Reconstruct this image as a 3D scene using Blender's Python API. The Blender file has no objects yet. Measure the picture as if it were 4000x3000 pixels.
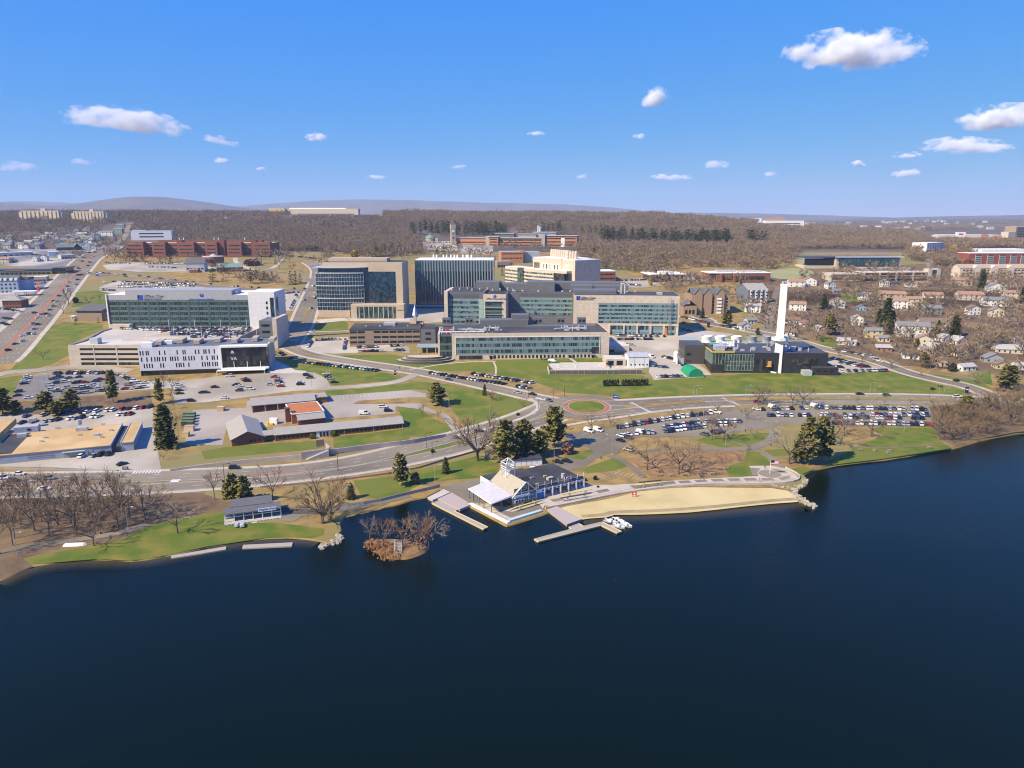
import bpy,bmesh,math,random
import numpy as np
from mathutils import Vector,Matrix
from mathutils.geometry import tessellate_polygon
random.seed(7); np.random.seed(7)
R = math.radians
sc = bpy.context.scene
COL = sc.collection
# ------------------------------------------------------------------ camera
CAM_H,PITCH,FOC = 106.0,R(12.9),2850.0
cam_d = bpy.data.cameras.new('camera'); cam = bpy.data.objects.new('camera',cam_d); COL.objects.link(cam)
cam.location = (0,0,CAM_H); cam.rotation_euler = (R(90) - PITCH,0,0)
cam_d.sensor_width = 36; cam_d.lens = 36 * FOC / 4000
cam_d.clip_start = 1; cam_d.clip_end = 90000
sc.camera = cam
# ------------------------------------------------------------------ light
SUN_EL,SUN_AZ = R(42),math.atan2(-.84,-.54)       # azimuth measured from +Y towards +X
world = bpy.data.worlds.new('World'); sc.world = world; world.use_nodes = True
wn,wl = world.node_tree.nodes,world.node_tree.links
sky = wn.new('ShaderNodeTexSky'); sky.sky_type = 'NISHITA'; sky.sun_disc = False
sky.sun_elevation = SUN_EL; sky.sun_rotation = SUN_AZ
sky.altitude = 300; sky.air_density = .5; sky.dust_density = 0; sky.ozone_density = 5
# the camera's colour response to the sky: each channel keeps the sky's own gradient,compressed
se = wn.new('ShaderNodeSeparateColor'); co = wn.new('ShaderNodeCombineColor'); wl.new(sky.outputs[0],se.inputs[0])
for ch,(pw,mu) in enumerate(((1.15,.57),(.40,.452),(-.11,.60))):
    s0 = wn.new('ShaderNodeMath'); s0.operation = 'MULTIPLY'; s0.inputs[1].default_value = .1; wl.new(se.outputs[ch],s0.inputs[0])
    s1 = wn.new('ShaderNodeMath'); s1.operation = 'POWER'; s1.inputs[1].default_value = pw; wl.new(s0.outputs[0],s1.inputs[0])
    s2 = wn.new('ShaderNodeMath'); s2.operation = 'MULTIPLY'; s2.inputs[1].default_value = mu * 9.0; wl.new(s1.outputs[0],s2.inputs[0])
    wl.new(s2.outputs[0],co.inputs[ch])
wl.new(co.outputs[0],wn['Background'].inputs['Color']); wn['Background'].inputs['Strength'].default_value = 0.1
sun_d = bpy.data.lights.new('sun','SUN'); sun_d.energy = 5.0; sun_d.angle = R(.53); sun_d.color = (1,.86,.60)
sun = bpy.data.objects.new('sun',sun_d); COL.objects.link(sun)
to_sun = Vector((math.sin(SUN_AZ) * math.cos(SUN_EL),math.cos(SUN_AZ) * math.cos(SUN_EL),math.sin(SUN_EL)))
sun.rotation_euler = to_sun.to_track_quat('Z','Y').to_euler(); sun.location = to_sun * 3000
sc.view_settings.view_transform = 'Standard'; sc.view_settings.look = 'None'
sc.view_settings.exposure = 0.6; sc.view_settings.gamma = 1
sc.render.engine = 'CYCLES'
cy = sc.cycles
cy.max_bounces = 6; cy.diffuse_bounces = 2; cy.glossy_bounces = 3; cy.transparent_max_bounces = 12; cy.transmission_bounces = 2
cy.volume_bounces = 4; cy.use_denoising = True; cy.caustics_reflective = False; cy.caustics_refractive = False
cy.sample_clamp_indirect = 6; cy.use_adaptive_sampling = True; cy.adaptive_threshold = .012
sc.render.filter_size = 1.1; cy.pixel_filter_type = 'BLACKMAN_HARRIS'; cy.filter_width = 1.1; cy.volume_step_rate = 1.0; cy.volume_max_steps = 96
# ------------------------------------------------------------------ pixels of the photograph -> points of the place
KN = [(-900,.35),(250,.4),(350,1.1),(400,5),(450,9),(490,12.5),(550,19),(700,28),(1000,50),(1100,55)]
YK = [k[0] for k in KN]
def zb(Y):
    return float(np.interp(Y,YK,[k[1] for k in KN]))
RX = [-6000,-2600,-1700,-300,450,800,1050,1500,2100,6000]
RZ = [110,112,113,113,109,86,62,52,50,50]
GAUSS = [(-6300,9000,950,1200,230),(-4650,9300,800,1300,250),(-3700,9800,900,1200,150),(-8800,13500,2500,1000,330),
         (-3600,13800,2400,800,290),(-1000,13500,2300,800,215),(1400,13800,1800,800,175),(300,11500,2600,900,120),
         (3600,12500,3000,900,110),(6200,9500,2600,900,60),(9000,9000,2500,900,80),(3500,5200,1600,700,30),(4800,6500,2500,900,42)]
def terrain(X,Y):
    X = np.asarray(X,float); Y = np.asarray(Y,float)
    b = np.interp(Y,YK,[k[1] for k in KN])
    rz = np.interp(X * 2400 / np.maximum(Y,1100),RX,RZ)
    t = np.clip((Y - 1100) / 1300,0,1); t = t * t * (3 - 2 * t)
    f = np.clip((Y - 2700) / 1500,0,1); f = f * f * (3 - 2 * f)
    z = b + (rz - 55) * t
    z = z * (1 - f) + 48 * f
    for (gx,gy,sx,sy,a) in GAUSS:
        z = z + f * a * np.exp(-((X - gx) / sx) ** 2 - ((Y - gy) / sy) ** 2)
    z = z + np.clip((Y - 1100) / 500,0,1) * 3.0 * np.sin(X / 90 + Y / 160) * np.cos(Y / 110 - X / 240)
    return z
def tz(X,Y):
    return zb(Y) if Y <= 1100 else float(terrain(X,Y))
CP,SP = math.cos(PITCH),math.sin(PITCH)
def ray(px,py):
    u = (px - 2000) / FOC; v = (1500 - py) / FOC
    dy = CP + v * SP; dz = -SP + v * CP
    return u / dy,dz / dy                      # per metre of Y
def G(px,py,lift=0.0):
    """ground point seen at a pixel of the 4000x3000 photograph"""
    a,b = ray(px,py)
    y0 = 120.0
    for y1 in YK[1:]:
        z0,z1 = zb(y0) + lift,zb(y1) + lift
        h0,h1 = CAM_H + b * y0 - z0,CAM_H + b * y1 - z1
        if h1 <= 0:
            Y = y0 + (y1 - y0) * h0 / (h0 - h1)
            return Vector((a * Y,Y,zb(Y)))
        y0 = y1
    Y = 1100.0
    while Y < 15000:
        if CAM_H + b * Y - tz(a * Y,Y) - lift <= 0:
            break
        Y += 10
    return Vector((a * Y,Y,tz(a * Y,Y)))
def W0(px,py,z=0.0):
    a,b = ray(px,py); Y = (z - CAM_H) / b
    return Vector((a * Y,Y,z))
def top_z(P,py):
    """height at which the pixel row py stands over the ground point P"""
    _,b = ray(2000,py)
    return CAM_H + b * P.y
TILE = {'A1': (0,700),'A2': (800,700),'A3': (1600,700),'A4': (2400,700),'A5': (3200,700),
        'B1': (0,1200),'B2': (800,1200),'B3': (1600,1200),'B4': (2400,1200),'B5': (3200,1200),
        'C1': (0,1700),'C2': (800,1700),'C3': (1600,1700),'C4': (2400,1600),'C5': (3200,1500)}
def T(t,x,y):
    o = TILE[t]; return (o[0] + x / 2.765,o[1] + y / 2.765)
def TL(t,*v):
    return [T(t,v[i],v[i + 1]) for i in range(0,len(v),2)]
def FL(*v):
    return [(v[i] * 1.8083,v[i + 1] * 1.8083) for i in range(0,len(v),2)]
def GT(t,x,y): return G(*T(t,x,y))
# ------------------------------------------------------------------ materials
MATS = {}
def nt(name):
    m = bpy.data.materials.new(name); m.use_nodes = True
    n = m.node_tree.nodes; return m,n,m.node_tree.links,n['Principled BSDF']
def mat(name,c,rough=.8,c2=None,scale=1.0,spec=.3,metal=0,detail=3,lo=.35,hi=.65,c3=None,s3=.02,bump=0,coord='Object',sx=None):
    """flat colour, or two colours mixed by noise, and a third in broad patches"""
    if name in MATS: return MATS[name]
    m,n,l,p = nt(name)
    p.inputs['Roughness'].default_value = rough; p.inputs['Specular IOR Level'].default_value = spec; p.inputs['Metallic'].default_value = metal
    p.inputs['Base Color'].default_value = (*c,1)
    if c2:
        tc = n.new('ShaderNodeTexCoord'); src = tc.outputs[coord]
        if sx:
            mp = n.new('ShaderNodeMapping'); mp.inputs['Scale'].default_value = sx; l.new(src,mp.inputs[0]); src = mp.outputs[0]
        no = n.new('ShaderNodeTexNoise'); no.inputs['Scale'].default_value = scale; no.inputs['Detail'].default_value = detail
        l.new(src,no.inputs['Vector'])
        r = n.new('ShaderNodeMapRange'); r.inputs[1].default_value = lo; r.inputs[2].default_value = hi; l.new(no.outputs[0],r.inputs[0])
        mx = n.new('ShaderNodeMix'); mx.data_type = 'RGBA'; mx.inputs[6].default_value = (*c,1); mx.inputs[7].default_value = (*c2,1)
        l.new(r.outputs[0],mx.inputs[0]); out = mx.outputs[2]
        if c3:
            n3 = n.new('ShaderNodeTexNoise'); n3.inputs['Scale'].default_value = s3; n3.inputs['Detail'].default_value = 5; l.new(src,n3.inputs['Vector'])
            r3 = n.new('ShaderNodeMapRange'); r3.inputs[1].default_value = .46; r3.inputs[2].default_value = .62; l.new(n3.outputs[0],r3.inputs[0])
            m3 = n.new('ShaderNodeMix'); m3.data_type = 'RGBA'; m3.inputs[7].default_value = (*c3,1); l.new(r3.outputs[0],m3.inputs[0]); l.new(out,m3.inputs[6]); out = m3.outputs[2]
        l.new(out,p.inputs['Base Color'])
        if bump:
            b = n.new('ShaderNodeBump'); b.inputs['Strength'].default_value = bump; l.new(no.outputs[0],b.inputs['Height']); l.new(b.outputs[0],p.inputs['Normal'])
    MATS[name] = m; return m
def glassmat(name,c,c2,pane=(1.5,1.5),rough=.12,ior=1.9,share=.5):
    """glazing: each pane (cells of the object's own x, y and z) a little darker or lighter, blinds drawn or not"""
    if name in MATS: return MATS[name]
    m,n,l,p = nt(name)
    tc = n.new('ShaderNodeTexCoord'); mp = n.new('ShaderNodeMapping'); mp.inputs['Scale'].default_value = (1 / pane[0],1 / pane[0],1 / pane[1])
    l.new(tc.outputs['Object'],mp.inputs[0])
    fl = n.new('ShaderNodeVectorMath'); fl.operation = 'FLOOR'; l.new(mp.outputs[0],fl.inputs[0])
    w = n.new('ShaderNodeTexWhiteNoise'); w.noise_dimensions = '3D'; l.new(fl.outputs[0],w.inputs['Vector'])
    r = n.new('ShaderNodeMapRange'); r.inputs[1].default_value = share - .15; r.inputs[2].default_value = share + .35; l.new(w.outputs['Value'],r.inputs[0])
    mx = n.new('ShaderNodeMix'); mx.data_type = 'RGBA'; mx.inputs[6].default_value = (*c,1); mx.inputs[7].default_value = (*c2,1)
    l.new(r.outputs[0],mx.inputs[0]); l.new(mx.outputs[2],p.inputs['Base Color'])
    p.inputs['Roughness'].default_value = rough; p.inputs['IOR'].default_value = ior
    MATS[name] = m; return m
def linemat(name,c,c2,axis=2,period=1.0,frac=.1,rough=.7,spec=.3,noise=.0):
    """panel joints or plank lines: thin bands of c2 across c along one axis of the object"""
    if name in MATS: return MATS[name]
    m,n,l,p = nt(name)
    tc = n.new('ShaderNodeTexCoord'); sp = n.new('ShaderNodeSeparateXYZ'); l.new(tc.outputs['Object'],sp.inputs[0])
    out = None
    axes = axis if isinstance(axis,(list,tuple)) else [axis]
    pers = period if isinstance(period,(list,tuple)) else [period]
    for a,pr in zip(axes,pers):
        d = n.new('ShaderNodeMath'); d.operation = 'DIVIDE'; l.new(sp.outputs[a],d.inputs[0]); d.inputs[1].default_value = pr
        f = n.new('ShaderNodeMath'); f.operation = 'FRACT'; l.new(d.outputs[0],f.inputs[0])
        t = n.new('ShaderNodeMath'); t.operation = 'LESS_THAN'; l.new(f.outputs[0],t.inputs[0]); t.inputs[1].default_value = frac
        if out is None: out = t.outputs[0]
        else:
            x = n.new('ShaderNodeMath'); x.operation = 'MAXIMUM'; l.new(out,x.inputs[0]); l.new(t.outputs[0],x.inputs[1]); out = x.outputs[0]
    mx = n.new('ShaderNodeMix'); mx.data_type = 'RGBA'; mx.inputs[6].default_value = (*c,1); mx.inputs[7].default_value = (*c2,1)
    l.new(out,mx.inputs[0]); col = mx.outputs[2]
    no = n.new('ShaderNodeTexNoise'); no.inputs['Scale'].default_value = .35; no.inputs['Detail'].default_value = 6; l.new(tc.outputs['Object'],no.inputs['Vector'])
    r = n.new('ShaderNodeMapRange'); r.inputs[1].default_value = .3; r.inputs[2].default_value = .7; r.inputs[3].default_value = 1 - noise - .07; r.inputs[4].default_value = 1 + noise + .05; l.new(no.outputs[0],r.inputs[0])
    vm = n.new('ShaderNodeVectorMath'); vm.operation = 'SCALE'; l.new(col,vm.inputs[0]); l.new(r.outputs[0],vm.inputs['Scale'])
    l.new(vm.outputs[0],p.inputs['Base Color'])
    p.inputs['Roughness'].default_value = rough; p.inputs['Specular IOR Level'].default_value = spec
    MATS[name] = m; return m
# ------------------------------------------------------------------ mesh builder
class MB:
    def __init__(s): s.v = []; s.f = []; s.m = []; s.cur = 0
    def quad(s,*p):
        i = len(s.v); s.v += [tuple(q) for q in p]; s.f.append(tuple(range(i,i + len(p)))); s.m.append(s.cur); return s
    def box(s,x0,x1,y0,y1,z0,z1):
        i = len(s.v)
        s.v += [(x0,y0,z0),(x1,y0,z0),(x1,y1,z0),(x0,y1,z0),(x0,y0,z1),(x1,y0,z1),(x1,y1,z1),(x0,y1,z1)]
        for q in ((0,3,2,1),(4,5,6,7),(0,1,5,4),(1,2,6,5),(2,3,7,6),(3,0,4,7)):
            s.f.append(tuple(i + k for k in q)); s.m.append(s.cur)
        return s
    def prism(s,poly,z0,z1):
        """poly counter-clockwise in x, y; z1 may be a list"""
        n = len(poly); i = len(s.v)
        zz = z1 if isinstance(z1,(list,tuple)) else [z1] * n
        s.v += [(p[0],p[1],z0) for p in poly] + [(p[0],p[1],zz[k]) for k,p in enumerate(poly)]
        for k in range(n):
            j = (k + 1) % n; s.f.append((i + k,i + j,i + n + j,i + n + k)); s.m.append(s.cur)
        s.f.append(tuple(i + n + k for k in range(n))); s.m.append(s.cur)
        s.f.append(tuple(i + k for k in reversed(range(n)))); s.m.append(s.cur)
        return s
    def gable(s,x0,x1,y0,y1,z0,h,axis='x',over=.4,th=.25):
        """gable roof slab pair; ridge along axis"""
        if axis == 'x':
            ym = (y0 + y1) / 2; sl = h / ((y1 - y0) / 2); zo = z0 - over * sl
            for (ya,yb,flip) in ((y0 - over,ym,0),(y1 + over,ym,1)):
                a,b = (x0 - over,x1 + over)
                s._slab([(a,ya,zo),(b,ya,zo),(b,yb,z0 + h),(a,yb,z0 + h)],th,flip)
        else:
            xm = (x0 + x1) / 2; sl = h / ((x1 - x0) / 2); zo = z0 - over * sl
            for (xa,flip) in ((x0 - over,1),(x1 + over,0)):
                a,b = (y0 - over,y1 + over)
                s._slab([(xa,a,zo),(xa,b,zo),(xm,b,z0 + h),(xm,a,z0 + h)],th,flip)
        return s
    def _slab(s,q,th,flip):
        if flip: q = q[::-1]
        t = [(a,b,c + th) for a,b,c in q]; i = len(s.v); s.v += q + t
        for k in ((3,2,1,0),(4,5,6,7),(0,1,5,4),(1,2,6,5),(2,3,7,6),(3,0,4,7)):
            s.f.append(tuple(i + j for j in k)); s.m.append(s.cur)
    def gwall(s,x0,x1,y0,y1,z0,z1,h,axis='x'):
        """house wall body with gable ends"""
        i = len(s.v)
        if axis == 'x':
            ym = (y0 + y1) / 2
            s.v += [(x0,y0,z0),(x1,y0,z0),(x1,y1,z0),(x0,y1,z0),(x0,y0,z1),(x1,y0,z1),(x1,y1,z1),(x0,y1,z1),(x0,ym,z1 + h),(x1,ym,z1 + h)]
            F = ((0,1,5,4),(2,3,7,6),(1,2,6,9,5),(3,0,4,8,7),(4,5,9,8),(6,7,8,9))
        else:
            xm = (x0 + x1) / 2
            s.v += [(x0,y0,z0),(x1,y0,z0),(x1,y1,z0),(x0,y1,z0),(x0,y0,z1),(x1,y0,z1),(x1,y1,z1),(x0,y1,z1),(xm,y0,z1 + h),(xm,y1,z1 + h)]
            F = ((1,2,6,5),(3,0,4,7),(0,1,5,8,4),(2,3,7,9,6),(5,6,9,8),(7,4,8,9))
        for k in F: s.f.append(tuple(i + j for j in k)); s.m.append(s.cur)
        return s
    def hip(s,x0,x1,y0,y1,z0,h,over=.4):
        x0 -= over; x1 += over; y0 -= over; y1 += over; i = len(s.v)
        d = min((y1 - y0) / 2,(x1 - x0) / 2)
        if x1 - x0 >= y1 - y0: r = [(x0 + d,(y0 + y1) / 2),(x1 - d,(y0 + y1) / 2)]
        else: r = [((x0 + x1) / 2,y0 + d),((x0 + x1) / 2,y1 - d)]
        s.v += [(x0,y0,z0),(x1,y0,z0),(x1,y1,z0),(x0,y1,z0),(*r[0],z0 + h),(*r[1],z0 + h)]
        F = ((0,1,5,4),(1,2,5),(2,3,4,5),(3,0,4)) if x1 - x0 >= y1 - y0 else ((0,1,4),(1,2,5,4),(2,3,5),(3,0,4,5))
        for k in F + ((3,2,1,0),): s.f.append(tuple(i + j for j in k)); s.m.append(s.cur)
        return s
    def cyl(s,cx,cy,z0,z1,r0,r1=None,n=16,cap=True):
        r1 = r0 if r1 is None else r1; i = len(s.v)
        for z,r in ((z0,r0),(z1,r1)):
            s.v += [(cx + r * math.cos(2 * math.pi * k / n),cy + r * math.sin(2 * math.pi * k / n),z) for k in range(n)]
        for k in range(n):
            j = (k + 1) % n; s.f.append((i + k,i + j,i + n + j,i + n + k)); s.m.append(s.cur)
        if cap:
            s.f.append(tuple(i + n + k for k in range(n))); s.m.append(s.cur)
            s.f.append(tuple(i + k for k in reversed(range(n)))); s.m.append(s.cur)
        return s
    def lathe(s,cx,cy,prof,n=16):
        for (r0,z0),(r1,z1) in zip(prof[:-1],prof[1:]): s.cyl(cx,cy,z0,z1,r0,r1,n,cap=False)
        return s
    def bar(s,a,b,r,n=4,r1=None):
        a,b = Vector(a),Vector(b); d = b - a
        if d.length < 1e-6: return s
        q = d.to_track_quat('Z','Y'); i = len(s.v); r1 = r if r1 is None else r1
        for p,rr in ((a,r),(b,r1)):
            s.v += [tuple(p + q @ Vector((rr * math.cos(2 * math.pi * (k + .5) / n),rr * math.sin(2 * math.pi * (k + .5) / n),0))) for k in range(n)]
        for k in range(n):
            j = (k + 1) % n; s.f.append((i + k,i + j,i + n + j,i + n + k)); s.m.append(s.cur)
        s.f.append(tuple(i + n + k for k in range(n))); s.m.append(s.cur); s.f.append(tuple(i + k for k in reversed(range(n)))); s.m.append(s.cur)
        return s
    def tube(s,pts,r,n=6):
        for a,b in zip(pts[:-1],pts[1:]): s.bar(a,b,r,n)
        return s
    def mesh(s,name,mats):
        me = bpy.data.meshes.new(name); me.from_pydata(s.v,[],s.f)
        for m in (mats if isinstance(mats,(list,tuple)) else [mats]): me.materials.append(m)
        if any(s.m): me.polygons.foreach_set('material_index',s.m)
        me.update(); return me
    def build(s,name,mats,parent=None,smooth=False):
        me = s.mesh(name,mats)
        if smooth: me.polygons.foreach_set('use_smooth',[True] * len(me.polygons))
        o = bpy.data.objects.new(name,me); COL.objects.link(o)
        if parent: o.parent = parent
        return o
def tag(o,label=None,cat=None,group=None,kind=None):
    if label: o['label'] = label
    if cat: o['category'] = cat
    if group: o['group'] = group
    if kind: o['kind'] = kind
    return o
def thing(name,label,cat,loc=(0,0,0),rz=0,group=None):
    o = bpy.data.objects.new(name,None); COL.objects.link(o); o.location = loc; o.rotation_euler = (0,0,rz); o.empty_display_size = .5
    return tag(o,label,cat,group)
def dup(root,loc,rz=0,label=None,group=None,scale=None):
    r = root.copy(); COL.objects.link(r); r.location = loc; r.rotation_euler = (0,0,rz)
    if scale: r.scale = scale
    if label: r['label'] = label
    if group: r['group'] = group
    for ch in KIDS.get(root.name,[]):
        c = ch.copy(); COL.objects.link(c); c.parent = r
    return r
KIDS = {}
# ------------------------------------------------------------------ sheets that lie on the ground
def clipY(poly,y0,y1):
    for sgn,lim in ((1,y0),(-1,y1)):
        out = []
        for a,b in zip(poly,poly[1:] + poly[:1]):
            da,db = sgn * (a[1] - lim),sgn * (b[1] - lim)
            if da >= 0: out.append(a)
            if (da > 0 and db < 0) or (da < 0 and db > 0):
                t = da / (da - db); out.append((a[0] + (b[0] - a[0]) * t,lim))
        poly = out
        if len(poly) < 3: return []
    return poly
BANDS = list(zip(YK[:-1],YK[1:]))
FARB = [(1100 + 20 * k,1120 + 20 * k) for k in range(80)]
def drape(mb,poly,lift):
    ys = [p[1] for p in poly]
    for (a,b) in BANDS + FARB:
        if b <= min(ys) or a >= max(ys): continue
        q = clipY(poly,a,b)
        if len(q) >= 3:
            mb.quad(*[(p[0],p[1],tz(*p) + lift + (.25 if p[1] > 1100 else 0)) for p in q])
LIFT = [0.02]
def nextlift():
    LIFT[0] += .006; return LIFT[0]
def tris(poly):
    vs = [Vector((p[0],p[1],0)) for p in poly]
    out = []
    for t in tessellate_polygon([vs]):
        q = [(vs[i].x,vs[i].y) for i in t]
        ar = (q[1][0] - q[0][0]) * (q[2][1] - q[0][1]) - (q[2][0] - q[0][0]) * (q[1][1] - q[0][1])
        if abs(ar) > 1e-6: out.append(q if ar > 0 else q[::-1])
    return out
def smooth_closed(pts,it=2):
    for _ in range(it):
        o = []
        for a,b in zip(pts,pts[1:] + pts[:1]):
            o += [(a[0] * .75 + b[0] * .25,a[1] * .75 + b[1] * .25),(a[0] * .25 + b[0] * .75,a[1] * .25 + b[1] * .75)]
        pts = o
    return pts
def smooth_open(pts,it=2):
    for _ in range(it):
        o = [pts[0]]
        for a,b in zip(pts,pts[1:]):
            o += [(a[0] * .75 + b[0] * .25,a[1] * .75 + b[1] * .25),(a[0] * .25 + b[0] * .75,a[1] * .25 + b[1] * .75)]
        pts = o + [pts[-1]]
    return pts
def g2(pxs): return [(lambda p: (p.x,p.y))(G(*p)) for p in pxs]
def patch(name,pxs,m,smooth=0,kind='structure',extra=None,lift=None,label=None):
    """one sheet of ground from one or several outlines (pixels)"""
    mb = MB(); L = lift if lift is not None else nextlift()
    outs = pxs if isinstance(pxs[0],list) else [pxs]
    for o in outs:
        p = g2(o)
        if smooth: p = smooth_closed(p,smooth)
        for t in tris(p): drape(mb,t,L)
    ob = mb.build(name,m); ob['kind'] = kind
    return ob
def offset_line(pts,d):
    out = []
    for i,p in enumerate(pts):
        a = pts[max(i - 1,0)]; b = pts[min(i + 1,len(pts) - 1)]
        dx,dy = b[0] - a[0],b[1] - a[1]; L = math.hypot(dx,dy) or 1
        dd = d[i] if isinstance(d,(list,tuple)) else d
        out.append((p[0] - dy / L * dd,p[1] + dx / L * dd))
    return out
def strip(mb,pts,w0,w1,lift):
    a,b = offset_line(pts,w0),offset_line(pts,w1)
    for i in range(len(pts) - 1):
        q = [a[i],b[i],b[i + 1],a[i + 1]]
        ar = sum(q[k][0] * q[(k + 1) % 4][1] - q[(k + 1) % 4][0] * q[k][1] for k in range(4))
        if ar < 0: q = q[::-1]
        drape(mb,q,lift)
def line(pxs,it=2): return smooth_open(g2(pxs),it)
def road(name,pxs,w,m,kind='structure',it=2,lift=None):
    pts = pxs if isinstance(pxs[0],tuple) and pxs is LASTW[0] else line(pxs,it)
    mb = MB(); strip(mb,pts,-w / 2,w / 2,lift or nextlift())
    ob = mb.build(name,m); ob['kind'] = kind
    return pts
LASTW = [None]
def resample(pts,step):
    out = [pts[0]]; acc = 0
    for a,b in zip(pts,pts[1:]):
        L = math.hypot(b[0] - a[0],b[1] - a[1]); d = step - acc
        while d <= L:
            t = d / L; out.append((a[0] + (b[0] - a[0]) * t,a[1] + (b[1] - a[1]) * t)); d += step
        acc = (acc + L) % step if L else acc
    return out
# ================================================================== the setting
M_dry = mat('dry_grass',(.345,.225,.07),.95,(.205,.135,.05),.14,c3=(.215,.185,.065),s3=.012,detail=8,coord='Object')
M_lawn = mat('lawn',(.085,.128,.010),.95,(.205,.17,.03),.11,c3=(.135,.152,.02),s3=.02,detail=10,lo=.42,hi=.68)
M_pale = mat('pale_meadow',(.26,.27,.11),.95,(.31,.29,.14),.03)
M_litter = mat('leaf_litter',(.17,.11,.06),.95,(.105,.07,.042),.25,c3=(.21,.14,.065),s3=.03,detail=8)
M_orange = mat('fallen_leaves',(.32,.185,.075),.95,(.20,.12,.055),.3,detail=8)
M_asph = mat('asphalt',(.205,.17,.118),.85,(.155,.128,.088),.06,c3=(.25,.21,.15),s3=.012,detail=8)
M_asphd = mat('dark_asphalt',(.17,.15,.135),.85,(.21,.19,.17),.05,c3=(.42,.385,.34),s3=.02,detail=7)
M_lot = mat('bleached_asphalt',(.48,.42,.33),.85,(.37,.325,.255),.05,c3=(.27,.235,.18),s3=.014,detail=8)
M_tanlot = mat('tan_asphalt',(.33,.285,.235),.85,(.28,.24,.195),.07,c3=(.38,.33,.27),s3=.02,detail=8)
M_conc = mat('concrete',(.52,.47,.40),.85,(.45,.40,.34),.15,detail=6)
M_walk = mat('pavement_concrete',(.50,.43,.34),.85,(.42,.36,.28),.2,detail=6)
M_brickpave = mat('brick_paving',(.36,.165,.095),.85,(.29,.13,.075),1.5)
M_sand = mat('sand',(.56,.445,.21),.95,(.48,.375,.17),.12,c3=(.60,.48,.24),s3=.03,detail=10)
M_mark = mat('road_paint',(.74,.72,.67),.7,(.55,.53,.5),.8)
M_yellow = mat('yellow_paint',(.62,.40,.08),.7)
M_kerb = mat('kerb_stone',(.45,.41,.35),.85)
# water
m,n,l,p = nt('lake_water'); M_water = m
p.inputs['Base Color'].default_value = (.0016,.0055,.0012,1); p.inputs['Roughness'].default_value = .06; p.inputs['IOR'].default_value = 1.21
tc = n.new('ShaderNodeTexCoord'); mp = n.new('ShaderNodeMapping'); mp.inputs['Scale'].default_value = (1.0,1.7,1); mp.inputs['Rotation'].default_value = (0,0,.35)
l.new(tc.outputs['Object'],mp.inputs[0])
n1 = n.new('ShaderNodeTexNoise'); n1.inputs['Scale'].default_value = .8; n1.inputs['Detail'].default_value = 5; n1.inputs['Roughness'].default_value = .55; l.new(mp.outputs[0],n1.inputs['Vector'])
n2 = n.new('ShaderNodeTexNoise'); n2.inputs['Scale'].default_value = .011; n2.inputs['Detail'].default_value = 4; l.new(mp.outputs[0],n2.inputs['Vector'])
r2 = n.new('ShaderNodeMapRange'); r2.inputs[1].default_value = .35; r2.inputs[2].default_value = .7; r2.inputs[3].default_value = .25; r2.inputs[4].default_value = .55; l.new(n2.outputs[0],r2.inputs[0])
bp = n.new('ShaderNodeBump'); bp.inputs['Distance'].default_value = .28; l.new(r2.outputs[0],bp.inputs['Strength']); l.new(n1.outputs[0],bp.inputs['Height']); l.new(bp.outputs[0],p.inputs['Normal'])
MB().quad((-2600,-500,0),(2600,-500,0),(2600,760,0),(-2600,760,0)).build('lake_water',M_water)['kind'] = 'structure'
SHORE = TL('C1',0,1590,150,1520,350,1420,560,1385,800,1352,1050,1345,1250,1350,1430,1365,1600,1345,1750,1315,1850,1300) + \
    TL('C2',0,1215,200,1185,400,1150,650,1120,900,1110,1100,1125,1230,1145,1320,1165,1290,1195,1380,1185,1450,1125,1430,1080,1475,1040,1455,960,1500,890,1700,845,1900,798,2100,748,2212,710) + \
    TL('C3',190,672,330,600,440,625,640,770,1050,990,1440,865,1530,835,1700,880,1860,918,1950,905,2120,895) + \
    TL('C4',0,1140,210,1140,500,1130,800,1115,1100,1085,1400,1050,1700,1020,1990,1000,2060,1010,2080,1000,2030,955,1930,925,1935,870,2060,825,2062,745,2030,712,2150,652) + \
    TL('C5',0,920,200,878,500,842,700,822,950,782,1200,738,1400,708,1500,682,1700,622,1900,577,2100,542,2212,528)
shore = [(p.x,p.y) for p in (W0(*q) for q in SHORE)]
edge = [(-2500,40),(-500,105)] + shore + [(600,430),(2500,560)]
# sandy shallows: a thin sheet over the bed,brown at the beach,gone a few metres out
def shallows(name,pts,wd,seg=4):
    x = MB(); al = []; n_ = len(pts); rows = [offset_line(pts,-wd * k / seg) for k in range(seg + 1)]
    for k,r in enumerate(rows): x.v += [(a,b,.02) for a,b in r]; al += [(1 - k / seg) ** 1.5] * n_
    for k in range(seg):
        for i in range(n_ - 1): x.f.append((k * n_ + i,(k + 1) * n_ + i,(k + 1) * n_ + i + 1,k * n_ + i + 1)); x.m.append(0)
    m = bpy.data.materials.get('shallow_water') or M_water.copy(); m.name = 'shallow_water'; nn,ll = m.node_tree.nodes,m.node_tree.links
    if 'shallow_depth' not in [q.name for q in nn]:
        at = nn.new('ShaderNodeAttribute'); at.name = 'shallow_depth'; at.attribute_name = 'shallow'; mx = nn.new('ShaderNodeMix'); mx.data_type = 'RGBA'; mx.inputs[6].default_value = (.0016,.0055,.0012,1); mx.inputs[7].default_value = (.07,.055,.025,1); ll.new(at.outputs['Fac'],mx.inputs[0]); ll.new(mx.outputs[2],nn['Principled BSDF'].inputs['Base Color'])
    o = x.build(name,m); at = o.data.attributes.new('shallow','FLOAT','POINT'); at.data.foreach_set('value',np.array(al,dtype=np.float32)); o['kind'] = 'structure'
landp = edge + [(2500,1100),(-2500,1100)]
mb = MB()
for t in tris(landp): drape(mb,t,0)
sk = offset_line(edge,-1.6)
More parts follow.
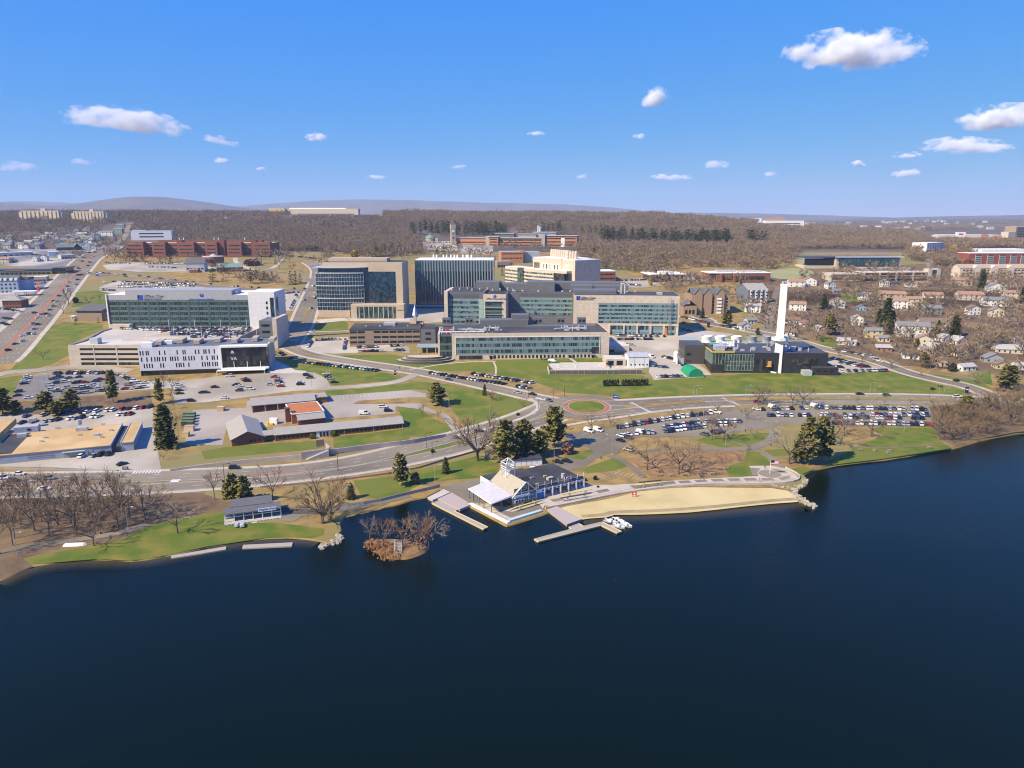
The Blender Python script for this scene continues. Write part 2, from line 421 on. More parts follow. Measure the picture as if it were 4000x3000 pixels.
for i in range(len(edge) - 1):
    a,b,c,d = edge[i],edge[i + 1],sk[i + 1],sk[i]
    mb.quad((a[0],a[1],tz(*a)),(d[0],d[1],-1.2),(c[0],c[1],-1.2),(b[0],b[1],tz(*b)))
mb.build('ground',M_dry)['kind'] = 'structure'
shallows('shallow_water',smooth_open([(W0(*q).x,W0(*q).y) for q in TL('C3',1860,918,2120,897) + TL('C4',0,1142,500,1132,1100,1088,1700,1024,1990,1004,2060,1012)],1),9)
shallows('shallow_water',smooth_open([(W0(*q).x,W0(*q).y) for q in TL('C1',-40,1600,350,1424,800,1356,1250,1354,1600,1349,1850,1304) + TL('C2',200,1189,650,1124,1100,1129,1240,1150)],1),7)
# far terrain: wooded rise,valley,hills
ys = [1100 + 12.5 * k for k in range(0,140)]
while ys[-1] < 15400: ys.append(ys[-1] * 1.018)
NX = 240
mb = MB(); V = []
S = np.linspace(-1.35,1.35,NX)
for y in ys:
    X = S * y * 1.0 if y > 1900 else S * 1900
    z = terrain(X,np.full(NX,y))
    V += list(zip(X.tolist(),[y] * NX,z.tolist()))
mb.v = V
for j in range(len(ys) - 1):
    for i in range(NX - 1):
        a = j * NX + i; mb.f.append((a,a + 1,a + NX + 1,a + NX)); mb.m.append(0)
M_forestfloor = mat('forest_floor',(.125,.095,.07),.95,(.085,.066,.052),.02,c3=(.15,.11,.075),s3=.003,detail=9)
hl = mb.build('hills',M_forestfloor,smooth=True); hl['kind'] = 'structure'
# broad ground covers (lowest first)
patch('leaf_litter',[TL('C1',-100,700,700,670,1300,650,2212,620,2212,850,1650,960,1300,1130,900,1200,250,1330,-100,1480),
                      TL('C2',0,640,280,720,280,800,210,840,0,850),
                      TL('C5',1180,250,1600,190,2300,150,2300,500,2100,525,1700,600,1480,670,1300,600,1230,470),
                      TL('B5',-900,-160,2300,-200,2300,800,1700,690,900,630,780,560,100,430,-200,300,-600,200),
                      TL('B1',150,1020,400,1010,1620,900,1650,1080,900,1120,250,1165,0,1150),
                      TL('A5',-800,1000,2400,860,2400,1400,-900,1350)],M_litter)
patch('leaf_litter',TL('C1',-150,1280,260,1325,345,1400,150,1505,-150,1625),M_litter)
patch('fallen_leaves',[TL('C4',200,520,420,480,900,430,1420,450,1460,560,1250,600,1220,700,900,730,400,740,330,690,150,510),
                        TL('C4',1640,620,1880,520,2212,500,2212,640,2050,600,1880,620,1780,590),
                        TL('C3',880,130,1700,120,1900,200,1460,290,1430,260,1050,300,820,200)],M_orange,1)
LAWNS = [TL('B1',110,680,420,330,540,200,700,160,1110,180,1100,250,860,350,740,410,740,520,560,620,300,680),
    TL('A1',830,1220,1180,1190,1180,1380,770,1380),TL('B1',-40,770,240,735,245,790,150,930,90,960,-40,860),
    TL('B2',850,570,1060,605,1900,700,2130,745,2150,775,1950,800,1700,820,1400,845,1330,830,1250,722,980,685),
    TL('B2',1360,550,1500,520,2000,512,2212,540) + TL('B3',450,600,860,578,1480,552,2212,535,2212,600,1560,640,1490,610,1560,690,1520,735,2212,725) +
    TL('B4',300,740,430,790,750,770,1050,745,1700,702,2212,700) + TL('B5',100,725,800,690,1150,800,1600,905,1635,945,1500,950,0,925) + TL('B4',1000,945,0,990) +
    TL('B3',2212,960,1700,925,1480,850,1200,770,650,690,170,690,0,695) + TL('B2',1900,650),
    TL('B2',1300,900,1700,882,2212,815,2212,890,1300,965),
    TL('B3',0,792,400,832,760,892,950,925,1280,990,1370,1050,1340,1130,1100,1215,800,1305,600,1290,450,1090,400,900,0,885),
    TL('B2',-40,1560,200,1515,640,1475,1240,1442,1250,1520,1020,1550,0,1640),TL('B2',1380,1400,2140,1312,2212,1285,2212,1430,1400,1550),
    TL('B2',2070,1065,2212,1060,2212,1290,2150,1240),TL('B3',0,1080,120,1100,250,1200,400,1265,480,1365,300,1400,0,1395),
    TL('C2',1160,385,1500,322,1950,232,2212,182,2212,300,1600,375,1300,412),TL('C3',0,175,650,45,660,100,0,270),
    TL('C1',250,1335,900,1205,1300,1135,1650,965,2212,855) + TL('C2',205,830,205,955,780,945,1290,1010,1285,1080,1150,1115,900,1100,650,1110,200,1178,0,1208) + TL('C1',1750,1308,1430,1358,1050,1338,560,1378,340,1400),
    TL('C3',0,385,340,325,720,225,960,310,960,420,700,465,180,500,0,590),TL('C2',1600,490,2212,425,2212,600,1860,685,1700,670),
    TL('C3',1860,365,2212,240) + TL('C4',60,540,140,610,0,660) + TL('C3',1910,412),TL('C3',1480,285,1960,150,1990,180,1870,270,1720,255,1560,330),
    TL('C4',890,330,1010,290,1690,250,1705,300,1550,385,1200,410,1000,375),TL('C4',1430,450,1560,462,1700,580,1690,612,1460,610,1490,715,1250,735,1190,620,1400,560),
    TL('C4',1620,440,1850,420,1880,500,1640,500),TL('C5',560,470,1230,470,1290,600,1430,695,1000,762,700,808,200,866,20,900,50,860,300,740,450,650,700,560),
    TL('C4',1880,645,2050,610,2140,650,2030,700),TL('B5',1150,705,1600,775,1720,790,1860,870,2300,1010,2300,960,1640,850),
    TL('B5',1560,742,1700,700,1850,690,1870,850,1720,790),TL('B5',0,300,150,330,210,430,100,440,0,400),
    TL('A5',230,1230,420,1220,440,1330,240,1325),TL('A2',790,1522,915,1522,855,1640,790,1650),TL('A2',1160,1575,1480,1520,1550,1560,1540,1640,1180,1640)]
patch('lawn',LAWNS,M_lawn,0)
patch('meadow',[TL('A4',1620,990,2000,950,2190,1010,2080,1075,1700,1080),TL('A4',2000,830,2060,815,2212,870,2212,955,1950,920),
                 TL('A5',0,875,160,880,310,960,100,945,0,955)],M_pale,1)
# paved areas
patch('parking_lot',[[(676,1487),(760,1482),(862,1468),(985,1462),(1140,1450),(1230,1455),(1275,1480),(1292,1508),(1285,1522),(1150,1527),(1000,1547),(800,1572),(682,1574),(672,1540)],
                      TL('B2',1080,370,1150,335,1550,320,1570,430,2130,395,2212,440,2212,495,1950,472,1650,492,1400,502,1200,490,1020,450),TL('A2',780,1215,1040,1210,1010,1320,950,1420,780,1420),
                      TL('A1',1080,1160,1280,1100,2212,1130) + TL('A2',300,1180,280,1250) + TL('A1',1300,1250,1080,1210),
                      TL('A1',1110,930,1300,900,2212,900) + TL('A2',200,910,200,960) + TL('A1',1900,1000,1500,1000,1150,975),
                      TL('A3',150,680,600,670,900,720,900,810,600,800,150,760),TL('A4',0,1100,380,1060,700,1040,1010,1030,1010,1100,700,1120,300,1170,0,1170)],M_lot)
patch('car_park',[TL('B1',220,775,480,710,1200,705,1450,745,1500,800,1880,800,1880,870,1500,895,1100,935,850,965,400,1002,120,1002,150,930),
                   TL('A1',0,1400,250,1390,180,1560,60,1659,-40,1659) + TL('B1',0,260),TL('A1',-60,1130,560,1070,540,1150,300,1300,200,1400,-60,1390),
                   TL('A1',-60,760,1050,760,930,830,700,960,0,930)],M_asphd)
patch('retail_yard',[TL('B1',-120,1180,250,1170,900,1125,1650,1085,1660,1300,1690,1480) + TL('C1',1745,390,1300,385,600,350,0,340,-120,330)],M_lot)
patch('ranch_yard',[TL('B2',-230,1490,-130,1110,440,1090,460,1010,1300,962,2212,895) + TL('B3',180,935,180,975) + TL('B2',2212,975,1660,1015,1600,1045,2060,1045) + TL('B3',100,1040,300,1130,420,1170,560,1350,480,1350,340,1170,100,1100) +
                     TL('B2',2060,1070,2060,1150,1300,1210,700,1280,600,1330,230,1330,190,1490)],M_tanlot)
patch('lakeside_car_park',[TL('B4',-250,1330,0,1310,300,1225,700,1165,1000,1118,1200,1100,1600,1100,2212,1080) + TL('B5',600,1070,1190,1085,1240,1290,600,1292,0,1285) +
                            TL('B4',1900,1260,1760,1280,1600,1320,1430,1330,880,1400,300,1400,180,1420,-20,1640) + TL('C3',2212,180,2000,260,1900,340,1700,390,1500,420,1300,390,1500,340,1720,250,1880,270,1990,180,1880,110,1700,110) + TL('B3',1700,1400,1900,1310,2100,1290)],M_asph)
patch('yard',[TL('B4',-150,300,0,310,560,290,880,240,1300,290,700,500,890,590,1050,730,430,788,370,700,400,560,0,470,-150,440),TL('B5',100,545,170,550,780,670,760,690,100,720,-100,730),
               TL('B4',1000,300,2212,520,2212,690,1400,690),TL('A3',-60,1330,370,1400,370,1540,100,1560,-60,1530)],M_lot)
patch('helipad',[[T('B3',1495,615),T('B3',1570,600),T('B3',2212,592),T('B4',0,592),T('B4',430,640),T('B4',300,662),T('B3',2212,675),T('B3',1560,682)]],M_conc)
mbh = MB(); LH = nextlift()
for q in (T('B3',1692,638),T('B3',2150,632)):
    c = G(*q); pts = [(c.x + 6.2 * math.cos(k * math.pi / 20),c.y + 6.2 * math.sin(k * math.pi / 20)) for k in range(41)]; strip(mbh,pts,-.28,.28,LH)
    for (x0,x1,y0,y1) in ((-1.3,-.8,-1.4,1.4),(.8,1.3,-1.4,1.4),(-.8,.8,-.25,.25)): drape(mbh,[(c.x + x0,c.y + y0),(c.x + x1,c.y + y0),(c.x + x1,c.y + y1),(c.x + x0,c.y + y1)],LH)
mbh.build('helipad_marking',M_mark)['kind'] = 'structure'
patch('plaza',[TL('B2',1180,1520,1500,1470,2212,1480,2212,1530,1500,1530,1180,1540)] and [TL('A2',1180,1520,1480,1500,2212,1490,2212,1540,1500,1530,1250,1555),TL('B2',680,580,760,570,980,680,1100,690,1080,715,740,715,680,700),TL('B2',690,430,790,380,720,530,690,520)],M_conc)
# roads
E = {}
E['avenue'] = line(FL(-60,1036,0,1036,200,1033,420,1027,600,1020,740,1003,860,975,980,944,1060,924,1120,905,1165,886,1195,872))
E['avenue_back'] = line(FL(-60,1064,0,1063,300,1057,500,1044,640,1031,800,1010,900,991,1000,968,1060,946,1130,922,1210,900))
E['east'] = line(FL(1290,872,1360,871,1430,866,1560,861,1700,858,1900,857,2060,860,2260,872))
E['east_back'] = line(FL(1270,897,1340,890,1500,874,1700,867,1900,867,2040,870,2130,864))
E['south'] = line(FL(1230,872,1190,866,1150,858,1050,834,950,812,880,799,800,788,720,776,660,765,622,748))
E['boulevard'] = line(FL(615,752,625,740,650,707,664,665,682,622,690,600,690,580,668,566))
E['belmont'] = line([T('B1',-130,620),T('B1',0,520),T('A1',240,1650),T('A1',500,1360),T('A1',780,1040),T('A1',960,850),T('A1',1090,790),T('A1',1240,720)])
E['cross'] = line([T('A1',640,970),T('A1',780,990),T('A1',1000,1025),T('A1',1500,1047),T('A1',1800,1085),T('A2',0,1160),T('A2',500,1190),T('A2',1000,1205),T('A2',1300,1195),T('A2',1800,1200),T('A2',2300,1170),T('A3',300,1180)])
E['hill_road'] = line([T('A1',1240,720),T('A1',1330,650),T('A1',1370,590),T('A1',1385,520),T('A1',1430,470)])
E['lane'] = line([T('A4',800,1440),T('A4',1100,1560),T('B4',800,140),T('B4',1400,240),T('B4',2000,370),T('B4',2212,440),T('B5',400,520),T('B5',780,640),T('B5',900,690),T('B5',1150,760),T('B5',1600,850),T('B5',1800,930),T('B5',1950,990)])
E['side_street'] = line([T('A4',1780,1170),T('A4',1740,1260),T('A4',1690,1450),T('A4',1640,1640)])
E['upper_street'] = line([T('A5',1240,800),T('A5',1200,900),T('A5',1175,960)])
E['drive'] = line([T('B2',2300,720),T('B2',2180,770),T('B2',2050,815),T('B2',1700,855),T('B2',1400,872),T('B2',1270,880)])
E['garage_drive'] = line([T('B1',-60,745),T('B1',100,700),T('B1',460,680),T('B1',740,640),T('B1',1100,660),T('B1',1420,690)])
E['house_lane'] = line([T('B5',1200,690),T('B5',1500,735),T('B5',1700,790)])
E['terrace_road'] = line([T('A2',590,990),T('A2',450,960),T('A2',330,900),T('A2',330,850)])
E['grove_road'] = line([T('A2',590,990),T('A2',700,975),T('A2',840,900),T('A2',830,860)])
E['park_road'] = line([T('A2',1210,1130),T('A2',1130,1090),T('A2',1060,1040),T('A2',850,1010),T('A2',600,990)])
E['campus_road'] = line([T('A3',1010,790),T('A3',900,830),T('A3',700,850),T('A3',300,860)])
WID = dict(avenue=12.5,avenue_back=9.5,east=8.5,east_back=8,south=9.5,boulevard=17,belmont=29,cross=13,hill_road=10,lane=9,side_street=7,upper_street=8,drive=6.5,garage_drive=9,house_lane=5,terrace_road=6,grove_road=6,park_road=6.5,campus_road=6)
walkm = MB(); LW = nextlift()
for k,sides in (('avenue',(1,)),('avenue_back',(-1,)),('south',(1,-1)),('boulevard',(1,-1)),('belmont',(1,-1)),('east',(1,)),('lane',(1,-1))):
    w = WID[k] / 2 + .3; sw = 2.2 if k != 'belmont' else 3.2
    for s_ in sides: strip(walkm,E[k],s_ * (w - .5),s_ * (w + sw),LW)
walkm.build('pavement',M_walk)['kind'] = 'structure'
LR = nextlift()
rd = MB()
for k in E:
    if k not in ('drive','garage_drive','terrace_road','grove_road'): strip(rd,E[k],-WID[k] / 2,WID[k] / 2,LR + .002 * list(E).index(k) * .3)
RC = G(*FL(1267,879)[0])
def ringpts(r,n=56): return [(RC.x + r * math.cos(2 * math.pi * k / n),RC.y + r * math.sin(2 * math.pi * k / n)) for k in range(n)]
LQ = LR + .03
pp = ringpts(20.5)
for t in tris(pp): drape(rd,t,LQ)
rd.build('road',M_asph)['kind'] = 'structure'
pl = MB()
for k in ('drive','garage_drive','terrace_road','grove_road'): strip(pl,E[k],-WID[k] / 2,WID[k] / 2,LR + .002 * list(E).index(k))
pl.build('driveway',M_lot)['kind'] = 'structure'
kb = MB()
def ringband(mbx,r0,r1,lift,n=56):
    a,b = ringpts(r0,n),ringpts(r1,n)
    for i in range(n):
        j = (i + 1) % n; drape(mbx,[a[i],b[i],b[j],a[j]],lift)
x = MB(); ringband(x,10.2,13,LQ + .05); x.build('roundabout_apron',M_brickpave)['kind'] = 'structure'
x = MB()
for t in tris(ringpts(10.2)): drape(x,t,LQ + .15)
x.build('roundabout_lawn',M_lawn)['kind'] = 'structure'
x = MB(); ringband(x,13,13.4,LQ + .1); ringband(x,10.0,10.25,LQ + .16)
for k,sides in (('avenue',(1,-1)),('avenue_back',(-1,1)),('south',(1,-1)),('boulevard',(1,-1)),('east',(1,-1)),('east_back',(1,-1))):
    for s_ in sides: strip(x,E[k],s_ * (WID[k] / 2),s_ * (WID[k] / 2 + .25),LQ + .01)
x.build('kerb',M_kerb)['kind'] = 'structure'
# medians
x = MB(); strip(x,E['belmont'],-1.6,1.6,LQ)
mdx = line([T('C2',0,490),T('C2',400,450),T('C2',800,420),T('C2',1150,385)]); strip(x,mdx,-.8,.8,LQ)
md = line([T('C1',-60,548),T('C1',400,545),T('C1',900,545),T('C1',1250,545)]); strip(x,md,-.9,.9,LQ)
x.build('brick_median',M_brickpave)['kind'] = 'structure'
x = MB()
for seg in ([T('A2',1035,1590),T('A2',1050,1545)],[T('A2',1085,1475),T('A2',1115,1380)],[T('A2',1155,1270),T('A2',1175,1225)]):
    strip(x,line(seg,1),-1.7,1.7,LQ)
for o in (TL('B2',1610,1040,1660,1012,2212,978,2212,1020,1900,1045),TL('C4',0,1850,10,1850,5,1860)):
    for t in tris(g2(o)): drape(x,t,LQ)
x.build('dry_median',M_dry)['kind'] = 'structure'
x = MB()
mid = line([T('B4',1210,1000),T('B4',1900,985),T('B5',0,985),T('B5',800,990),T('B5',1500,1010)])
strip(x,mid,-2.6,2.6,LQ + .1)
mid = line([T('B4',260,1062),T('B4',620,1045),T('B4',970,1020)]); strip(x,mid,-1.8,1.8,LQ + .1)
x.build('grass_median',M_dry)['kind'] = 'structure'
# lane markings
x = MB(); LM = LQ + .012
def dashes(pts,off,on=3,gap=9,w=.16,start=0):
    q = resample(offset_line(resample(pts,2.0),off),1.0)
    i = start
    while i + on < len(q):
        strip(x,q[i:i + on + 1],-w / 2,w / 2,LM); i += on + gap
def solid(pts,off,w=.15): strip(x,offset_line(resample(pts,3.0),off),-w / 2,w / 2,LM)
for k,offs in (('avenue',(-1.9,1.9)),('avenue_back',(0,)),('east',(0,)),('east_back',(0,)),('belmont',(-11,-7.5,-4.5,4.5,7.5,11)),('boulevard',(-5.2,5.2))):
    for o_ in offs: dashes(E[k],o_,w=.22)
for k in ('avenue','avenue_back','east','east_back'):
    for s_ in (1,-1): solid(E[k],s_ * (WID[k] / 2 - .5))
def zebra(a,b,wid,n,ln):
    a,b = G(*a),G(*b); d = Vector((b.x - a.x,b.y - a.y)); L = d.length; d /= L; nn = Vector((-d.y,d.x))
    for k in range(n):
        c = Vector((a.x,a.y)) + d * (L * (k + .5) / n)
        q = [c - d * wid / 2 - nn * ln / 2,c + d * wid / 2 - nn * ln / 2,c + d * wid / 2 + nn * ln / 2,c - d * wid / 2 + nn * ln / 2]
        drape(x,[(v.x,v.y) for v in q],LM + .004)
zebra(T('C1',1430,405),T('C1',1740,398),.7,9,3.2)
zebra(T('B3',510,1385),T('B3',740,1335),.6,9,3)
zebra(T('B3',1360,985),T('B3',1480,1000),.6,7,3)
zebra(T('B4',170,1030),T('B4',390,1135),.6,10,3)
zebra(T('B4',1160,980),T('B4',1360,1065),.5,10,2.4)
zebra(T('B2',850,350),T('B2',1020,360),.8,8,3)
for (t_,a,b) in (('C1',(250,500),(330,495)),('C1',(570,520),(640,505)),('C1',(1540,510),(1620,490)),('B3',(800,1510),(880,1480))): solid(g2([T(t_,*a),T(t_,*b)]),0,.7)
solid(g2([T('C1',1880,510),T('C1',1920,465)]),0,3.5)
# parking bays: (first corner,last corner,direction bays,n,length)
def bays(a,b,n,ln,side=1,w=.12):
    a,b = G(*a),G(*b); d = Vector((b.x - a.x,b.y - a.y)); L = d.length; d /= L; nn = Vector((-d.y,d.x)) * side
    for k in range(n + 1):
        c = Vector((a.x,a.y)) + d * (L * k / n); e = c + nn * ln
        strip(x,[(c.x,c.y),(e.x,e.y)],-w / 2,w / 2,LM)
bays(T('B1',600,730),T('B1',1180,725),13,5,-1); bays(T('B1',480,800),T('B1',1080,800),12,5,-1); bays(T('B1',420,900),T('B1',1080,870),13,5); bays(T('B1',300,1000),T('B1',1080,935),15,5)
bays(T('B2',1450,965),T('B2',2212,905),17,5,-1); bays(T('B1',200,1260),T('B1',1200,1190),20,5); bays(T('C1',850,245),T('C1',1650,195),14,5.2,-1)
bays(T('B2',0,1020),T('B2',440,985),9,5); bays(T('B2',640,770),T('B2',1050,750),8,5,-1)
bays(T('C4',0,700),T('C4',240,760),5,5.2); bays(T('C3',2040,445),T('C3',2212,400),4,5.2,-1); bays(T('C3',1850,10),T('C3',2100,60),3,5)
x.build('road_marking',M_mark)['kind'] = 'structure'
x = MB(); strip(x,offset_line(resample(E['south'],3),.0),-.1,.1,LM); strip(x,offset_line(resample(E['lane'],3),.0),-.06,.06,LM)
x.build('centre_line',M_yellow)['kind'] = 'structure'
# footpaths,beach,promenade
x = MB(); LP = nextlift()
for pts,w in (([T('B3',0,675),T('B3',450,600),T('B3',930,585)],1.6),([T('B3',905,590),T('B3',935,650),T('B3',930,730)],1.2),([T('B3',1720,545),T('B3',1800,600)],2),([T('B3',1700,1275),T('B3',2000,1225),T('B4',0,1200),T('B4',390,1135),T('B4',900,1085),T('B4',1300,1070)],2.4),
               ([T('B3',1300,985),T('B3',1380,1040),T('B3',1390,1100),T('B3',1300,1165),T('B3',1100,1240),T('B3',700,1350)],2.0)):
    strip(x,line(pts),-w / 2,w / 2,LP)
x.build('footpath',M_walk)['kind'] = 'structure'
x = MB()
for pts,w in (([T('C4',900,420),T('C4',1150,430),T('C4',1400,430),T('C4',1580,390),T('C4',1720,310),T('C4',1730,220)],5.0),([T('C4',1430,430),T('C4',1620,460),T('C4',1720,540),T('C4',1770,620)],3.2),([T('C4',1250,340),T('C4',1480,410)],1.6),
               ([T('C4',-60,500),T('C4',60,530),T('C4',190,620),T('C4',320,740)],3.2),([T('C1',0,1260),T('C1',500,1180),T('C1',900,1120),T('C1',1300,1060),T('C1',1600,960)],3.6),([T('C4',200,470),T('C4',520,420),T('C4',900,420)],3.0),
               ([T('C2',800,800),T('C2',1000,830),T('C2',1250,830),T('C2',1600,790),T('C2',2212,650)],4.5),([T('C5',360,685),T('C5',900,690),T('C5',1280,655),T('C5',1450,670)],1.2)):
    strip(x,line(pts),-w / 2,w / 2,LP)
for o in (TL('C2',830,780,1060,770,1240,800,1230,850,1050,880,970,930,800,930,790,880),TL('C3',330,560,760,470,900,500,700,600,900,800,1080,930,900,830,640,740,450,620)):
    for t in tris(g2(o)): drape(x,t,LP)
x.build('tarmac_path',M_asph)['kind'] = 'structure'
patch('sand_beach',TL('C3',1600,800,1700,770,2212,680) + TL('C4',250,890,560,855,900,840,1200,845,1700,850,1880,880,1960,950,1985,1000,1700,1020,1400,1050,1100,1085,800,1115,500,1130,210,1140,0,1140) + TL('C3',2120,893,1950,902,1860,915,1700,850),M_sand)
x = MB(); strip(x,smooth_open([(W0(*q).x,W0(*q).y + .5) for q in TL('C3',1870,913,2120,894) + TL('C4',0,1139,500,1129,1100,1084,1700,1019,1985,999)],1),0,2.6,nextlift()); x.build('wet_sand',mat('wet_sand',(.30,.225,.11),.7,(.36,.28,.14),.3))['kind'] = 'structure'
patch('wet_edge',TL('C4',700,835,1200,825,1500,815,1700,825,1920,870,1930,905,1870,875,1700,848,1200,843,900,838),M_orange)
# promenade,raised half a metre above the sand
PROM = TL('C3',640,740,1100,930,1440,800,1460,760,1560,780,2212,640) + TL('C4',260,880,560,838,1000,812,1400,808,1800,800,1960,775,1990,740,1950,700,1850,640,1700,608,1450,612,1550,720,1260,735,700,765,260,800,0,815) + TL('C3',1880,540,1350,700,1110,790,900,760,870,740)
patch('promenade',PROM,M_walk)
dk = MB(); LD = nextlift()
for o in (TL('C4',160,825,480,790,640,775,670,800,400,830,220,860),TL('C4',680,775,800,768,840,792,715,800),TL('C4',858,765,980,757,1015,780,895,790),TL('C4',1035,755,1155,748,1195,773,1075,782),TL('C4',1210,748,1340,745,1370,770,1250,776),
          TL('C4',1390,745,1520,742,1545,768,1420,772),TL('C4',1580,742,1700,742,1740,770,1600,770),TL('C4',1460,628,1580,640,1540,680,1560,715,1500,715),TL('C4',1690,640,1780,650,1880,690,1800,690,1730,665),
          TL('C4',1900,715,1895,745,1810,768,1770,745,1830,725),TL('C3',2000,605,2130,580,2170,605,2050,630),TL('C3',1510,700,1640,680,1680,700,1560,725),TL('C3',900,800,1090,895,1440,795,1400,745,1110,830)):
    for t in tris(g2(o)): drape(dk,t,LD)
c = G(*T('C4',1678,697))
pts = [(c.x + 4.6 * math.cos(k * math.pi / 16),c.y + 4.6 * math.sin(k * math.pi / 16)) for k in range(32)]
for t in tris(pts): drape(dk,t,LD)
dk.build('paving_inlay',M_asph)['kind'] = 'structure'
# ================================================================== haze and clouds
m = bpy.data.materials.new('haze_air'); m.use_nodes = True; n,l = m.node_tree.nodes,m.node_tree.links
n.remove(n['Principled BSDF'])
pv = n.new('ShaderNodeVolumePrincipled'); pv.inputs['Color'].default_value = (.60,.74,1.0,1); pv.inputs['Density'].default_value = 0.000055; pv.inputs['Anisotropy'].default_value = .0
l.new(pv.outputs[0],n['Material Output'].inputs['Volume'])
hz = MB().box(-14500,14500,-900,15300,-3.0,640).build('haze',m); hz['kind'] = 'stuff'
def cloudmat(name,seed,size,dens):
    m = bpy.data.materials.new(name); m.use_nodes = True; n,l = m.node_tree.nodes,m.node_tree.links
    n.remove(n['Principled BSDF'])
    pv = n.new('ShaderNodeVolumePrincipled'); pv.inputs['Color'].default_value = (1,1,1,1); pv.inputs['Anisotropy'].default_value = -.25
    tc = n.new('ShaderNodeTexCoord')
    # lumps: inside-ness of the unit ellipsoid,broken by noise,flat underneath
    ln = n.new('ShaderNodeVectorMath'); ln.operation = 'LENGTH'; l.new(tc.outputs['Object'],ln.inputs[0])
    mp = n.new('ShaderNodeMapping'); mp.inputs['Scale'].default_value = size; mp.inputs['Location'].default_value = (seed * 7.3,seed * 3.1,seed); l.new(tc.outputs['Object'],mp.inputs[0])
    no = n.new('ShaderNodeTexNoise'); no.inputs['Scale'].default_value = 1; no.inputs['Detail'].default_value = 5; no.inputs['Roughness'].default_value = .6; l.new(mp.outputs[0],no.inputs['Vector'])
    a = n.new('ShaderNodeMath'); a.operation = 'MULTIPLY_ADD'; a.inputs[1].default_value = 3.4; l.new(no.outputs[0],a.inputs[0]); a.inputs[2].default_value = -.95
    s_ = n.new('ShaderNodeMath'); s_.operation = 'SUBTRACT'; l.new(a.outputs[0],s_.inputs[0]); l.new(ln.outputs['Value'],s_.inputs[1])
    r = n.new('ShaderNodeMapRange'); r.inputs[1].default_value = .0; r.inputs[2].default_value = .48; r.inputs[3].default_value = 0; r.inputs[4].default_value = dens; l.new(s_.outputs[0],r.inputs[0])
    sp = n.new('ShaderNodeSeparateXYZ'); l.new(tc.outputs['Object'],sp.inputs[0])
    rb = n.new('ShaderNodeMapRange'); rb.inputs[1].default_value = -.5; rb.inputs[2].default_value = -.2; l.new(sp.outputs[2],rb.inputs[0])
    mu = n.new('ShaderNodeMath'); mu.operation = 'MULTIPLY'; l.new(r.outputs[0],mu.inputs[0]); l.new(rb.outputs[0],mu.inputs[1])
    l.new(mu.outputs[0],pv.inputs['Density']); l.new(pv.outputs[0],n['Material Output'].inputs['Volume'])
    return m
def cloud(cx,cy,w,h,alt,dens,label,seed,lumps=(2.2,1.2,1.5),tilt=0):
    """cx, cy centre, w, h size in the photograph; alt the cloud's height above the lake"""
    a,b = ray(cx,cy); Y = (alt - CAM_H) / b; d = Y / FOC
    bm = bmesh.new(); bmesh.ops.create_icosphere(bm,subdivisions=3,radius=1.0)
    me = bpy.data.meshes.new('cloud'); bm.to_mesh(me); bm.free(); me.materials.append(cloudmat('cloud_vapour',seed,lumps,dens * .8 / (w * d)))
    o = bpy.data.objects.new('cloud',me); COL.objects.link(o); o.location = (a * Y,Y,alt); o.scale = (w * d * .49,w * d * .34,h * d * .68); o.rotation_euler = (0,R(tilt),0)
    tag(o,label,'cloud','clouds in the blue sky'); return o
CL = [(3330,208,540,125,1500,22,'largest white cloud, long and lumpy, high in the sky on the right',(3.4,1.5,1.4),0),(2552,390,130,75,1500,11,'small lopsided cloud alone in the sky right of centre',(1.2,1.1,1.1),-12),
      (3900,470,330,95,1500,24,'thick bright cloud cut off by the right edge of the photo',(1.4,1.2,1.0),-2),(490,480,490,90,1400,20,'long lumpy white cloud on the left half of the sky',(3.2,1.5,1.3),6),
      (3770,575,360,56,1600,15,'long flat cloud just under the cloud at the right edge',(3,1.3,1.2),3),(1232,540,115,30,1500,9,'small flat cloud right of the long left cloud, at about its height',(1.6,1,1),0),
      (2626,694,180,28,1700,15,'low flat bright cloud above the hospital roofs',(2,1,1),0),(865,630,64,26,1500,10,'small puffy low cloud below the left cloud',(1.2,1,1),0),
      (1472,692,100,24,1600,9,'low flat cloud above the glass-walled tan block',(1.5,1,1),0),(3548,680,130,36,1600,12,'low cloud with a peaked top near the right edge',(1.6,1,1),0),
      (3355,642,62,26,1600,11,'small bright oval cloud above the right houses',(1.1,1,1),0),(3540,608,120,26,1600,8,'thin cloud touching the left end of the long flat cloud',(1.8,1,1),0),
      (2790,646,120,32,1600,6,'faint cloud upper right of the low flat bright cloud',(1.8,1,1),0),(1016,662,50,14,1600,9,'tiny flat cloud right of the small puffy low cloud',(1.1,1,1),0),
      (320,636,110,28,1700,5,'faint flat cloud low on the left',(1.6,1,1),0),(60,655,190,40,1700,5,'faint wide cloud at the left edge above the hills',(2,1,1),0),
      (860,552,150,34,1600,5,'faint thin cloud trailing right of the long left cloud',(2,1,1),10),(2094,523,80,18,1600,5,'faint thin streak of cloud left of the small lopsided cloud',(1.6,1,1),0),
      (2498,535,60,22,1600,5,'faint small cloud below the small lopsided cloud',(1.2,1,1),0),(3012,682,56,22,1600,6,'faint small cloud low between the bright flat and the oval cloud',(1.2,1,1),0),
      (1790,652,90,20,1600,4,'faint grey cloud low in the middle of the sky',(1.5,1,1),0),(2275,690,70,24,1600,4,'faint low cloud left of the low flat bright cloud',(1.5,1,1),0)]
for i,c in enumerate(CL): cloud(*c[:6],c[6],i + 1,c[7],c[8])
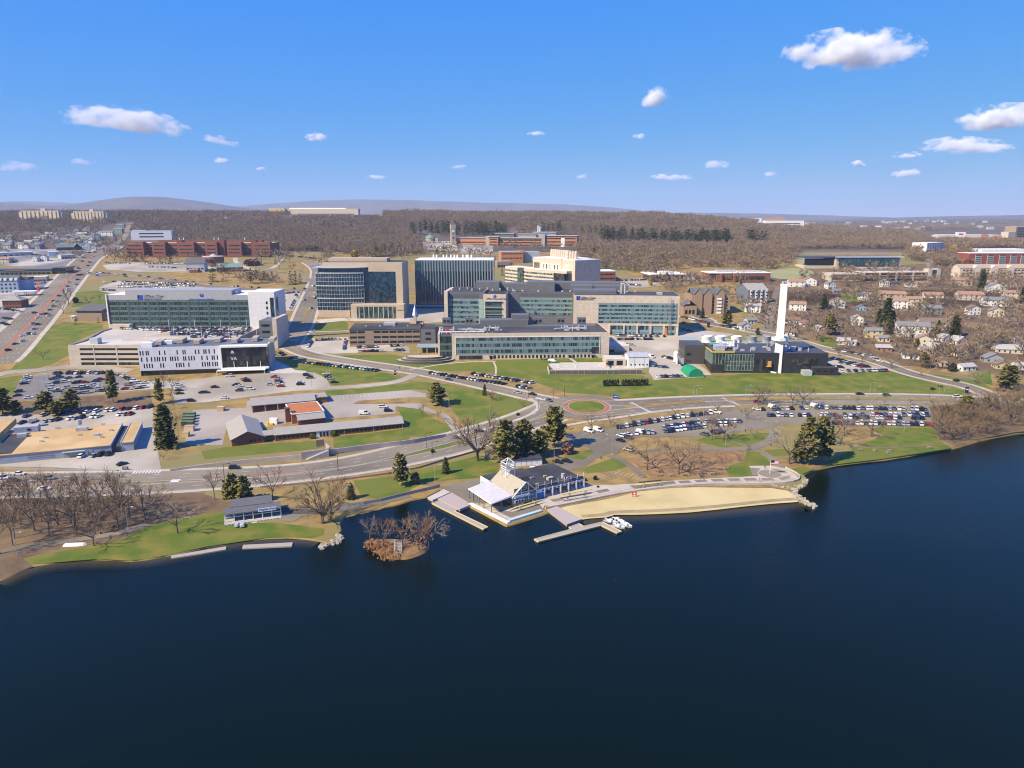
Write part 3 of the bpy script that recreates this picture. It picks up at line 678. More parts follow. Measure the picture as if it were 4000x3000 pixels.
# ================================================================== buildings
def PY(px,Y):
    """point on the ground Y metres away, in the column px"""
    z = tz((px - 2000) / FOC * Y,Y)
    for _ in range(3):
        d = Y * CP + (CAM_H - z) * SP; X = (px - 2000) / FOC * d; z = tz(X,Y)
    return Vector((X,Y,z))
SPLIT = set('pier post bay_post canopy_post opening stair_window base_frame prop downpipe pillar balcony_bay balcony_gap balcony_shaft balcony_column dormer white_bay fuel_pump projecting_bay stair_tower flue column arch_window louvre louvre_band vent_opening door_canopy string_course office_window roof_housing air_handler solar_array gable_end blue_banner left_wing_door pipe_stand deck_opening wing_opening side_wall step railing porch spandrel corner_spandrel penthouse entrance_frame gable_front store_front wall_sign_frame'.split())
class Fr:
    def __init__(s,name,label,cat,p0,p1,group=None,drop=0):
        s.p0,s.p1 = p0,p1; d = p1 - p0; s.L = math.hypot(d.x,d.y); s.a = math.atan2(d.y,d.x)
        s.z = min(p0.z,p1.z) - drop
        s.th = thing(name,label,cat,(p0.x,p0.y,s.z),s.a,group)
        s.c,s.s = math.cos(s.a),math.sin(s.a)
    def w(s,u,v,z=0): return Vector((s.p0.x + u * s.c - v * s.s,s.p0.y + u * s.s + v * s.c,s.z + z))
    def uv(s,px,py,z=0):
        P = W0(px,py,s.z + z); dx,dy = P.x - s.p0.x,P.y - s.p0.y
        return dx * s.c + dy * s.s,-dx * s.s + dy * s.c
    def h(s,px,py,v=0):
        """local height of the pixel on the plane v"""
        a,b = ray(px,py); # point (a*Y,Y): solve v
        Y = (v * 1.0 - (s.p0.x * s.s - s.p0.y * s.c)) / (-a * s.s + s.c)
        return CAM_H + b * Y - s.z
    def u(s,px,v=0):
        a,_ = ray(px,1300)
        # column at mid height
        Y = (v - (s.p0.x * s.s - s.p0.y * s.c)) / (-a * s.s + s.c); X = a * Y
        return (X - s.p0.x) * s.c + (Y - s.p0.y) * s.s
    def b(s,name,m,*boxes,parent=None):
        if name in SPLIT and 1 < len(boxes) < 40:
            for q in boxes: MB().box(*q).build(name,m,parent or s.th)
            return
        x = MB()
        for q in boxes: x.box(*q)
        return x.build(name,m,parent or s.th)
    def win(s,us,zs,w,h,m,side='front',at=0,name='window',out=.08,parent=None):
        x = MB()
        if side in ('front','back'): x.box(-w / 2,w / 2,-out,out,0,h)
        else: x.box(-out,out,-w / 2,w / 2,0,h)
        me = None
        for z in zs:
            for u in us:
                if me is None: o = x.build(name,m,parent or s.th); me = o
                else: o = me.copy(); COL.objects.link(o); o.parent = parent or s.th
                o.location = (u,at,z) if side in ('front','back') else (at,u,z)
def lin(a,b,n): return [a + (b - a) * (k + .5) / n for k in range(n)]
def text(parent,s,u,v,z,size,m,name='sign_lettering',rot=(R(90),0,0),ext=.06,align='LEFT'):
    c = bpy.data.curves.new(name,'FONT'); c.body = s; c.size = size; c.extrude = ext; c.align_x = align; c.resolution_u = 2
    c.materials.append(m); t = bpy.data.objects.new(name,c); COL.objects.link(t)
    me = bpy.data.meshes.new_from_object(t.evaluated_get(bpy.context.evaluated_depsgraph_get())); bpy.data.objects.remove(t)
    o = bpy.data.objects.new(name,me); COL.objects.link(o); o.parent = parent; o.location = (u,v,z); o.rotation_euler = rot; return o
K_cream = linemat('cream_panel',(.60,.49,.385),(.40,.33,.26),2,1.9,.07,noise=.05)
K_grey = linemat('grey_panel',(.145,.145,.155),(.11,.11,.12),[0,2],[7,8],.02,.6)
K_white = linemat('white_panel',(.70,.68,.65),(.5,.49,.47),[0,2],[4,3],.02)
K_silver = linemat('silver_panel',(.36,.355,.36),(.28,.28,.29),[0,2],[5,6],.015,.5)
K_tan = linemat('tan_stone',(.52,.41,.30),(.43,.335,.24),[0,2],[3,2],.03)
K_brown = mat('brown_brick',(.33,.245,.175),.9,(.29,.21,.15),1.2)
K_brick = mat('red_brick',(.27,.105,.07),.9,(.21,.085,.06),1.2)
K_brickd = mat('dark_brick',(.19,.085,.06),.9,(.15,.07,.05),1.2)
K_orange = mat('orange_brick',(.50,.225,.115),.9,(.42,.19,.1),.8)
K_char = linemat('charcoal_cladding',(.032,.031,.036),(.05,.05,.055),0,.6,.12,.6,noise=.1)
K_deck = mat('garage_concrete',(.56,.48,.385),.9,(.48,.41,.33),.25,detail=6)
K_deckd = mat('garage_floor',(.60,.545,.47),.9,(.5,.455,.39),.12,c3=(.44,.4,.35),s3=.02,detail=7)
K_roofb = mat('black_membrane',(.038,.038,.042),.85,(.058,.057,.06),.12,c3=(.075,.073,.075),s3=.03,detail=7)
K_roofg = mat('grey_membrane',(.10,.11,.135),.8,(.13,.14,.16),.1,c3=(.16,.17,.19),s3=.03)
K_roofw = mat('white_membrane',(.78,.76,.73),.7,(.68,.67,.65),.15)
K_rooft = mat('tan_gravel',(.52,.345,.155),.95,(.45,.29,.125),.12,c3=(.58,.40,.20),s3=.05,detail=8)
K_shing = mat('grey_shingle',(.36,.33,.29),.9,(.30,.28,.25),.4,sx=(1,6,1))
K_slate = mat('dark_shingle',(.10,.10,.11),.9,(.14,.135,.14),.5,sx=(1,6,1))
K_mech = mat('galvanised_plant',(.42,.42,.42),.5,(.55,.54,.52),.8,metal=.2)
K_trim = mat('white_trim',(.78,.77,.74),.6)
K_trimg = mat('grey_trim',(.42,.44,.44),.5)
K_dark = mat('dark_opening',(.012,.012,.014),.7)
K_steel = mat('galvanised_steel',(.46,.47,.48),.45,metal=.5)
K_blue = mat('blue_paint',(.05,.16,.42),.6)
K_navy = mat('navy_sign',(.012,.018,.07),.6)
K_bsign = mat('blue_sign',(.02,.07,.36),.6)
K_wsign = mat('white_sign',(.8,.8,.8),.6)
K_red = mat('red_paint',(.55,.03,.025),.6)
K_copper = mat('green_copper',(.17,.26,.22),.8)
V_dark = glassmat('dark_green_glass',(.010,.022,.022),(.05,.085,.08),(1.35,4.2),.15,1.6,.45)
V_hosp = glassmat('hospital_glass',(.012,.03,.045),(.16,.24,.26),(1.4,4.2),.2,1.5,.42)
V_span = mat('green_spandrel',(.235,.325,.315),.35,(.20,.285,.28),.6,spec=.5)
V_spand = mat('dark_spandrel',(.115,.165,.15),.35,(.095,.14,.13),.5,spec=.5)
V_blue = glassmat('blue_glass',(.008,.02,.036),(.03,.065,.095),(1.3,1.6),.08,1.9,.55)
V_fin = glassmat('tinted_glass',(.014,.04,.055),(.05,.10,.12),(1.5,4.0),.1,1.8,.5)
V_black = glassmat('black_glass',(.012,.014,.016),(.05,.055,.056),(2,3),.12,1.6,.42)
V_win = glassmat('window_glass',(.015,.02,.026),(.06,.07,.08),(.9,3),.2,1.5,.6)
V_green = glassmat('greenish_glass',(.018,.035,.032),(.075,.115,.10),(1.6,2.2),.15,1.6,.4)
def crest(F,u,v,z,w,h):
    x = MB(); x.box(u,u + w * .48,v - .1,v,z,z + h); x.cur = 1
    x.quad((u + w * .1,v - .13,z),(u + w * .5,v - .13,z),(u + w * .9,v - .13,z + h),(u + w * .5,v - .13,z + h)); x.box(u + w * .48,u + w,v - .1,v,z,z + h)
    x.build('sign_emblem',[K_navy,K_bsign],F.th)
def hearts(F,u,v,z,r):
    x = MB()
    pts = [(u + r * math.cos(t),z + r * .85 * math.sin(t)) for t in np.linspace(0,6.283,24)[:-1]]
    x.quad(*[(p[0],v - .1,p[1]) for p in pts]); x.cur = 1
    x.quad((u - .15 * r,v - .14,z + r),(u + .25 * r,v - .14,z + r),(u + .1 * r,v - .14,z - .1 * r),(u - .05 * r,v - .14,z - .1 * r)); x.build('sign_emblem',[K_bsign,K_silver],F.th)
# ---- grey glass tower with a white stair block,behind the parking garage
F = Fr('office_tower','long silver and dark glass block behind the roof car park, with blue signs','hospital building',PY(436,548),PY(1082,548))
H = F.h(436,1152); us = F.u(980); L = F.L; HB = F.h(436,1262)
F.b('wall',K_silver,(0,us,.4,34,-3,H),(0,us + 1,-.05,.4,F.h(600,1172),H))
F.b('parapet',K_silver,(14,us - 12,-.1,20,F.h(600,1172) + .2,F.h(560,1133)))
F.b('stair_block',K_white,(us,L,-.3,26,-6,F.h(1000,1141)))
F.b('stair_window',V_dark,(L - 3.4,L - .6,-.45,-.2,4,H - 2),(L - .2,L + .15,3,8,0,H - 2))
F.win([us + (L - us) * .70],[F.h(1040,1188 + 20 * k) for k in range(4)],1.3,2.1,V_dark,at=-.35)
F.b('end_fin',K_white,(-.9,0,-.8,30,-3,F.h(436,1150)))
top = F.h(600,1172); nf = 5; fh = (top - F.h(600,1262)) / 4.55
for k in range(8):
    z1 = top - fh * k
    if z1 < 0: break
    F.b('spandrel',V_spand,(0,us,.05,.5,z1 - fh * .38,z1))
    F.b('window_band',V_dark,(0,us,.12,.5,max(z1 - fh,-3),z1 - fh * .38))
n = 14
x = MB()
for k in range(n + 1):
    u = us * k / n; w = .75 if k % 2 == 0 else .3
    x.box(max(u - w,0),min(u + w,us),-.06,.2,-2,top)
x.build('pier',mat('blue_grey_pier',(.065,.115,.135),.4),F.th)
x = MB()
for k in range(n * 5): x.box(us * k / (n * 5) - .05,us * k / (n * 5) + .05,.02,.2,0,top)
x.build('mullion',mat('pale_mullion',(.16,.2,.2),.5),F.th)
F.b('roof',K_roofw,(0.2,us - .2,.6,33.8,H,H + .12),(us + .3,L - .3,0,25.6,F.h(1000,1141),F.h(1000,1141) + .1))
x = MB()
for k in range(9):
    u = 18 + k * 9.3; x.box(u,u + 3.2,4,7,H,H + 2.2)
x.box(16,us - 14,9,10,H,H + .9); x.box(14,26,2,14,H,H + 3.2); x.build('roof_plant',K_mech,F.th)
zc = (top + H) / 2
crest(F,F.u(553),-.1,zc - 1.7,4.2,3.4)
text(F.th,'UMass Chan',F.u(553) + 4.9,-.15,zc + .0,3.0,K_navy); text(F.th,'MEDICAL SCHOOL',F.u(553) + 4.9,-.15,zc - 1.7,1.6,K_navy)
text(F.th,'UMass Memorial Health',F.u(750),-.15,zc - 2.0,1.95,K_bsign); hearts(F,F.u(802),-.1,zc + 1.5,1.6)
# ---- parking garage
F = Fr('parking_garage','cream concrete parking garage with cars on its roof, in front of the long glass block','parking garage',G(275,1431),G(545,1431),drop=.5)
H = F.h(275,1347); D = 86; R_ = F.uv(1012,1282,H)[0]; Lf = F.L; GAR = (F,H)
x = MB(); x.prism([(0,0),(Lf + 4,0),(Lf + 4,24),(R_,24),(R_,D),(F.uv(401,1290,H)[0],D),(F.uv(401,1290,H)[0],62),(0,20)],-4,H - 1.05); x.build('wall',K_deck,F.th)
x = MB(); x.prism([(.4,.4),(Lf + 3.6,.4),(Lf + 3.6,24.4),(R_ - .4,24.4),(R_ - .4,D - .4),(F.uv(401,1290,H)[0] + .4,D - .4),(F.uv(401,1290,H)[0] + .4,61.8),(.4,20)],H - 1.05,H - .98); x.build('roof_deck',K_deckd,F.th)
u4 = F.uv(401,1290,H)[0]
x = MB()
poly = [(0,0),(Lf + 4,0),(Lf + 4,24),(R_,24),(R_,D),(u4,D),(u4,62),(0,20)]
for a,b in zip(poly,poly[1:] + poly[:1]):
    d = Vector((b[0] - a[0],b[1] - a[1])); L_ = d.length; d /= L_; nn = Vector((-d.y,d.x)) * .3
    x.prism([a,b,(b[0] + nn.x,b[1] + nn.y),(a[0] + nn.x,a[1] + nn.y)],H - 1.06,H + .02)
x.build('parapet',K_deck,F.th)
zs = [F.h(400,1368),F.h(400,1387),F.h(400,1407)]
for k,(a,b) in enumerate(((302,355),(359,443),(450,532))):
    ua,ub = F.u(a),F.u(b)
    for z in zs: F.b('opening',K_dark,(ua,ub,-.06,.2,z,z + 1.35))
    F.b('ground_window',V_black,(ua,ub,-.06,.2,1.4,3.2))
x = MB()
for a in (357,447,541): x.box(F.u(a) - .35,F.u(a) + .35,-.12,0,0,H)
x.build('pier',K_deck,F.th)
F.b('stair_tower',K_trimg,(1.2 + F.u(310),6.5 + F.u(310),8,13,H - 1,H + 3.0))
F.b('side_block',K_deck,(u4 - 1,u4 + 14,D - 12,D - 2,-3,H + 2.4))
x = MB()
for (a,b,v0) in ((F.u(400),F.u(520),22),(F.u(430),F.u(690),38),(F.u(560),F.u(700),58)):
    x.box(a,b,v0,v0 + .3,H - 1,H)
x.build('ramp_wall',K_deck,F.th)
x = MB()
for (a,v0) in ((F.u(440),40),(F.u(700),60)):
    x.prism([(a,v0),(a + 18,v0),(a + 18,v0 + 5),(a,v0 + 5)],H - 1,[H - .9,H + 2.4,H + 2.4,H - .9])
x.build('ramp_cover',K_deck,F.th)
for a in range(9):
    u = F.u(480) + (a % 5) * 19; v = 30 + (a // 5) * 34
    x = MB(); x.bar((u,v,H - 1),(u,v,H + 7.5),.12); x.bar((u - .9,v,H + 7.4),(u + .9,v,H + 7.4),.09); x.build('lamp_post',K_trim,F.th)
# grey stair and lift tower at the garage's right corner
F = Fr('stair_tower','small grey three-storey stair tower at the right rear corner of the parking garage','building',PY(1019,512),PY(1072,512))
H = F.h(1019,1253)
F.b('wall',K_grey,(0,F.L,0,20,-5,H)); F.win(lin(1.2,F.L - 2,1),[H - 4.2 - 4.6 * k for k in range(4)],F.L * .6,1.7,V_dark)
F.b('roof',K_roofg,(.3,F.L - .3,.3,19.7,H,H + .15)); F.b('end_wall',K_deck,(F.L,F.L + 3,-1,26,-4,H + 1.5))
# ---- clinic with white slotted wall and a glass front
F = Fr('clinic_building','clinic with a white slotted wall and a framed black glass front lettered VA','clinic',G(550,1471),G(1052,1449),drop=.5)
H = F.h(545,1360); D = 27; ug = F.u(855); L = F.L; zb1 = F.h(550,1449)
F.b('base',V_black,(1.2,L - .5,1.4,D,-4,zb1 + .05))
F.b('wall',linemat('white_metal',(.62,.62,.66),(.5,.5,.54),0,1.45,.05),(0,ug,0,D,zb1,H))
F.b('side_wall',K_deck,(-.15,0,1,D,-2,H - .2),(L - 1,L,6,D,-3,H - .2))
rng = random.Random(3); x = MB(); first = None
zrow = [F.h(600,1387),F.h(600,1412),F.h(600,1437)]
u = 1.2; k = 0
while u < ug - 2:
    for r,z in enumerate(zrow):
        if rng.random() < .62:
            if first is None:
                first = MB().box(-.32,.32,-.07,.1,0,2.75).build('slot_window',V_black,F.th); o = first
            else: o = first.copy(); COL.objects.link(o); o.parent = F.th
            o.location = (u + rng.choice((0,.4)),0,z)
    u += 1.55
F.b('glass_front',V_black,(ug + .8,L - .6,-.9,4,zb1 + .8,H - .5))
x = MB()
x.box(ug - .2,L + .3,-2.2,3,H - .8,H + .25); x.box(ug - .2,ug + .75,-2.2,3,zb1 - .4,H - .8); x.box(ug - .2,L + .3,-2.4,-.4,zb1 - .4,zb1 + .7); x.box(L - .5,L + .3,0,20,H - .8,H + .25)
x.build('front_frame',K_trim,F.th)
x = MB()
for k in range(1,14): x.box(ug + .8 + (L - ug - 1.4) * k / 14 - .05,ug + .8 + (L - ug - 1.4) * k / 14 + .05,-.98,-.8,zb1 + .8,H - .6)
for z in (.35,.62): x.box(ug + .8,L - .6,-.98,-.8,zb1 + (H - zb1) * z,zb1 + (H - zb1) * z + .12)
x.build('mullion',mat('dark_mullion',(.03,.03,.032),.5),F.th)
for k in (.27,.55,.83):
    u = ug + (L - ug) * k; F.b('prop',K_trim,(u - .15,u + .15,-1.3,-1.05,zb1 + .5,zb1 + 4.4))
F.b('sign_panel',mat('sign_grey',(.028,.028,.03),.6),(F.u(892),F.u(911),-1.1,-.95,zb1 + .8,H - 1.2))
text(F.th,'VA',F.u(893.5),-1.14,F.h(900,1406),3.0,K_wsign,ext=.03)
x = MB(); x.box(F.u(896),F.u(909),-1.14,-1.1,F.h(900,1379),F.h(900,1376)); x.box(F.u(899),F.u(906),-1.14,-1.1,F.h(900,1374),F.h(900,1369)); x.build('sign_emblem',K_wsign,F.th)
F.b('roof',K_roofg,(.4,L - .5,.4,D - .3,H - .1,H + .06)); F.b('parapet',linemat('white_metal',(.62,) * 3,(.5,) * 3),(0,ug,0,.35,H,H + .25),(0,.35,.3,D,H,H + .25),(0,L,D - .3,D,H,H + .25))
for k in range(7):
    u = 8 + k * 11.5; v = 8 + 5 * (k % 2)
    F.b('air_handler',mat('tan_plant',(.42,.36,.28),.7),(u,u + 3.6,v,v + 11,H + .3,H + 2.6))
F.b('roof_housing',K_trim,(1.5,8,1.5,7,H,H + 2.8),(11,17,12,16,H,H + 2.2))
F.b('entrance_canopy',K_trim,(L * .6,L * .98,-5.5,-1.5,3.3,3.6),(L * .6,L * .6 + .3,-5.4,-5.1,0,3.3),(L * .97,L * .97 + .3,-5.4,-5.1,0,3.3))
# ---- small dark hall on the left lawn
F = Fr('small_hall','low brown hall with a dark sloping roof on the lawn left of the silver block','building',G(303,1255),G(400,1255))
H = F.h(303,1215)
F.b('wall',K_brown,(0,F.L,0,18,-3,H),(F.L,F.L + 12,2,14,-3,H * .8)); x = MB(); x.prism([(-.8,-.8),(F.L + .6,-.8),(F.L + .6,19),(-.8,19)],H,[H + .4,H + .4,H + 3.2,H + 3.2]); x.build('roof',K_slate,F.th)
F.b('clerestory',V_black,(.3,F.L - .3,-.1,.2,H - 1.5,H - .2)); F.b('porch',K_trim,(-4,-3.6,-1,3,0,4),(-2.4,-2,-1,3,0,4),(-5,-1.6,-1.5,3.5,4,4.5))
# ---- blue glass and tan block
F = Fr('glass_and_tan_block','curved blue glass block with a tan stone top, at the head of the boulevard','office building',PY(1243,620),PY(1577,620))
H = F.h(1243,1066); L = F.L; Ht = F.h(1270,1026); Hp = F.h(1300,1009,14); ug = F.u(1546); um = F.u(1430); zb1 = F.h(1243,1213)
bow = lambda u: -3.2 * (1 - ((u - um * .5) / (um * .5)) ** 2) if u < um else 0
nseg = 18; P = [(um * k / nseg,bow(um * k / nseg)) for k in range(nseg + 1)]
x = MB(); x.prism(P + [(um,30),(0,30)],zb1,H); x.build('curtain_wall',V_blue,F.th)
x = MB(); x.prism([(p[0],p[1] + .8) for p in P] + [(um,28),(0,28)],-4,zb1); x.build('base',K_tan,F.th)
F.b('recess',V_blue,(um,um + 8,2.2,28,zb1,H + 3)); F.b('curtain_wall',V_blue,(um + 8,ug + 1.5,-.1,28,zb1,H + 1))
F.b('wall',K_tan,(ug,L,0,36,-4,Ht),(um + 4,ug,1.2,34,H + 1,Ht),(F.u(1272,3),um + 4,5,34,H + 4.2,Ht))
F.b('top_glazing',V_blue,(1.5,um + 2,2.0,30,H + .6,H + 4.2)); x = MB(); x.prism([(-2,-4)] + [(p[0],p[1] - 1.5) for p in P[3:-1]] + [(um + 2,0),(um + 2,20),(-2,20)],H + 4.2,H + 4.8); x.build('roof_canopy',K_trimg,F.th)
F.b('penthouse',K_tan,(F.u(1298,14),F.u(1522,14),14,30,Ht,Hp)); F.b('roof',K_roofb,(F.u(1275,3),L - .5,6,33.5,Ht,Ht + .15))
x = MB(); zz = zb1
fl = (H - zb1) / 9.0
for k in range(10):
    z = zb1 + fl * k
    w = .5 if k in (0,3,6,9) else .16
    for a,b in zip(P[:-1],P[1:]): x.prism([(a[0],a[1] - w),(b[0],b[1] - w),(b[0],b[1] + .1),(a[0],a[1] + .1)],z - w * .9,z + w * .9)
    x.box(um + 8,ug,1.3,1.6,z - .15,z + .15)
x.build('floor_line',K_trimg,F.th)
x = MB()
for a in P[::1]: x.box(a[0] - .08,a[0] + .08,a[1] - .22,a[1] + .1,zb1,H)
for u in (F.u(1482),F.u(1496)): x.box(u - 1.0,u + 1.0,1.1,1.6,zb1 + fl * 4.5,H + 1)
x.build('mullion',K_trimg,F.th)
F.win(lin(F.u(1255),F.u(1375),5),[1.2],3.2,3.6,V_black,at=1.5 - 5,name='base_window')
F.b('base_frame',K_tan,*[(u - 2.6,u + 2.6,-3.6,-2,-.5,5.6) for u in lin(F.u(1255),F.u(1375),5)])
ue0,ue1 = F.u(1375,-10),F.u(1580,-10)
F.b('entrance_pavilion',K_tan,(ue0,ue1,-10,4,-4,F.h(1400,1190,-10)))
F.b('entrance_glass',V_green,(F.u(1398,-10),F.u(1548,-10),-10.3,-9.8,0,F.h(1400,1198,-10)))
x = MB()
for u in lin(F.u(1398,-10),F.u(1548,-10),8): x.box(u - .3,u + .3,-10.6,-10.2,0,F.h(1400,1198,-10))
x.build('column',K_trimg,F.th)
text(F.th,'Sherman Center',F.u(1555,-10),-10.1,F.h(1560,1213,-10),1.1,K_brickd)
# ---- glass tower with vertical fins
F = Fr('finned_glass_tower','tall glass tower with rows of vertical pale fins and small white flues on its roof','research building',PY(1625,662),PY(1930,662))
H = F.h(1625,1017); L = F.L
F.b('curtain_wall',V_fin,(0,L,0,36,-4,H)); F.b('roof',K_roofw,(.4,L - .4,.4,35.6,H,H + .6))
x = MB(); x2 = MB(); n = 26
for k in range(n + 1):
    u = L * (.10 + .9 * k / n) - .6
    w = .35 + .75 * k / n
    x.box(u - w / 2,u + w / 2,-.9,-.1,F.h(1800,1195),H); 
x.build('fin',mat('pale_fin',(.26,.30,.30),.5),F.th)
F.b('upper_screen',mat('frosted_screen',(.17,.215,.225),.4),(L * .09,L - .1,-.12,.1,F.h(1700,1060),H - .4))
F.b('side_screen',mat('frosted_side',(.33,.36,.36),.35),(-.2,.05,.5,35,H * .45,H - 1))
F.b('podium',V_black,(-2,L + 1,-3,30,-4,F.h(1625,1190)))
x = MB()
for k in range(8): x.box(L * k / 8,L * k / 8 + .5,-3.3,-2.9,-3,F.h(1625,1192))
x.box(-2,L + 1,-3.3,-3,F.h(1625,1196),F.h(1625,1190)); x.build('podium_frame',K_trimg,F.th)
x = MB()
for k,px in enumerate((1700,1712,1738,1750,1767,1780,1791,1813,1826,1832,1845)):
    u = F.u(px,14); x.cyl(u,16,H,H + 4.2,.75,.75,10)
x.build('flue',K_trim,F.th)
# ---- cream research block with big roof stacks
C0 = PY(2192,735); P0 = PY(2008,800)
F = Fr('cream_research_block','cream stone research block with ribbon windows and a row of tall roof stacks','research building',P0,C0)
L = F.L; Hl = F.h(2192,1056); Hu = F.uv and F.h(2192,1012); W_ = 26
F.b('wall',K_cream,(L * .42,L,0,38,-8,Hu),(L - 1,L + 20,.5,34,-8,Hu - .6))
x = MB(); x.prism([(-4,-9),(L * .55,-13),(L - .5,-9),(L + 15,-6),(L + 15,.3),(-4,10)],-8,Hl); x.build('lower_block',K_cream,F.th)
for k in range(6):
    z = Hl - 3.0 - 3.6 * k
    x = MB(); x.prism([(-4.15,-9.15),(L * .55,-13.2),(L - .5,-9.2),(L - .5,-8),(L * .55,-12),(-4,-8)],z - 1.5,z); x.build('window_band',V_hosp,F.th)
F.b('corner_glass',V_black,(L - 2,L + 15.2,-9.1,0,-4,Hl - 2.2)); F.b('stair_glass',V_green,(L * .30,L * .42,-13.2,-9,-4,Hl + .3))
F.win(lin(L * .62,L * .95,6),[Hu - 15],2.2,9,V_win,at=-.1); F.win(lin(L * .1 + L * .34,L * .56,6),[Hu - 14],1.0,9,V_win,at=-.1,name='slit_window')
x = MB()
for u in lin(L * .62,L * .95,6): x.box(u - 1.7,u + 1.7,-.18,-.04,Hu - 15.7,Hu - 5.2)
x.build('window_surround',K_white,F.th)
F.b('roof',K_roofw,(L * .42 + .4,L - .4,.4,37,Hu,Hu + .3),(L - .4,L + 19,1,33,Hu - .6,Hu - .2)); x = MB(); x.prism([(-4,-9),(L * .55,-13),(L - .5,-9),(L + 15,-6),(L + 15,0),(L * .42,0),(L * .42,3),(-4,3)],Hl,Hl + .25); x.build('lower_roof',K_roofw,F.th)
for k in range(13):
    u = L * .50 + (L * .45 + 14) * k / 12; v = 20 - 8 * k / 12 if k < 9 else 10
    x = MB(); x.lathe(u,v,[(1.7,Hu - .3),(1.7,Hu + 5.6),(1.3,Hu + 7.4),(.7,Hu + 8)],10); x.cyl(u,v,Hu + 7.9,Hu + 8,.75,.6,10); x.build('roof_stack',K_cream,F.th)
F.b('louvre',K_white,*[(L + 5,L + 11,.2,.5,Hu - 7 - 4 * k,Hu - 5 - 4 * k) for k in range(4)])
# ---- main hospital: left wing,set-back middle,right wing
F = Fr('hospital_main_block','widest hospital building, three wings in cream stone and dark grey with green glass bands','hospital',PY(1737,560),PY(2648,546),drop=1)
L = F.L
uA,uB,uC,uD,uE,uFv = 0,F.u(1751),F.u(1889),F.u(1976),F.u(2031),F.u(2239)
Hg = F.h(1760,1140); Hc = F.h(1930,1149); Hr = F.h(2300,1153); Hm = F.h(2140,1140,24)
F.b('left_wing',K_grey,(uB,uC + 1,3,40,-3,Hg)); F.b('left_corner',K_cream,(uA,uB,0,34,-3,Hg + .3))
F.b('left_front',K_cream,(uC,uD,0,40,-3,Hc)); F.b('middle_wing',K_grey,(uD,uFv,22,52,-3,Hm)); F.b('right_wing',K_cream,(uFv,L,0,30,-3,Hr))
fhh = 4.25
def ribbons(u0,u1,v,ztop,n,fh,share=.52,m=V_hosp,ms=V_span,mull=1.4):
    for k in range(n):
        z1 = ztop - fh * k
        F.b('spandrel',ms,(u0,u1,v - .10,v + .3,z1 - fh * (1 - share),z1))
        F.b('window_band',m,(u0,u1,v - .06,v + .3,z1 - fh,z1 - fh * (1 - share)))
    x = MB(); q = u0
    while q <= u1 + .01:
        x.box(q - .06,q + .06,v - .2,v - .05,ztop - fh * n,ztop); q += mull
    q = u0
    while q <= u1: x.box(q - .16,q + .16,v - .24,v - .04,ztop - fh * n,ztop); q += mull * 6
    x.build('mullion',mat('fine_mullion',(.20,.25,.25),.5),F.th)
zt = F.h(1800,1167,3)
ribbons(uB + .6,uC - 4,3,zt,6,(zt - F.h(1800,1262,3)) / 5)
x = MB()
for k in range(6):
    z1 = zt - (zt - F.h(1800,1262,3)) / 5 * k; x.prism([(uC - 4,2.9),(uC + .1,-.1),(uC + .1,.3),(uC - 4,3.2)],z1 - 4,z1)
x.build('angled_glazing',V_span,F.th)
zt = F.h(1930,1176)
ribbons(F.u(1896),F.u(1960),0,zt,6,(zt - F.h(1930,1255)) / 4.4,.55,V_dark,V_spand)
x = MB()
for k in range(6): x.box(F.u(1894),F.u(1962),-1.0,-.2,zt - .4 - k * 4.9,zt - .1 - k * 4.9)
x.build('sunshade',K_trimg,F.th)
zt = F.h(2140,1163,22); ribbons(F.u(2031,22),F.u(2234,22),22,zt,4,(zt - F.h(2140,1231,22)) / 4,.5)
F.b('louvre_band',mat('grey_louvre',(.11,.11,.12),.6),*[(F.u(2031 + 34 * k,22),F.u(2061 + 34 * k,22),21.85,22.1,F.h(2140,1157,22),F.h(2140,1145,22)) for k in range(6)],*[(F.u(1766 + 37 * k,3),F.u(1798 + 37 * k,3),2.85,3.1,F.h(1800,1162,3),F.h(1800,1148,3)) for k in range(3)])
zt = F.h(2400,1183); u0 = F.u(2336); ff = (zt - F.h(2400,1262)) / 5
ribbons(u0,L - 1.2,0,zt,5,ff,.5)
zl = F.h(2400,1271); x = MB()
F.b('lower_glazing',V_hosp,(F.u(2380),L - 2,-.15,.3,0,zl)); F.b('lower_spandrel',V_span,(F.u(2380),L - 2,-.22,.2,zl * .36,zl * .62))
F.b('pier',K_cream,*[(u - .6,u + .6,-1.4,.3,-2,zl + .5) for u in (F.u(2380),F.u(2436),F.u(2488),F.u(2540),F.u(2592),L - .7)],(F.u(2380),L,-.5,.2,zl,zl + 1.6))
F.b('hoist',mat('orange_cladding',(.6,.2,.05),.7),(F.u(2592) ,F.u(2604),-1.2,-.3,0,7)); x = MB()
for z in range(0,30,2): x.bar((F.u(2608),-1.5,z),(F.u(2616),-1.5,z + 2),.09); x.bar((F.u(2616),-1.5,z),(F.u(2608),-1.5,z + 2),.09)
x.bar((F.u(2608),-1.5,0),(F.u(2608),-1.5,31),.12); x.bar((F.u(2616),-1.5,0),(F.u(2616),-1.5,31),.12); x.build('hoist_mast',K_steel,F.th)
F.b('roof',K_roofb,(uB,uC - 1,3.4,39,Hg,Hg + .15),(uC + .3,uD - .3,.4,39.5,Hc,Hc + .1),(uD,uFv,22.4,51.5,Hm,Hm + .15),(uFv + .4,L - .4,.5,29.5,Hr,Hr + .1))
pz = F.h(1900,1101,26)
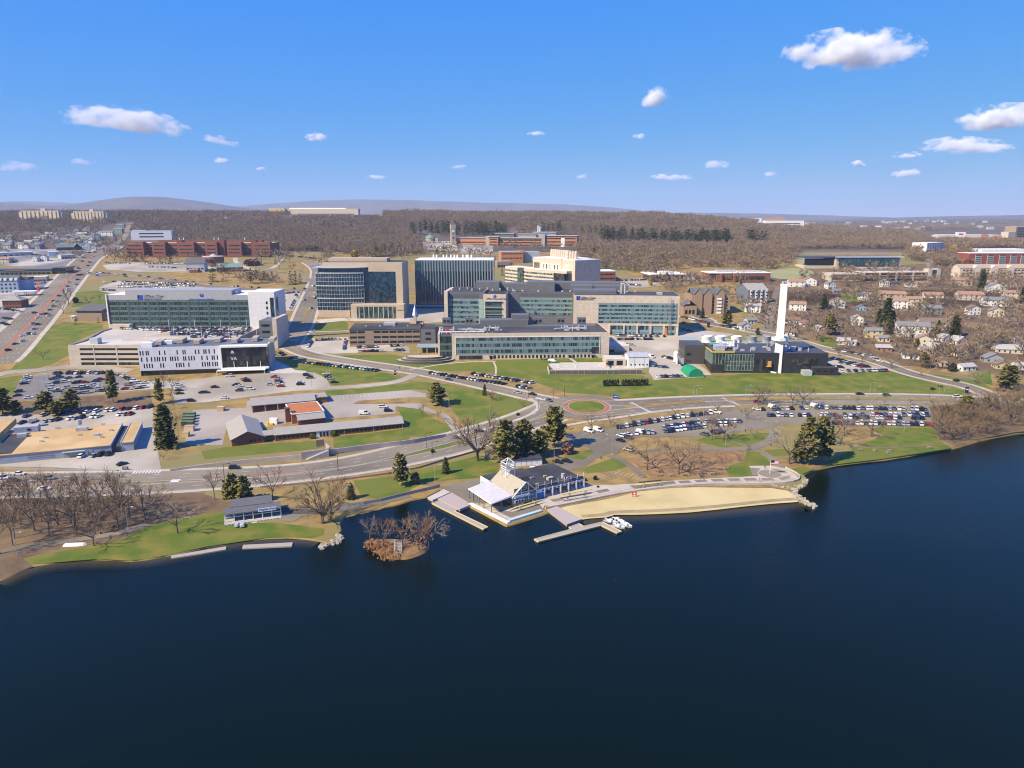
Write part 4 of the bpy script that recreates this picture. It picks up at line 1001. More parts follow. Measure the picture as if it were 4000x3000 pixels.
F.b('penthouse',K_grey,(F.u(1858,22),F.u(1950,22),24,40,Hm,pz),(F.u(1950,26),F.u(2056,26),28,42,Hm,pz - 1.5),(F.u(2056,22),F.u(2164,22),24,42,Hm,pz + .3),(F.u(2226,30),F.u(2310,30),26,44,Hm,F.h(2260,1115,28)),(F.u(2310,32),F.u(2448,32),31,48,Hr - 2,F.h(2400,1117,32)),(F.u(2236,20),F.u(2400,20),10,30,Hr,Hr + 2.6))
F.b('rear_range',K_grey,(F.u(2164,40),F.u(2420,40),44,60,0,F.h(2300,1104,44)))
x = MB()
for k in range(16):
    u = uD + 4 + k * 6.3; v = 23 + (k * 37 % 11) * .3; x.box(u,u + 1.6,v,v + 1.4,Hm,Hm + 1.3)
for k in range(10): x.cyl(uB + 2 + k * 5.3,9 + (k % 3) * 6,Hg,Hg + 1.8,.6,.5,8)
for px in (2424,2438): x.cyl(F.u(px,8),14,Hr,Hr + 7,.8,.8,8)
x.box(F.u(2565),F.u(2585),6,12,Hr,Hr + 1.5); x.build('roof_plant',K_mech,F.th)
text(F.th,'UMass Memorial Health',F.u(1901),-.12,F.h(1930,1170),1.75,K_navy); hearts(F,F.u(1934),-.05,F.h(1930,1157.5),1.2)
crest(F,F.u(2249),-.05,F.h(2260,1172),2.9,2.9); text(F.th,'UMass Chan',F.u(2266),-.12,F.h(2260,1166.5),2.2,K_navy); text(F.th,'MEDICAL SCHOOL',F.u(2266),-.12,F.h(2260,1172),1.15,K_navy)
# ---- four-storey front block
F = Fr('front_hospital_block','low long cream hospital block with a black roof above the helicopter lawn','hospital',G(1714,1407),G(2378,1397),drop=.6)
L = F.L; H = F.h(1765,1306); uc = F.u(1764); D = 45
F.b('wall',K_cream,(uc,L,0,D,-3,H)); F.b('corner_wall',K_grey,(1,uc,.8,D - 4,-3,H - .6)); F.b('corner_glass',V_dark,(.2,uc - .2,.5,.9,3.6,H - 1.5),(.85,1.05,2,28,3.6,H - 1.5))
F.b('corner_spandrel',V_spand,*[(.2,uc - .2,.4,.6,z,z + 1.3) for z in (6.3,10.6)]); F.b('end_pier',K_cream,(-.4,.9,.3,32,0,H))
u0,u1 = F.u(1780),F.u(2343); zt = F.h(1900,1318); fl = (zt - F.h(1900,1383)) / 2.72
for k in range(3):
    z1 = zt - fl * k
    F.b('window_band',V_hosp,(u0,u1,-.1,.3,z1 - fl * .56,z1)); F.b('spandrel',V_span,(u0,u1,-.13,.3,z1 - fl,z1 - fl * .56)) if k < 2 else F.b('spandrel',V_span,(u0,u1,-.13,.3,z1 - fl * .75,z1 - fl * .56))
x = MB(); q = u0; k = 0
while q < u1:
    w = .17 if k % 6 == 0 else .06; x.box(q - w,q + w,-.26,-.08,zt - fl * 2.75,zt); q += 1.25; k += 1
x.build('mullion',mat('fine_mullion',(.2,.25,.25),.5),F.th)
F.b('frame_edge',K_white,(u0 - .4,u1 + .4,-.35,.1,zt,zt + .35),(u0 - .4,u0,-.35,.1,zt - fl * 2.8,zt),(u1,u1 + .4,-.35,.1,zt - fl * 2.8,zt))
F.b('corner_opening',V_black,(F.u(2313),F.u(2341),-.4,.1,zt - fl * 2.7,zt - fl * 1.75))
F.b('ground_glazing',V_win,(F.u(1792),F.u(1884),-.08,.2,.9,3.6)); F.win(lin(F.u(1925),F.u(2211),19) + lin(F.u(2236),F.u(2310),5),[1.5],1.35,2.1,V_win)
F.win([F.u(1917),F.u(2227),F.u(2318)],[.2],1.6,2.9,K_dark,name='door')
F.b('door_canopy',K_grey,*[(u - 1.6,u + 1.6,-1.2,0,3.2,3.5) for u in (F.u(1917),F.u(2227),F.u(2318))])
F.b('roof',K_roofb,(uc + .2,L - .5,.5,D - .4,H - .1,H + .12),(1.3,uc,1.2,D - 4.4,H - .7,H - .45)); F.b('parapet',K_cream,(uc,L,0,.5,H,H + .55),(L - .5,L,.5,D,H,H + .55))
hp = F.h(2100,1265,22)
F.b('penthouse',K_grey,(F.u(1876,30),F.u(2063,30),30,42,H,F.h(1960,1251,30)),(F.u(2000,34),F.u(2066,34),33,44,H,F.h(2030,1231,33)),(F.u(2060,24),F.u(2330,24),26,34,H,F.h(2150,1273,26)),(F.u(1700,30),F.u(1880,30),36,40,H,F.h(1760,1268,36)))
for px,v in ((1745,41),(1834,41),(2103,38),(2190,38),(2272,38)):
    F.b('vent_housing',K_grey,(F.u(px,v) - 3,F.u(px,v) + 3,v,v + 4,H,H + 5.4)); F.b('vent_opening',K_dark,*[(F.u(px,v) + s_ - .8,F.u(px,v) + s_ + .8,v - .1,v + .1,H + 2.4,H + 4) for s_ in (-1.3,1.3)])
x = MB(); rng = random.Random(5)
for px0,px1,v0 in ((1720,1890,10),(1890,1945,16),(2165,2285,12)):
    ua,ub = F.u(px0,v0),F.u(px1,v0)
    x.tube([(ua,v0,H + 1.3),((ua + ub) / 2,v0 + 3,H + 1.3),(ub,v0,H + 1.5)],.55)
    for _ in range(9):
        u,v = rng.uniform(ua,ub),v0 + rng.uniform(-3,5); hgt = rng.uniform(.8,2.6); x.box(u,u + rng.uniform(.8,3),v,v + rng.uniform(.8,2),H - .3,H + hgt)
    for _ in range(4): u,v = rng.uniform(ua,ub),v0 + rng.uniform(-2,4); x.cyl(u,v,H - .3,H + rng.uniform(2.4,4.4),.45,.35,8)
x.build('roof_ductwork',K_mech,F.th)
x = MB(); x.box(1.5,F.u(1890,4),3,3.3,H + .9,H + 1.7)
for k in range(12): x.box(2 + k * 3.1,2.2 + k * 3.1,3,3.3,H - .4,H + 1)
x.build('roof_rail',K_trim,F.th)
text(F.th,'EMERGENCY',-.45,20,H - 2.6,2.3,K_red,rot=(R(90),0,R(-90)))
F.b('roof_marker',K_red,(5.2,6.2,5,5.3,H,H + 3.4),(6.2,7.2,5,5.3,H + 2,H + 3.4))
F.b('entrance_canopy',mat('glass_canopy',(.30,.38,.40),.3),(-16,-1,16,29,6.6,7.0)); F.b('canopy_post',K_trimg,*[(-15 + 6 * k,-14.5 + 6 * k,16.5,17,-1,6.6) for k in range(3)])
F.b('right_annex',K_cream,(L,L + 17,14,34,-3,6.5)); F.b('annex_roof',K_deckd,(L + .3,L + 16.7,14.3,33.7,6.5,6.6)); F.b('annex_opening',K_dark,(L + 3,L + 6.5,13.9,14.1,1.6,4.2))
# curved terrace of planted steps at its left corner
c = F.w(-9,1); t_ = thing('terraced_garden','curved stepped stone terrace at the left corner of the low cream hospital block','terrace',(c.x,c.y,tz(c.x,c.y) - .4),F.a)
for k,r in enumerate((17,14,11)):
    pts = [(r * 1.15 * math.cos(a),r * .62 * math.sin(a)) for a in np.linspace(-math.pi,.15,22)]
    x = MB(); x.prism(pts + [(r,4),(-r,4)],-2,.9 + 1.1 * k); x.build('step',M_walk,t_)
    x = MB()
    for a,b in zip(pts[:-1],pts[1:]): x.prism([(a[0] * 1.015,a[1] * 1.02 - .1),(b[0] * 1.015,b[1] * 1.02 - .1),(b[0],b[1]),(a[0],a[1])],-2,1.15 + 1.1 * k)
    x.build('step_wall',mat('dark_stone',(.10,.09,.08),.9),t_)
# ---- tan three-storey block
F = Fr('tan_office_block','plain tan brick three-storey block with a black roof beside a small car park','office building',G(1368,1351),G(1643,1344),drop=.5)
L = F.L; H = F.h(1368,1290); D = F.uv(1379,1265,H)[1]
F.b('wall',K_brown,(0,L,0,D,-3,H)); F.b('roof',K_roofb,(-.3,L + .3,-.3,D + .3,H,H + .35)); F.b('roof_plant',K_mech,(L * .45,L * .62,D * .6,D * .85,H + .3,H + 2),*[(L * .2 * k,L * .2 * k + 1,D * .4,D * .4 + 1,H + .3,H + 1.3) for k in range(1,5)])
zs = [F.h(1400,1302),F.h(1400,1322),F.h(1400,1341)]
us_ = [F.u(q) for q in (1380,1411,1473,1504,1535,1566,1596,1626)]
F.win(us_,zs,L * .098,1.5,V_win); F.win(lin(3,D - 3,3),zs,3,1.5,V_win,'right',L)
F.b('string_course',mat('tan_band',(.36,.27,.195),.9),*[(-.05,L + .05,-.1,.02,z - .8,z - .4) for z in zs])
F = Fr('link_block','grey flat-roofed link between the tan block and the low cream hospital','building',PY(1645,522),PY(1702,522))
F.b('wall',K_grey,(0,F.L,0,26,-3,11)); F.b('roof',K_roofb,(.2,F.L - .2,.2,25.8,11,11.2)); F.win([F.L * .5],[3,7],4,1.8,V_win)
F = Fr('covered_walkway','pale covered walkway running from the boulevard to the tan brick block','walkway',GT('B2',1100,320),GT('B2',1560,290))
F.b('roof',K_trimg,(0,F.L,0,3,3,3.25)); F.b('post',K_trimg,*[(F.L * k / 14,F.L * k / 14 + .2,.2,.4,-1,3) for k in range(15)])
F = Fr('chapel_block','low red-roofed block with a white steeple right of the tan brick block','building',PY(1600,545),PY(1650,545))
F.b('wall',K_brick,(0,F.L,0,14,-4,6)); x = MB(); x.gable(0,F.L,0,14,6,4,'x'); x.build('roof',K_orange,F.th); x = MB(); x.box(F.L * .3,F.L * .5,3,6,5,15); x.build('tower',K_deck,F.th); x = MB(); x.cyl(F.L * .4,4.5,15,23,2,.1,4); x.build('steeple',K_trim,F.th)
# ================================================================== buildings nearer the lake
def houseroof(F,u0,u1,v0,v1,z,h,axis,m,over=.5,name='roof'):
    x = MB(); x.gable(u0,u1,v0,v1,z,h,axis,over); return x.build(name,m,F.th)
# ---- retail block with the tan gravel roof
F = Fr('retail_block','long grey-walled shop block with a tan gravel roof beside the avenue, lower left','shop building',T_ := G(*T('C1',-10,318)),G(*T('C1',1446,173)))
L = F.L; H = F.h(*T('B1',1445,1470)); us = F.uv(*T('B1',1215,1470),H)[0]; D = 38; ux = us - 1
M_gw = mat('painted_block',(.36,.385,.44),.9,(.32,.345,.40),.4)
F.b('wall',M_gw,(-30,us - .2,0,D,-2,H),(us + 3.4,L,1.5,D - 1,-2,H + .2)); F.b('recess_roof',K_roofb,(us - .2,us + 3.4,1,D - 1,-1,H - .9))
F.b('roof',K_rooft,(-30,us - .2,-.3,D,H,H + .28),(us + 3.6,L + .2,1.2,D - 1,H + .2,H + .45)); F.b('parapet',M_gw,(us - .5,us - .1,-.3,D,H + .2,H + .6),(L - .2,L + .25,1.2,D - 1,H + .4,H + .75),(us + 3.4,us + 3.8,1.2,D - 1,H + .3,H + .7))
F.b('upper_block',K_rooft,(-30,F.uv(*T('B1',100,1340),H)[0],20,D + 18,H + .2,H + 3)); F.b('upper_wall',M_gw,(-30,F.uv(*T('B1',100,1340),H)[0],19.7,20,H,H + 3.2))
F.b('entrance_wall',mat('stained_render',(.33,.35,.36),.9,(.26,.27,.27),1.2),(F.u(180),F.u(300),-.12,.2,-1,H - .6)); F.b('door',K_trim,(F.u(269),F.u(279),-.2,-.1,.2,2.4))
F.b('canopy',K_trimg,(F.u(176),F.u(272),-1.3,.1,H - 1.2,H - .9)); F.b('wall_sign_frame',K_brown,(F.u(30),F.u(138),-.2,-.1,2.5,2.62),(F.u(30),F.u(138),-.2,-.1,1.7,1.82))
x = MB(); rng = random.Random(2)
for (a,b_,s_) in ((315,1242,3),(310,1330,3.4),(600,1310,1.2),(600,1325,1.8),(1095,1280,1.6),(1180,1345,1.5),(1015,1400,2.2),(1080,1420,1.4),(465,1425,1.5),(425,1465,1.4),(840,1395,1.4),(185,1420,3.6)):
    u,v = F.uv(*T('B1',a,b_),H); y = MB(); y.box(u,u + s_,v,v + s_ * .8,H + .25,H + .5 + s_ * .4); y.build('roof_unit',K_mech,F.th)
u,v = F.uv(*T('B1',860,1270),H); x.cyl(u,v,H + .2,H + 2.6,1.1,1.1,14); x.build('roof_tank',K_mech,F.th); u,v = F.uv(*T('B1',820,1350),H); F.b('roof_plant',K_mech,(u,u + 5,v,v + 3,H + .3,H + 2.0))
u,v = F.uv(*T('B1',180,1370),H); F.b('roof_hut',M_gw,(u - 1,u + 9,v,v + 5,H,H + 3.1)); F.b('hut_window',K_dark,(u + 4.5,u + 6,v - .1,v,H + 1.2,H + 2.2))
u,v = F.uv(*T('B1',60,1420),H); F.b('roof_pit',K_roofb,(u,u + 9,1.2,v + 6,H + .2,H + .32))
# ---- red-brick depot: long low range,gabled wing,chimney block,vehicle bays
F = Fr('brick_office_range','long low red-brick range with a pale gabled roof, just above the avenue','office building',GT('B2',760,1447),GT('B2',2143,1303))
L = F.L; H = 3.1
zr = 2.0; D = 10
x = MB(); x.gwall(0,L,0,D,-2,H,zr,'x'); x.build('wall',K_brickd,F.th); houseroof(F,0,L,0,D,H,zr + .1,'x',K_shing)
F.win([F.uv(*T('B2',q,1400 - (q - 810) * .104),1.6)[0] for q in (812,860,906,952,1000,1045,1088,1134)] + lin(F.uv(*T('B2',1400,1340),1.6)[0],F.uv(*T('B2',2130,1265),1.6)[0],17),[.95],1.15,1.25,V_win)
uf = F.uv(*T('B2',1212,1370),1)[0]; F.b('entrance_front',K_trim,(uf - .5,uf + 7,-.15,.1,-.5,H)); F.win([uf + 1.6,uf + 3.2,uf + 4.8],[.2],1.0,2.3,V_win,at=-.2,name='door'); F.b('downpipe',K_trim,*[(L * k,L * k + .12,-.2,-.05,-1,H) for k in (.0,.31,.53,.76,.995)])
F = Fr('brick_gabled_wing','square red-brick wing with a pale gabled roof, left of the long brick range','building',GT('B2',296,1505),GT('B2',645,1462))
L = F.L; H = 3.3; D = F.uv(*T('B2',575,1212),H)[1]
x = MB(); x.gwall(0,L,0,D,-2,H,3.1,'y'); x.build('wall',K_brick,F.th); houseroof(F,0,L,0,D,H,3.2,'y',K_shing,.7); F.win([L * .58,L * .71,L * .85],[1],1.1,1.2,V_win); F.win([D * .12,D * .2],[1],1.1,1.2,V_win,'left',0)
F.b('link_wall',K_brickd,(L,L + 6,2,8,-2,H - .4)); x = MB(); x.gable(L,L + 6,1.5,9,H - .4,1.4,'x',.2); x.build('link_roof',K_shing,F.th); F.b('link_glass',V_black,(L + .4,L + 5.5,1.9,2.1,0,2.4))
F = Fr('brick_hall_block','taller square brick block with a flat rust-orange roof and a brick chimney','building',GT('B2',945,1262),GT('B2',1295,1213))
L = F.L; H = F.h(*T('B2',958,1158)); D = F.uv(*T('B2',915,1047),H)[1]
F.b('wall',mat('bright_brick',(.36,.15,.09),.9,(.30,.12,.075),1.0),(0,L,0,D,-2,H)); F.b('roof',mat('rust_roof',(.46,.165,.055),.9,(.40,.14,.05),.3),(.35,L - .35,.35,D - .35,H,H + .12)); F.b('eaves_trim',K_trim,(-.25,L + .25,-.25,.3,H - .1,H + .22),(-.25,.3,-.25,D,H - .1,H + .22),(L - .3,L + .25,-.25,D,H - .1,H + .22),(-.25,L + .25,D - .3,D + .25,H - .1,H + .22))
F.b('chimney',K_brickd,(-2.6,-.4,3,6,-2,H + 2.4)); F.b('chimney_cap',K_brickd,(-2.8,-.2,2.8,6.2,H + 2.4,H + 2.8))
F.b('annex_wall',K_brickd,(2.5,L - 1,-5,0,-2,3.2)); x = MB(); x.gable(2.5,L - 1,-5.5,1.0,3.2,1.8,'x',.5); x.build('annex_roof',K_shing,F.th)
F = Fr('vehicle_bay_range','brick vehicle garage with wide dark bay doors and a long pale gabled roof','garage',GT('B2',512,1142),GT('B2',1192,1062))
L = F.L; H = F.h(*T('B2',512,1062)); D = 12
x = MB(); x.gwall(0,L,0,D,-2,H,2.4,'x'); x.build('wall',K_brick,F.th); houseroof(F,0,L,0,D,H,2.5,'x',K_shing)
F.win(lin(.6,L - .4,5),[.1],L / 5 - 1.3,H - .9,mat('brown_door',(.06,.028,.02),.8),name='bay_door'); F.b('pillar',K_trim,*[(L * k / 5,L * k / 5 + .25,-.2,0,0,H) for k in range(6)])
F.b('annex_wall',K_brick,(L,L + 7,3,13,-2,H + .4)); F.b('annex_roof',K_shing,(L - .3,L + 7.3,2.7,13.3,H + .4,H + .8))
F = Fr('equipment_cabinet','white box unit with a yellow duct behind the brick gabled wing','equipment',GT('B2',700,1265),GT('B2',778,1268)); F.b('cabinet',K_trim,(0,F.L,0,2.4,0,3.0)); F.b('duct',mat('yellow_duct',(.75,.48,.02),.6),(-2.2,-.3,-1,.2,0,1.2),(.5,2.2,-1.2,-.1,.2,.9))
F = Fr('tan_shed','small tan wooden shed alone on the tarmac left of the vehicle bays','shed',GT('B2',133,1127),GT('B2',202,1127)); F.b('wall',mat('tan_wood',(.46,.33,.2),.9),(0,F.L,0,2.4,0,2.3)); F.b('roof',mat('tan_roof',(.55,.42,.3),.9),(-.2,F.L + .2,-.2,2.6,2.3,2.5))
for k in range(4):
    c = GT('B1',2030 + 6 * k,1275 - 32 * k); t_ = thing('storage_container','dark green storage container, %s of the four stacked rows by the tall dark spruce' % ('nearest','second','third','farthest')[k],'container',c,.02,'green containers by the spruce')
    MB().box(-3,3,-1.2,1.2,0,2.1).build('container_body',mat('container_green',(.05,.085,.05),.7),t_); MB().box(-3.1,3.1,-1.3,1.3,2.1,2.25).build('lid',mat('lid_green',(.14,.19,.11),.7),t_)
for k,(a,b_,nm,c_) in enumerate(((2050,1335,'cream metal container right of the small yellow one',(.62,.5,.33)),(2012,1395,'small yellow and cream container nearest the spruce',(.62,.44,.2)))):
    c = GT('B1',a,b_); t_ = thing('metal_container',nm,'container',c,.1); MB().box(-2.2 + k * .8,2.2 - k * .8,-1.5,1.5,0,2.6 - .4 * k).build('container_body',mat(('cream_metal' if k == 0 else 'yellow_metal'),c_,.7),t_); MB().box(-2.3 + k * .8,2.3 - k * .8,-1.6,1.6,2.6 - .4 * k,2.75 - .4 * k).build('lid',mat('red_lid',(.5,.3,.22),.7),t_)
# bank stair and retaining wall along the avenue
M_pink = mat('pink_concrete',(.46,.38,.355),.9,(.40,.33,.31),.2,detail=6)
def wallstrip(name,label,pxs,h,th,m,cat='wall',lift=0):
    pts = line(pxs,1); a = offset_line(pts,0); b = offset_line(pts,th); x = MB()
    for i in range(len(pts) - 1):
        z0 = tz(*a[i]) + lift; z1 = tz(*a[i + 1]) + lift; hh = h[0] + (h[1] - h[0]) * i / (len(pts) - 1) if isinstance(h,tuple) else h
        k = len(x.v); x.v += [(*a[i],z0 - 1),(*a[i + 1],z1 - 1),(*b[i + 1],z1 - 1),(*b[i],z0 - 1),(*a[i],z0 + hh),(*a[i + 1],z1 + hh),(*b[i + 1],z1 + hh),(*b[i],z0 + hh)]
        for q in ((0,1,5,4),(2,3,7,6),(4,5,6,7),(3,0,4,7),(1,2,6,5)): x.f.append(tuple(k + j for j in q)); x.m.append(0)
    return tag(x.build(name,m),label,cat)
wallstrip('retaining_wall','low pinkish concrete retaining wall left of the bank stairs, along the avenue',[T('C1',1840,392),T('C2',0,345),T('C2',500,300),T('C2',1040,262)],(1.0,2.4),.5,M_pink)
wallstrip('retaining_wall','longer pinkish concrete retaining wall right of the bank stairs, along the avenue',[T('C2',1360,215),T('C2',1800,150),T('C2',2212,100),T('B3',200,1440),T('B3',390,1405)],(2.6,1.6),.5,M_pink)
F = Fr('bank_stairs','pinkish concrete stair block climbing the bank from the avenue to the brick range','stairs',GT('C2',1045,265),GT('C2',1360,218)); L = F.L
F.b('wall',M_pink,(0,L,0,.5,-1,3.4),(L - .6,L,0,7,-1,4)); x = MB()
for k in range(10): x.box(L * .15 + k * 1.0,L * .15 + k + 1.0,-1.7,-.05,-1,.3 + .3 * k)
x.build('step',M_conc,F.th); x = MB(); x.bar((L * .15,-1.7,1.3),(L * .15 + 10,-1.7,4.2),.06); x.build('handrail',K_steel,F.th); F.b('lattice_gate',K_brown,(L * .62,L * .9,6,6.2,3,6.2))
# ---- power plant
A_,B_ = GT('B4',1045,706),PY(3263,452)
F = Fr('power_plant','black-clad power plant with a glazed corner and a cluttered dark roof','power plant',A_,B_,drop=.5)
L = F.L; H = F.h(*T('B4',1050,492)); D = 44
F.b('wall',K_char,(3,L * .93,0,D,-4,H),(L * .80,L,-4,12,-4,5.0)); F.b('corner_base',K_char,(-.3,8,-.6,16,-4,6.2)); F.b('corner_glass',V_green,(-.2,8.2,-.5,20,6.2,H - .3)); F.b('front_glass',V_green,(8.3,26,-.25,.4,2.2,H - .8))
x = MB()
for k in range(11): x.box(8.3 + k * 1.77,8.5 + k * 1.77,-.4,-.2,2.2,H - .8)
for z in (2.2,5.2,7.8,H - .9): x.box(8.3,26,-.4,-.2,z,z + .18)
for k in range(8): x.box(-.4,-.15,k * 2.4,k * 2.4 + .2,6.2,H - .3)
for k in range(5): x.box(k * 2,k * 2 + .18,-.7,-.45,6.2,H - .3)
x.build('glazing_frame',mat('pale_green_frame',(.30,.36,.33),.6),F.th)
F.b('dark_window',V_black,(F.u(2962),F.u(3010),-.12,.2,1.5,9.8)); F.win([F.u(3176),F.u(3196)],[6.0],2.6,4.2,V_black,name='tall_window'); F.win([L * .84,L * .9,L * .95],[2.4],2.0,1.2,V_black,at=-4)
F.b('office_block',linemat('dark_panel',(.075,.068,.065),(.05,.045,.045),[1,2],[3,4],.03,.6),(-13.5,-.2,19,40,-3,H + 1.4)); F.win(lin(20,38,4),[3.2,8],3.0,3.2,V_black,'left',-13.5)
F.b('office_window',V_black,(-12.5,-9,18.9,19.1,3,5),(-12.5,-9,18.9,19.1,8,10)); F.b('roof_screen',mat('lattice_white',(.5,.55,.6),.6),(-12,-1,39,39.3,H + 1.4,H + 4.2))
F.b('roof',mat('slate_membrane',(.055,.06,.08),.8,(.075,.08,.1),.1),(3.2,L * .93 - .2,.3,D - .3,H,H + .2),(-.1,8,-.4,20,H - .25,H + .12),(-13.2,-.5,19.3,39.7,H + 1.4,H + 1.5)); F.b('annex_roof',K_roofb,(L * .80 + .2,L - .2,-3.8,11,5.0,5.15))
F.b('roof_fence',mat('yellow_rail',(.6,.42,.06),.6),(0,14,-.3,-.2,H + .1,H + 1.1),(-.2,-.1,0,18,H + .1,H + 1.1)); F.b('air_handler',K_mech,(3.4,9.4,6,13,H,H + 3.4),(8,12,12,18,H,H + 4))
x = MB()
for k in range(8): x.tube([(10 + k * .95,12,H + 2.0),(10 + k * .95,14.5,H + 4.6),(10.3 + k * .9,17,H + 2)],.35)
x.build('exhaust_duct',K_trim,F.th)
rng = random.Random(9)
for k in range(38):
    u,v = rng.uniform(14,L * .88),rng.uniform(4,38); s_ = rng.uniform(.7,2.4); x = MB(); hh = rng.uniform(.8,2.2)
    if k % 3: x.box(u,u + s_ * 1.4,v,v + s_,H + .18,H + .2 + hh)
    else: x.cyl(u,v,H + .18,H + .6 + hh * 1.3,s_ * .35,s_ * .3,10)
    x.build('roof_unit',K_mech,F.th)
for k,(px,c_) in enumerate(((2762,0),(2813,0),(2877,0),(2937,1),(2992,1),(3048,1))):
    u = F.u(px,40); x = MB(); zt = F.h(2800,1312,40); x.lathe(u,40,[(3.7,H - 1),(3.2,zt - 2.6),(3.75,zt)],20); x.lathe(u,40,[(3.5,zt),(3.0,zt - 2.6)],20); x.cyl(u,40,zt - 2.8,zt - 2.6,3,3,20); x.build('cooling_tower',[K_trim,mat('grey_tower',(.30,.30,.31),.7)][c_],F.th)
F.b('green_pipework',mat('green_pipe',(.16,.42,.28),.5),(F.u(2780,40),F.u(3080,40),38,38.6,H + 1.2,H + 1.9),(4,12,25,26,H + 1,H + 2)); F.b('tower_platform',K_steel,(F.u(2750,40) - 3,F.u(3060,40) + 3,35.5,43.5,H,H + .3))
F.b('loading_dock',K_trimg,(L * .72,L * .79,-5,0,0,3.2)); F.b('side_platform',mat('orange_platform',(.62,.33,.08),.6),(F.u(3003),F.u(3020),-2.2,-.2,5.0,5.3),(F.u(3008),F.u(3020),-1.6,-.3,5.3,8.4))
x = MB(); pts = [F.uv(*T('B4',a,b_),2) for a,b_ in ((1320,640),(1390,640),(1470,660),(1560,650),(1650,675),(1740,690))]
x = MB(); x.tube([(p[0],p[1] - 2.0,2.3 - .25 * k) for k,p in enumerate(pts)],.75,10); x.build('silver_pipe',mat('silver_lagging',(.62,.62,.62),.35,metal=.5),F.th)
F.b('pipe_stand',K_steel,*[(p[0] - .15,p[0] + .15,p[1] - 2.2,p[1] - 1.8,-3,2) for p in pts])
# chimney
c = GT('B4',1757,700); t_ = thing('tall_chimney','tall slender white chimney standing in front of the black power plant','chimney',c - Vector((0,0,1.5)),R(22))
Hc_ = top_z(c,1112) - c.z + 1.5; Hk = top_z(c,T('B4',0,345)[1]) - c.z + 1.5
x = MB(); x.cyl(0,0,0,Hk,3.55,3.35,4,False); x.cyl(0,0,Hk,Hc_,3.3,2.9,4); x.build('shaft',mat('white_chimney',(.78,.77,.75),.7,(.70,.69,.67),.25,sx=(1,1,.15)),t_)
MB().cyl(0,0,Hk - .6,Hk + .3,5.0,5.0,8).build('platform',K_trim,t_); x = MB(); x.cyl(0,0,Hk + .3,Hk + 1.4,5.0,5.0,8,False); x.build('platform_rail',K_trim,t_)
for s_ in (-1,1): MB().cyl(s_ * .95,0,Hc_,Hc_ + 2.0,.85,.85,12).build('flue',K_trimg,t_)
MB().cyl(0,0,Hc_ - .5,Hc_ + .3,3.2,3.2,4).build('crown_band',K_trim,t_); MB().box(-2.6,2.6,-2.9,-2.5,Hc_ * .4,Hc_ * .41).build('ladder_bracket',K_steel,t_)
# white hangar,tent,tank
F = Fr('white_hangar','white metal-clad garage with a grey gabled roof beside the helipad','garage',GT('B4',150,655),GT('B4',370,652)); L = F.L; H = F.h(*T('B4',150,540)); D = 13
x = MB(); x.gwall(0,L,0,D,-2,H,1.6,'x'); x.build('wall',linemat('white_siding',(.72,.71,.69),(.62,.61,.6),0,.9,.06),F.th); houseroof(F,0,L,0,D,H,1.7,'x',K_mech,.3); F.b('pier',K_trimg,*[(L * k,L * k + .15,-.12,0,0,H) for k in (.28,.76)])
x = MB(); F.win([L * .13,L * .33,L * .55,L * .72,L * .92],[1.6],.9,.9,K_dark,name='porthole'); F.b('side_door',K_trim,(-.12,0,2,11,0,H * .8)); F.b('flat_wing',K_deck,(-14,-1,4,18,-2,5)); F.b('wing_roof',K_deckd,(-13.8,-1.2,4.2,17.8,5,5.15)); F.b('wing_opening',K_dark,(-13,-9,3.9,4.1,1,4),(-7,-3,3.9,4.1,1,4))
P0_,P1_ = GT('B4',800,762),GT('B4',965,756)
F = Fr('green_shelter','bright green arched fabric shelter below the power plant','tent',P0_,P1_); L = F.L; r = L / 2; hh = F.h(*T('B4',882,668)); x = MB(); n = 16
arc = [(r - r * math.cos(math.pi * k / n),hh * math.sin(math.pi * k / n) ** .85) for k in range(n + 1)]
for a,b_ in zip(arc[:-1],arc[1:]): x.quad((a[0],0,a[1]),(a[0],15,a[1]),(b_[0],15,b_[1]),(b_[0],0,b_[1]))
x.build('cover',mat('green_fabric',(.015,.27,.12),.6),F.th,True); x = MB(); x.quad(*[(a[0],.02,a[1]) for a in arc]); x.quad(*[(a[0],14.98,a[1]) for a in arc[::-1]]); x.build('end_panel',mat('green_panel',(.02,.24,.11),.6),F.th); F.b('base_rail',M_conc,(-.2,L + .2,-.2,.2,-.6,.4))
c = GT('B4',662,605); t_ = thing('storage_tank','tall white cylindrical tank at the left end of the power plant','tank',c); x = MB(); h_ = top_z(c,T('B4',0,475)[1]) - c.z; x.cyl(0,0,1,h_ - .8,1.6,1.6,18); x.cyl(0,0,h_ - .8,h_,1.6,.6,18); x.build('tank_shell',K_trim,t_); x = MB(); [x.box(a - .15,a + .15,b_ - .15,b_ + .15,-.5,1) for a in (-1,1) for b_ in (-1,1)]; x.build('leg_frame',K_steel,t_); MB().box(1.8,6,-1,1.4,-.3,3.2).build('pump_skid',K_mech,t_); MB().cyl(.2,-2.4,0,3.6,.8,.8,14).build('small_tank',K_trim,t_)
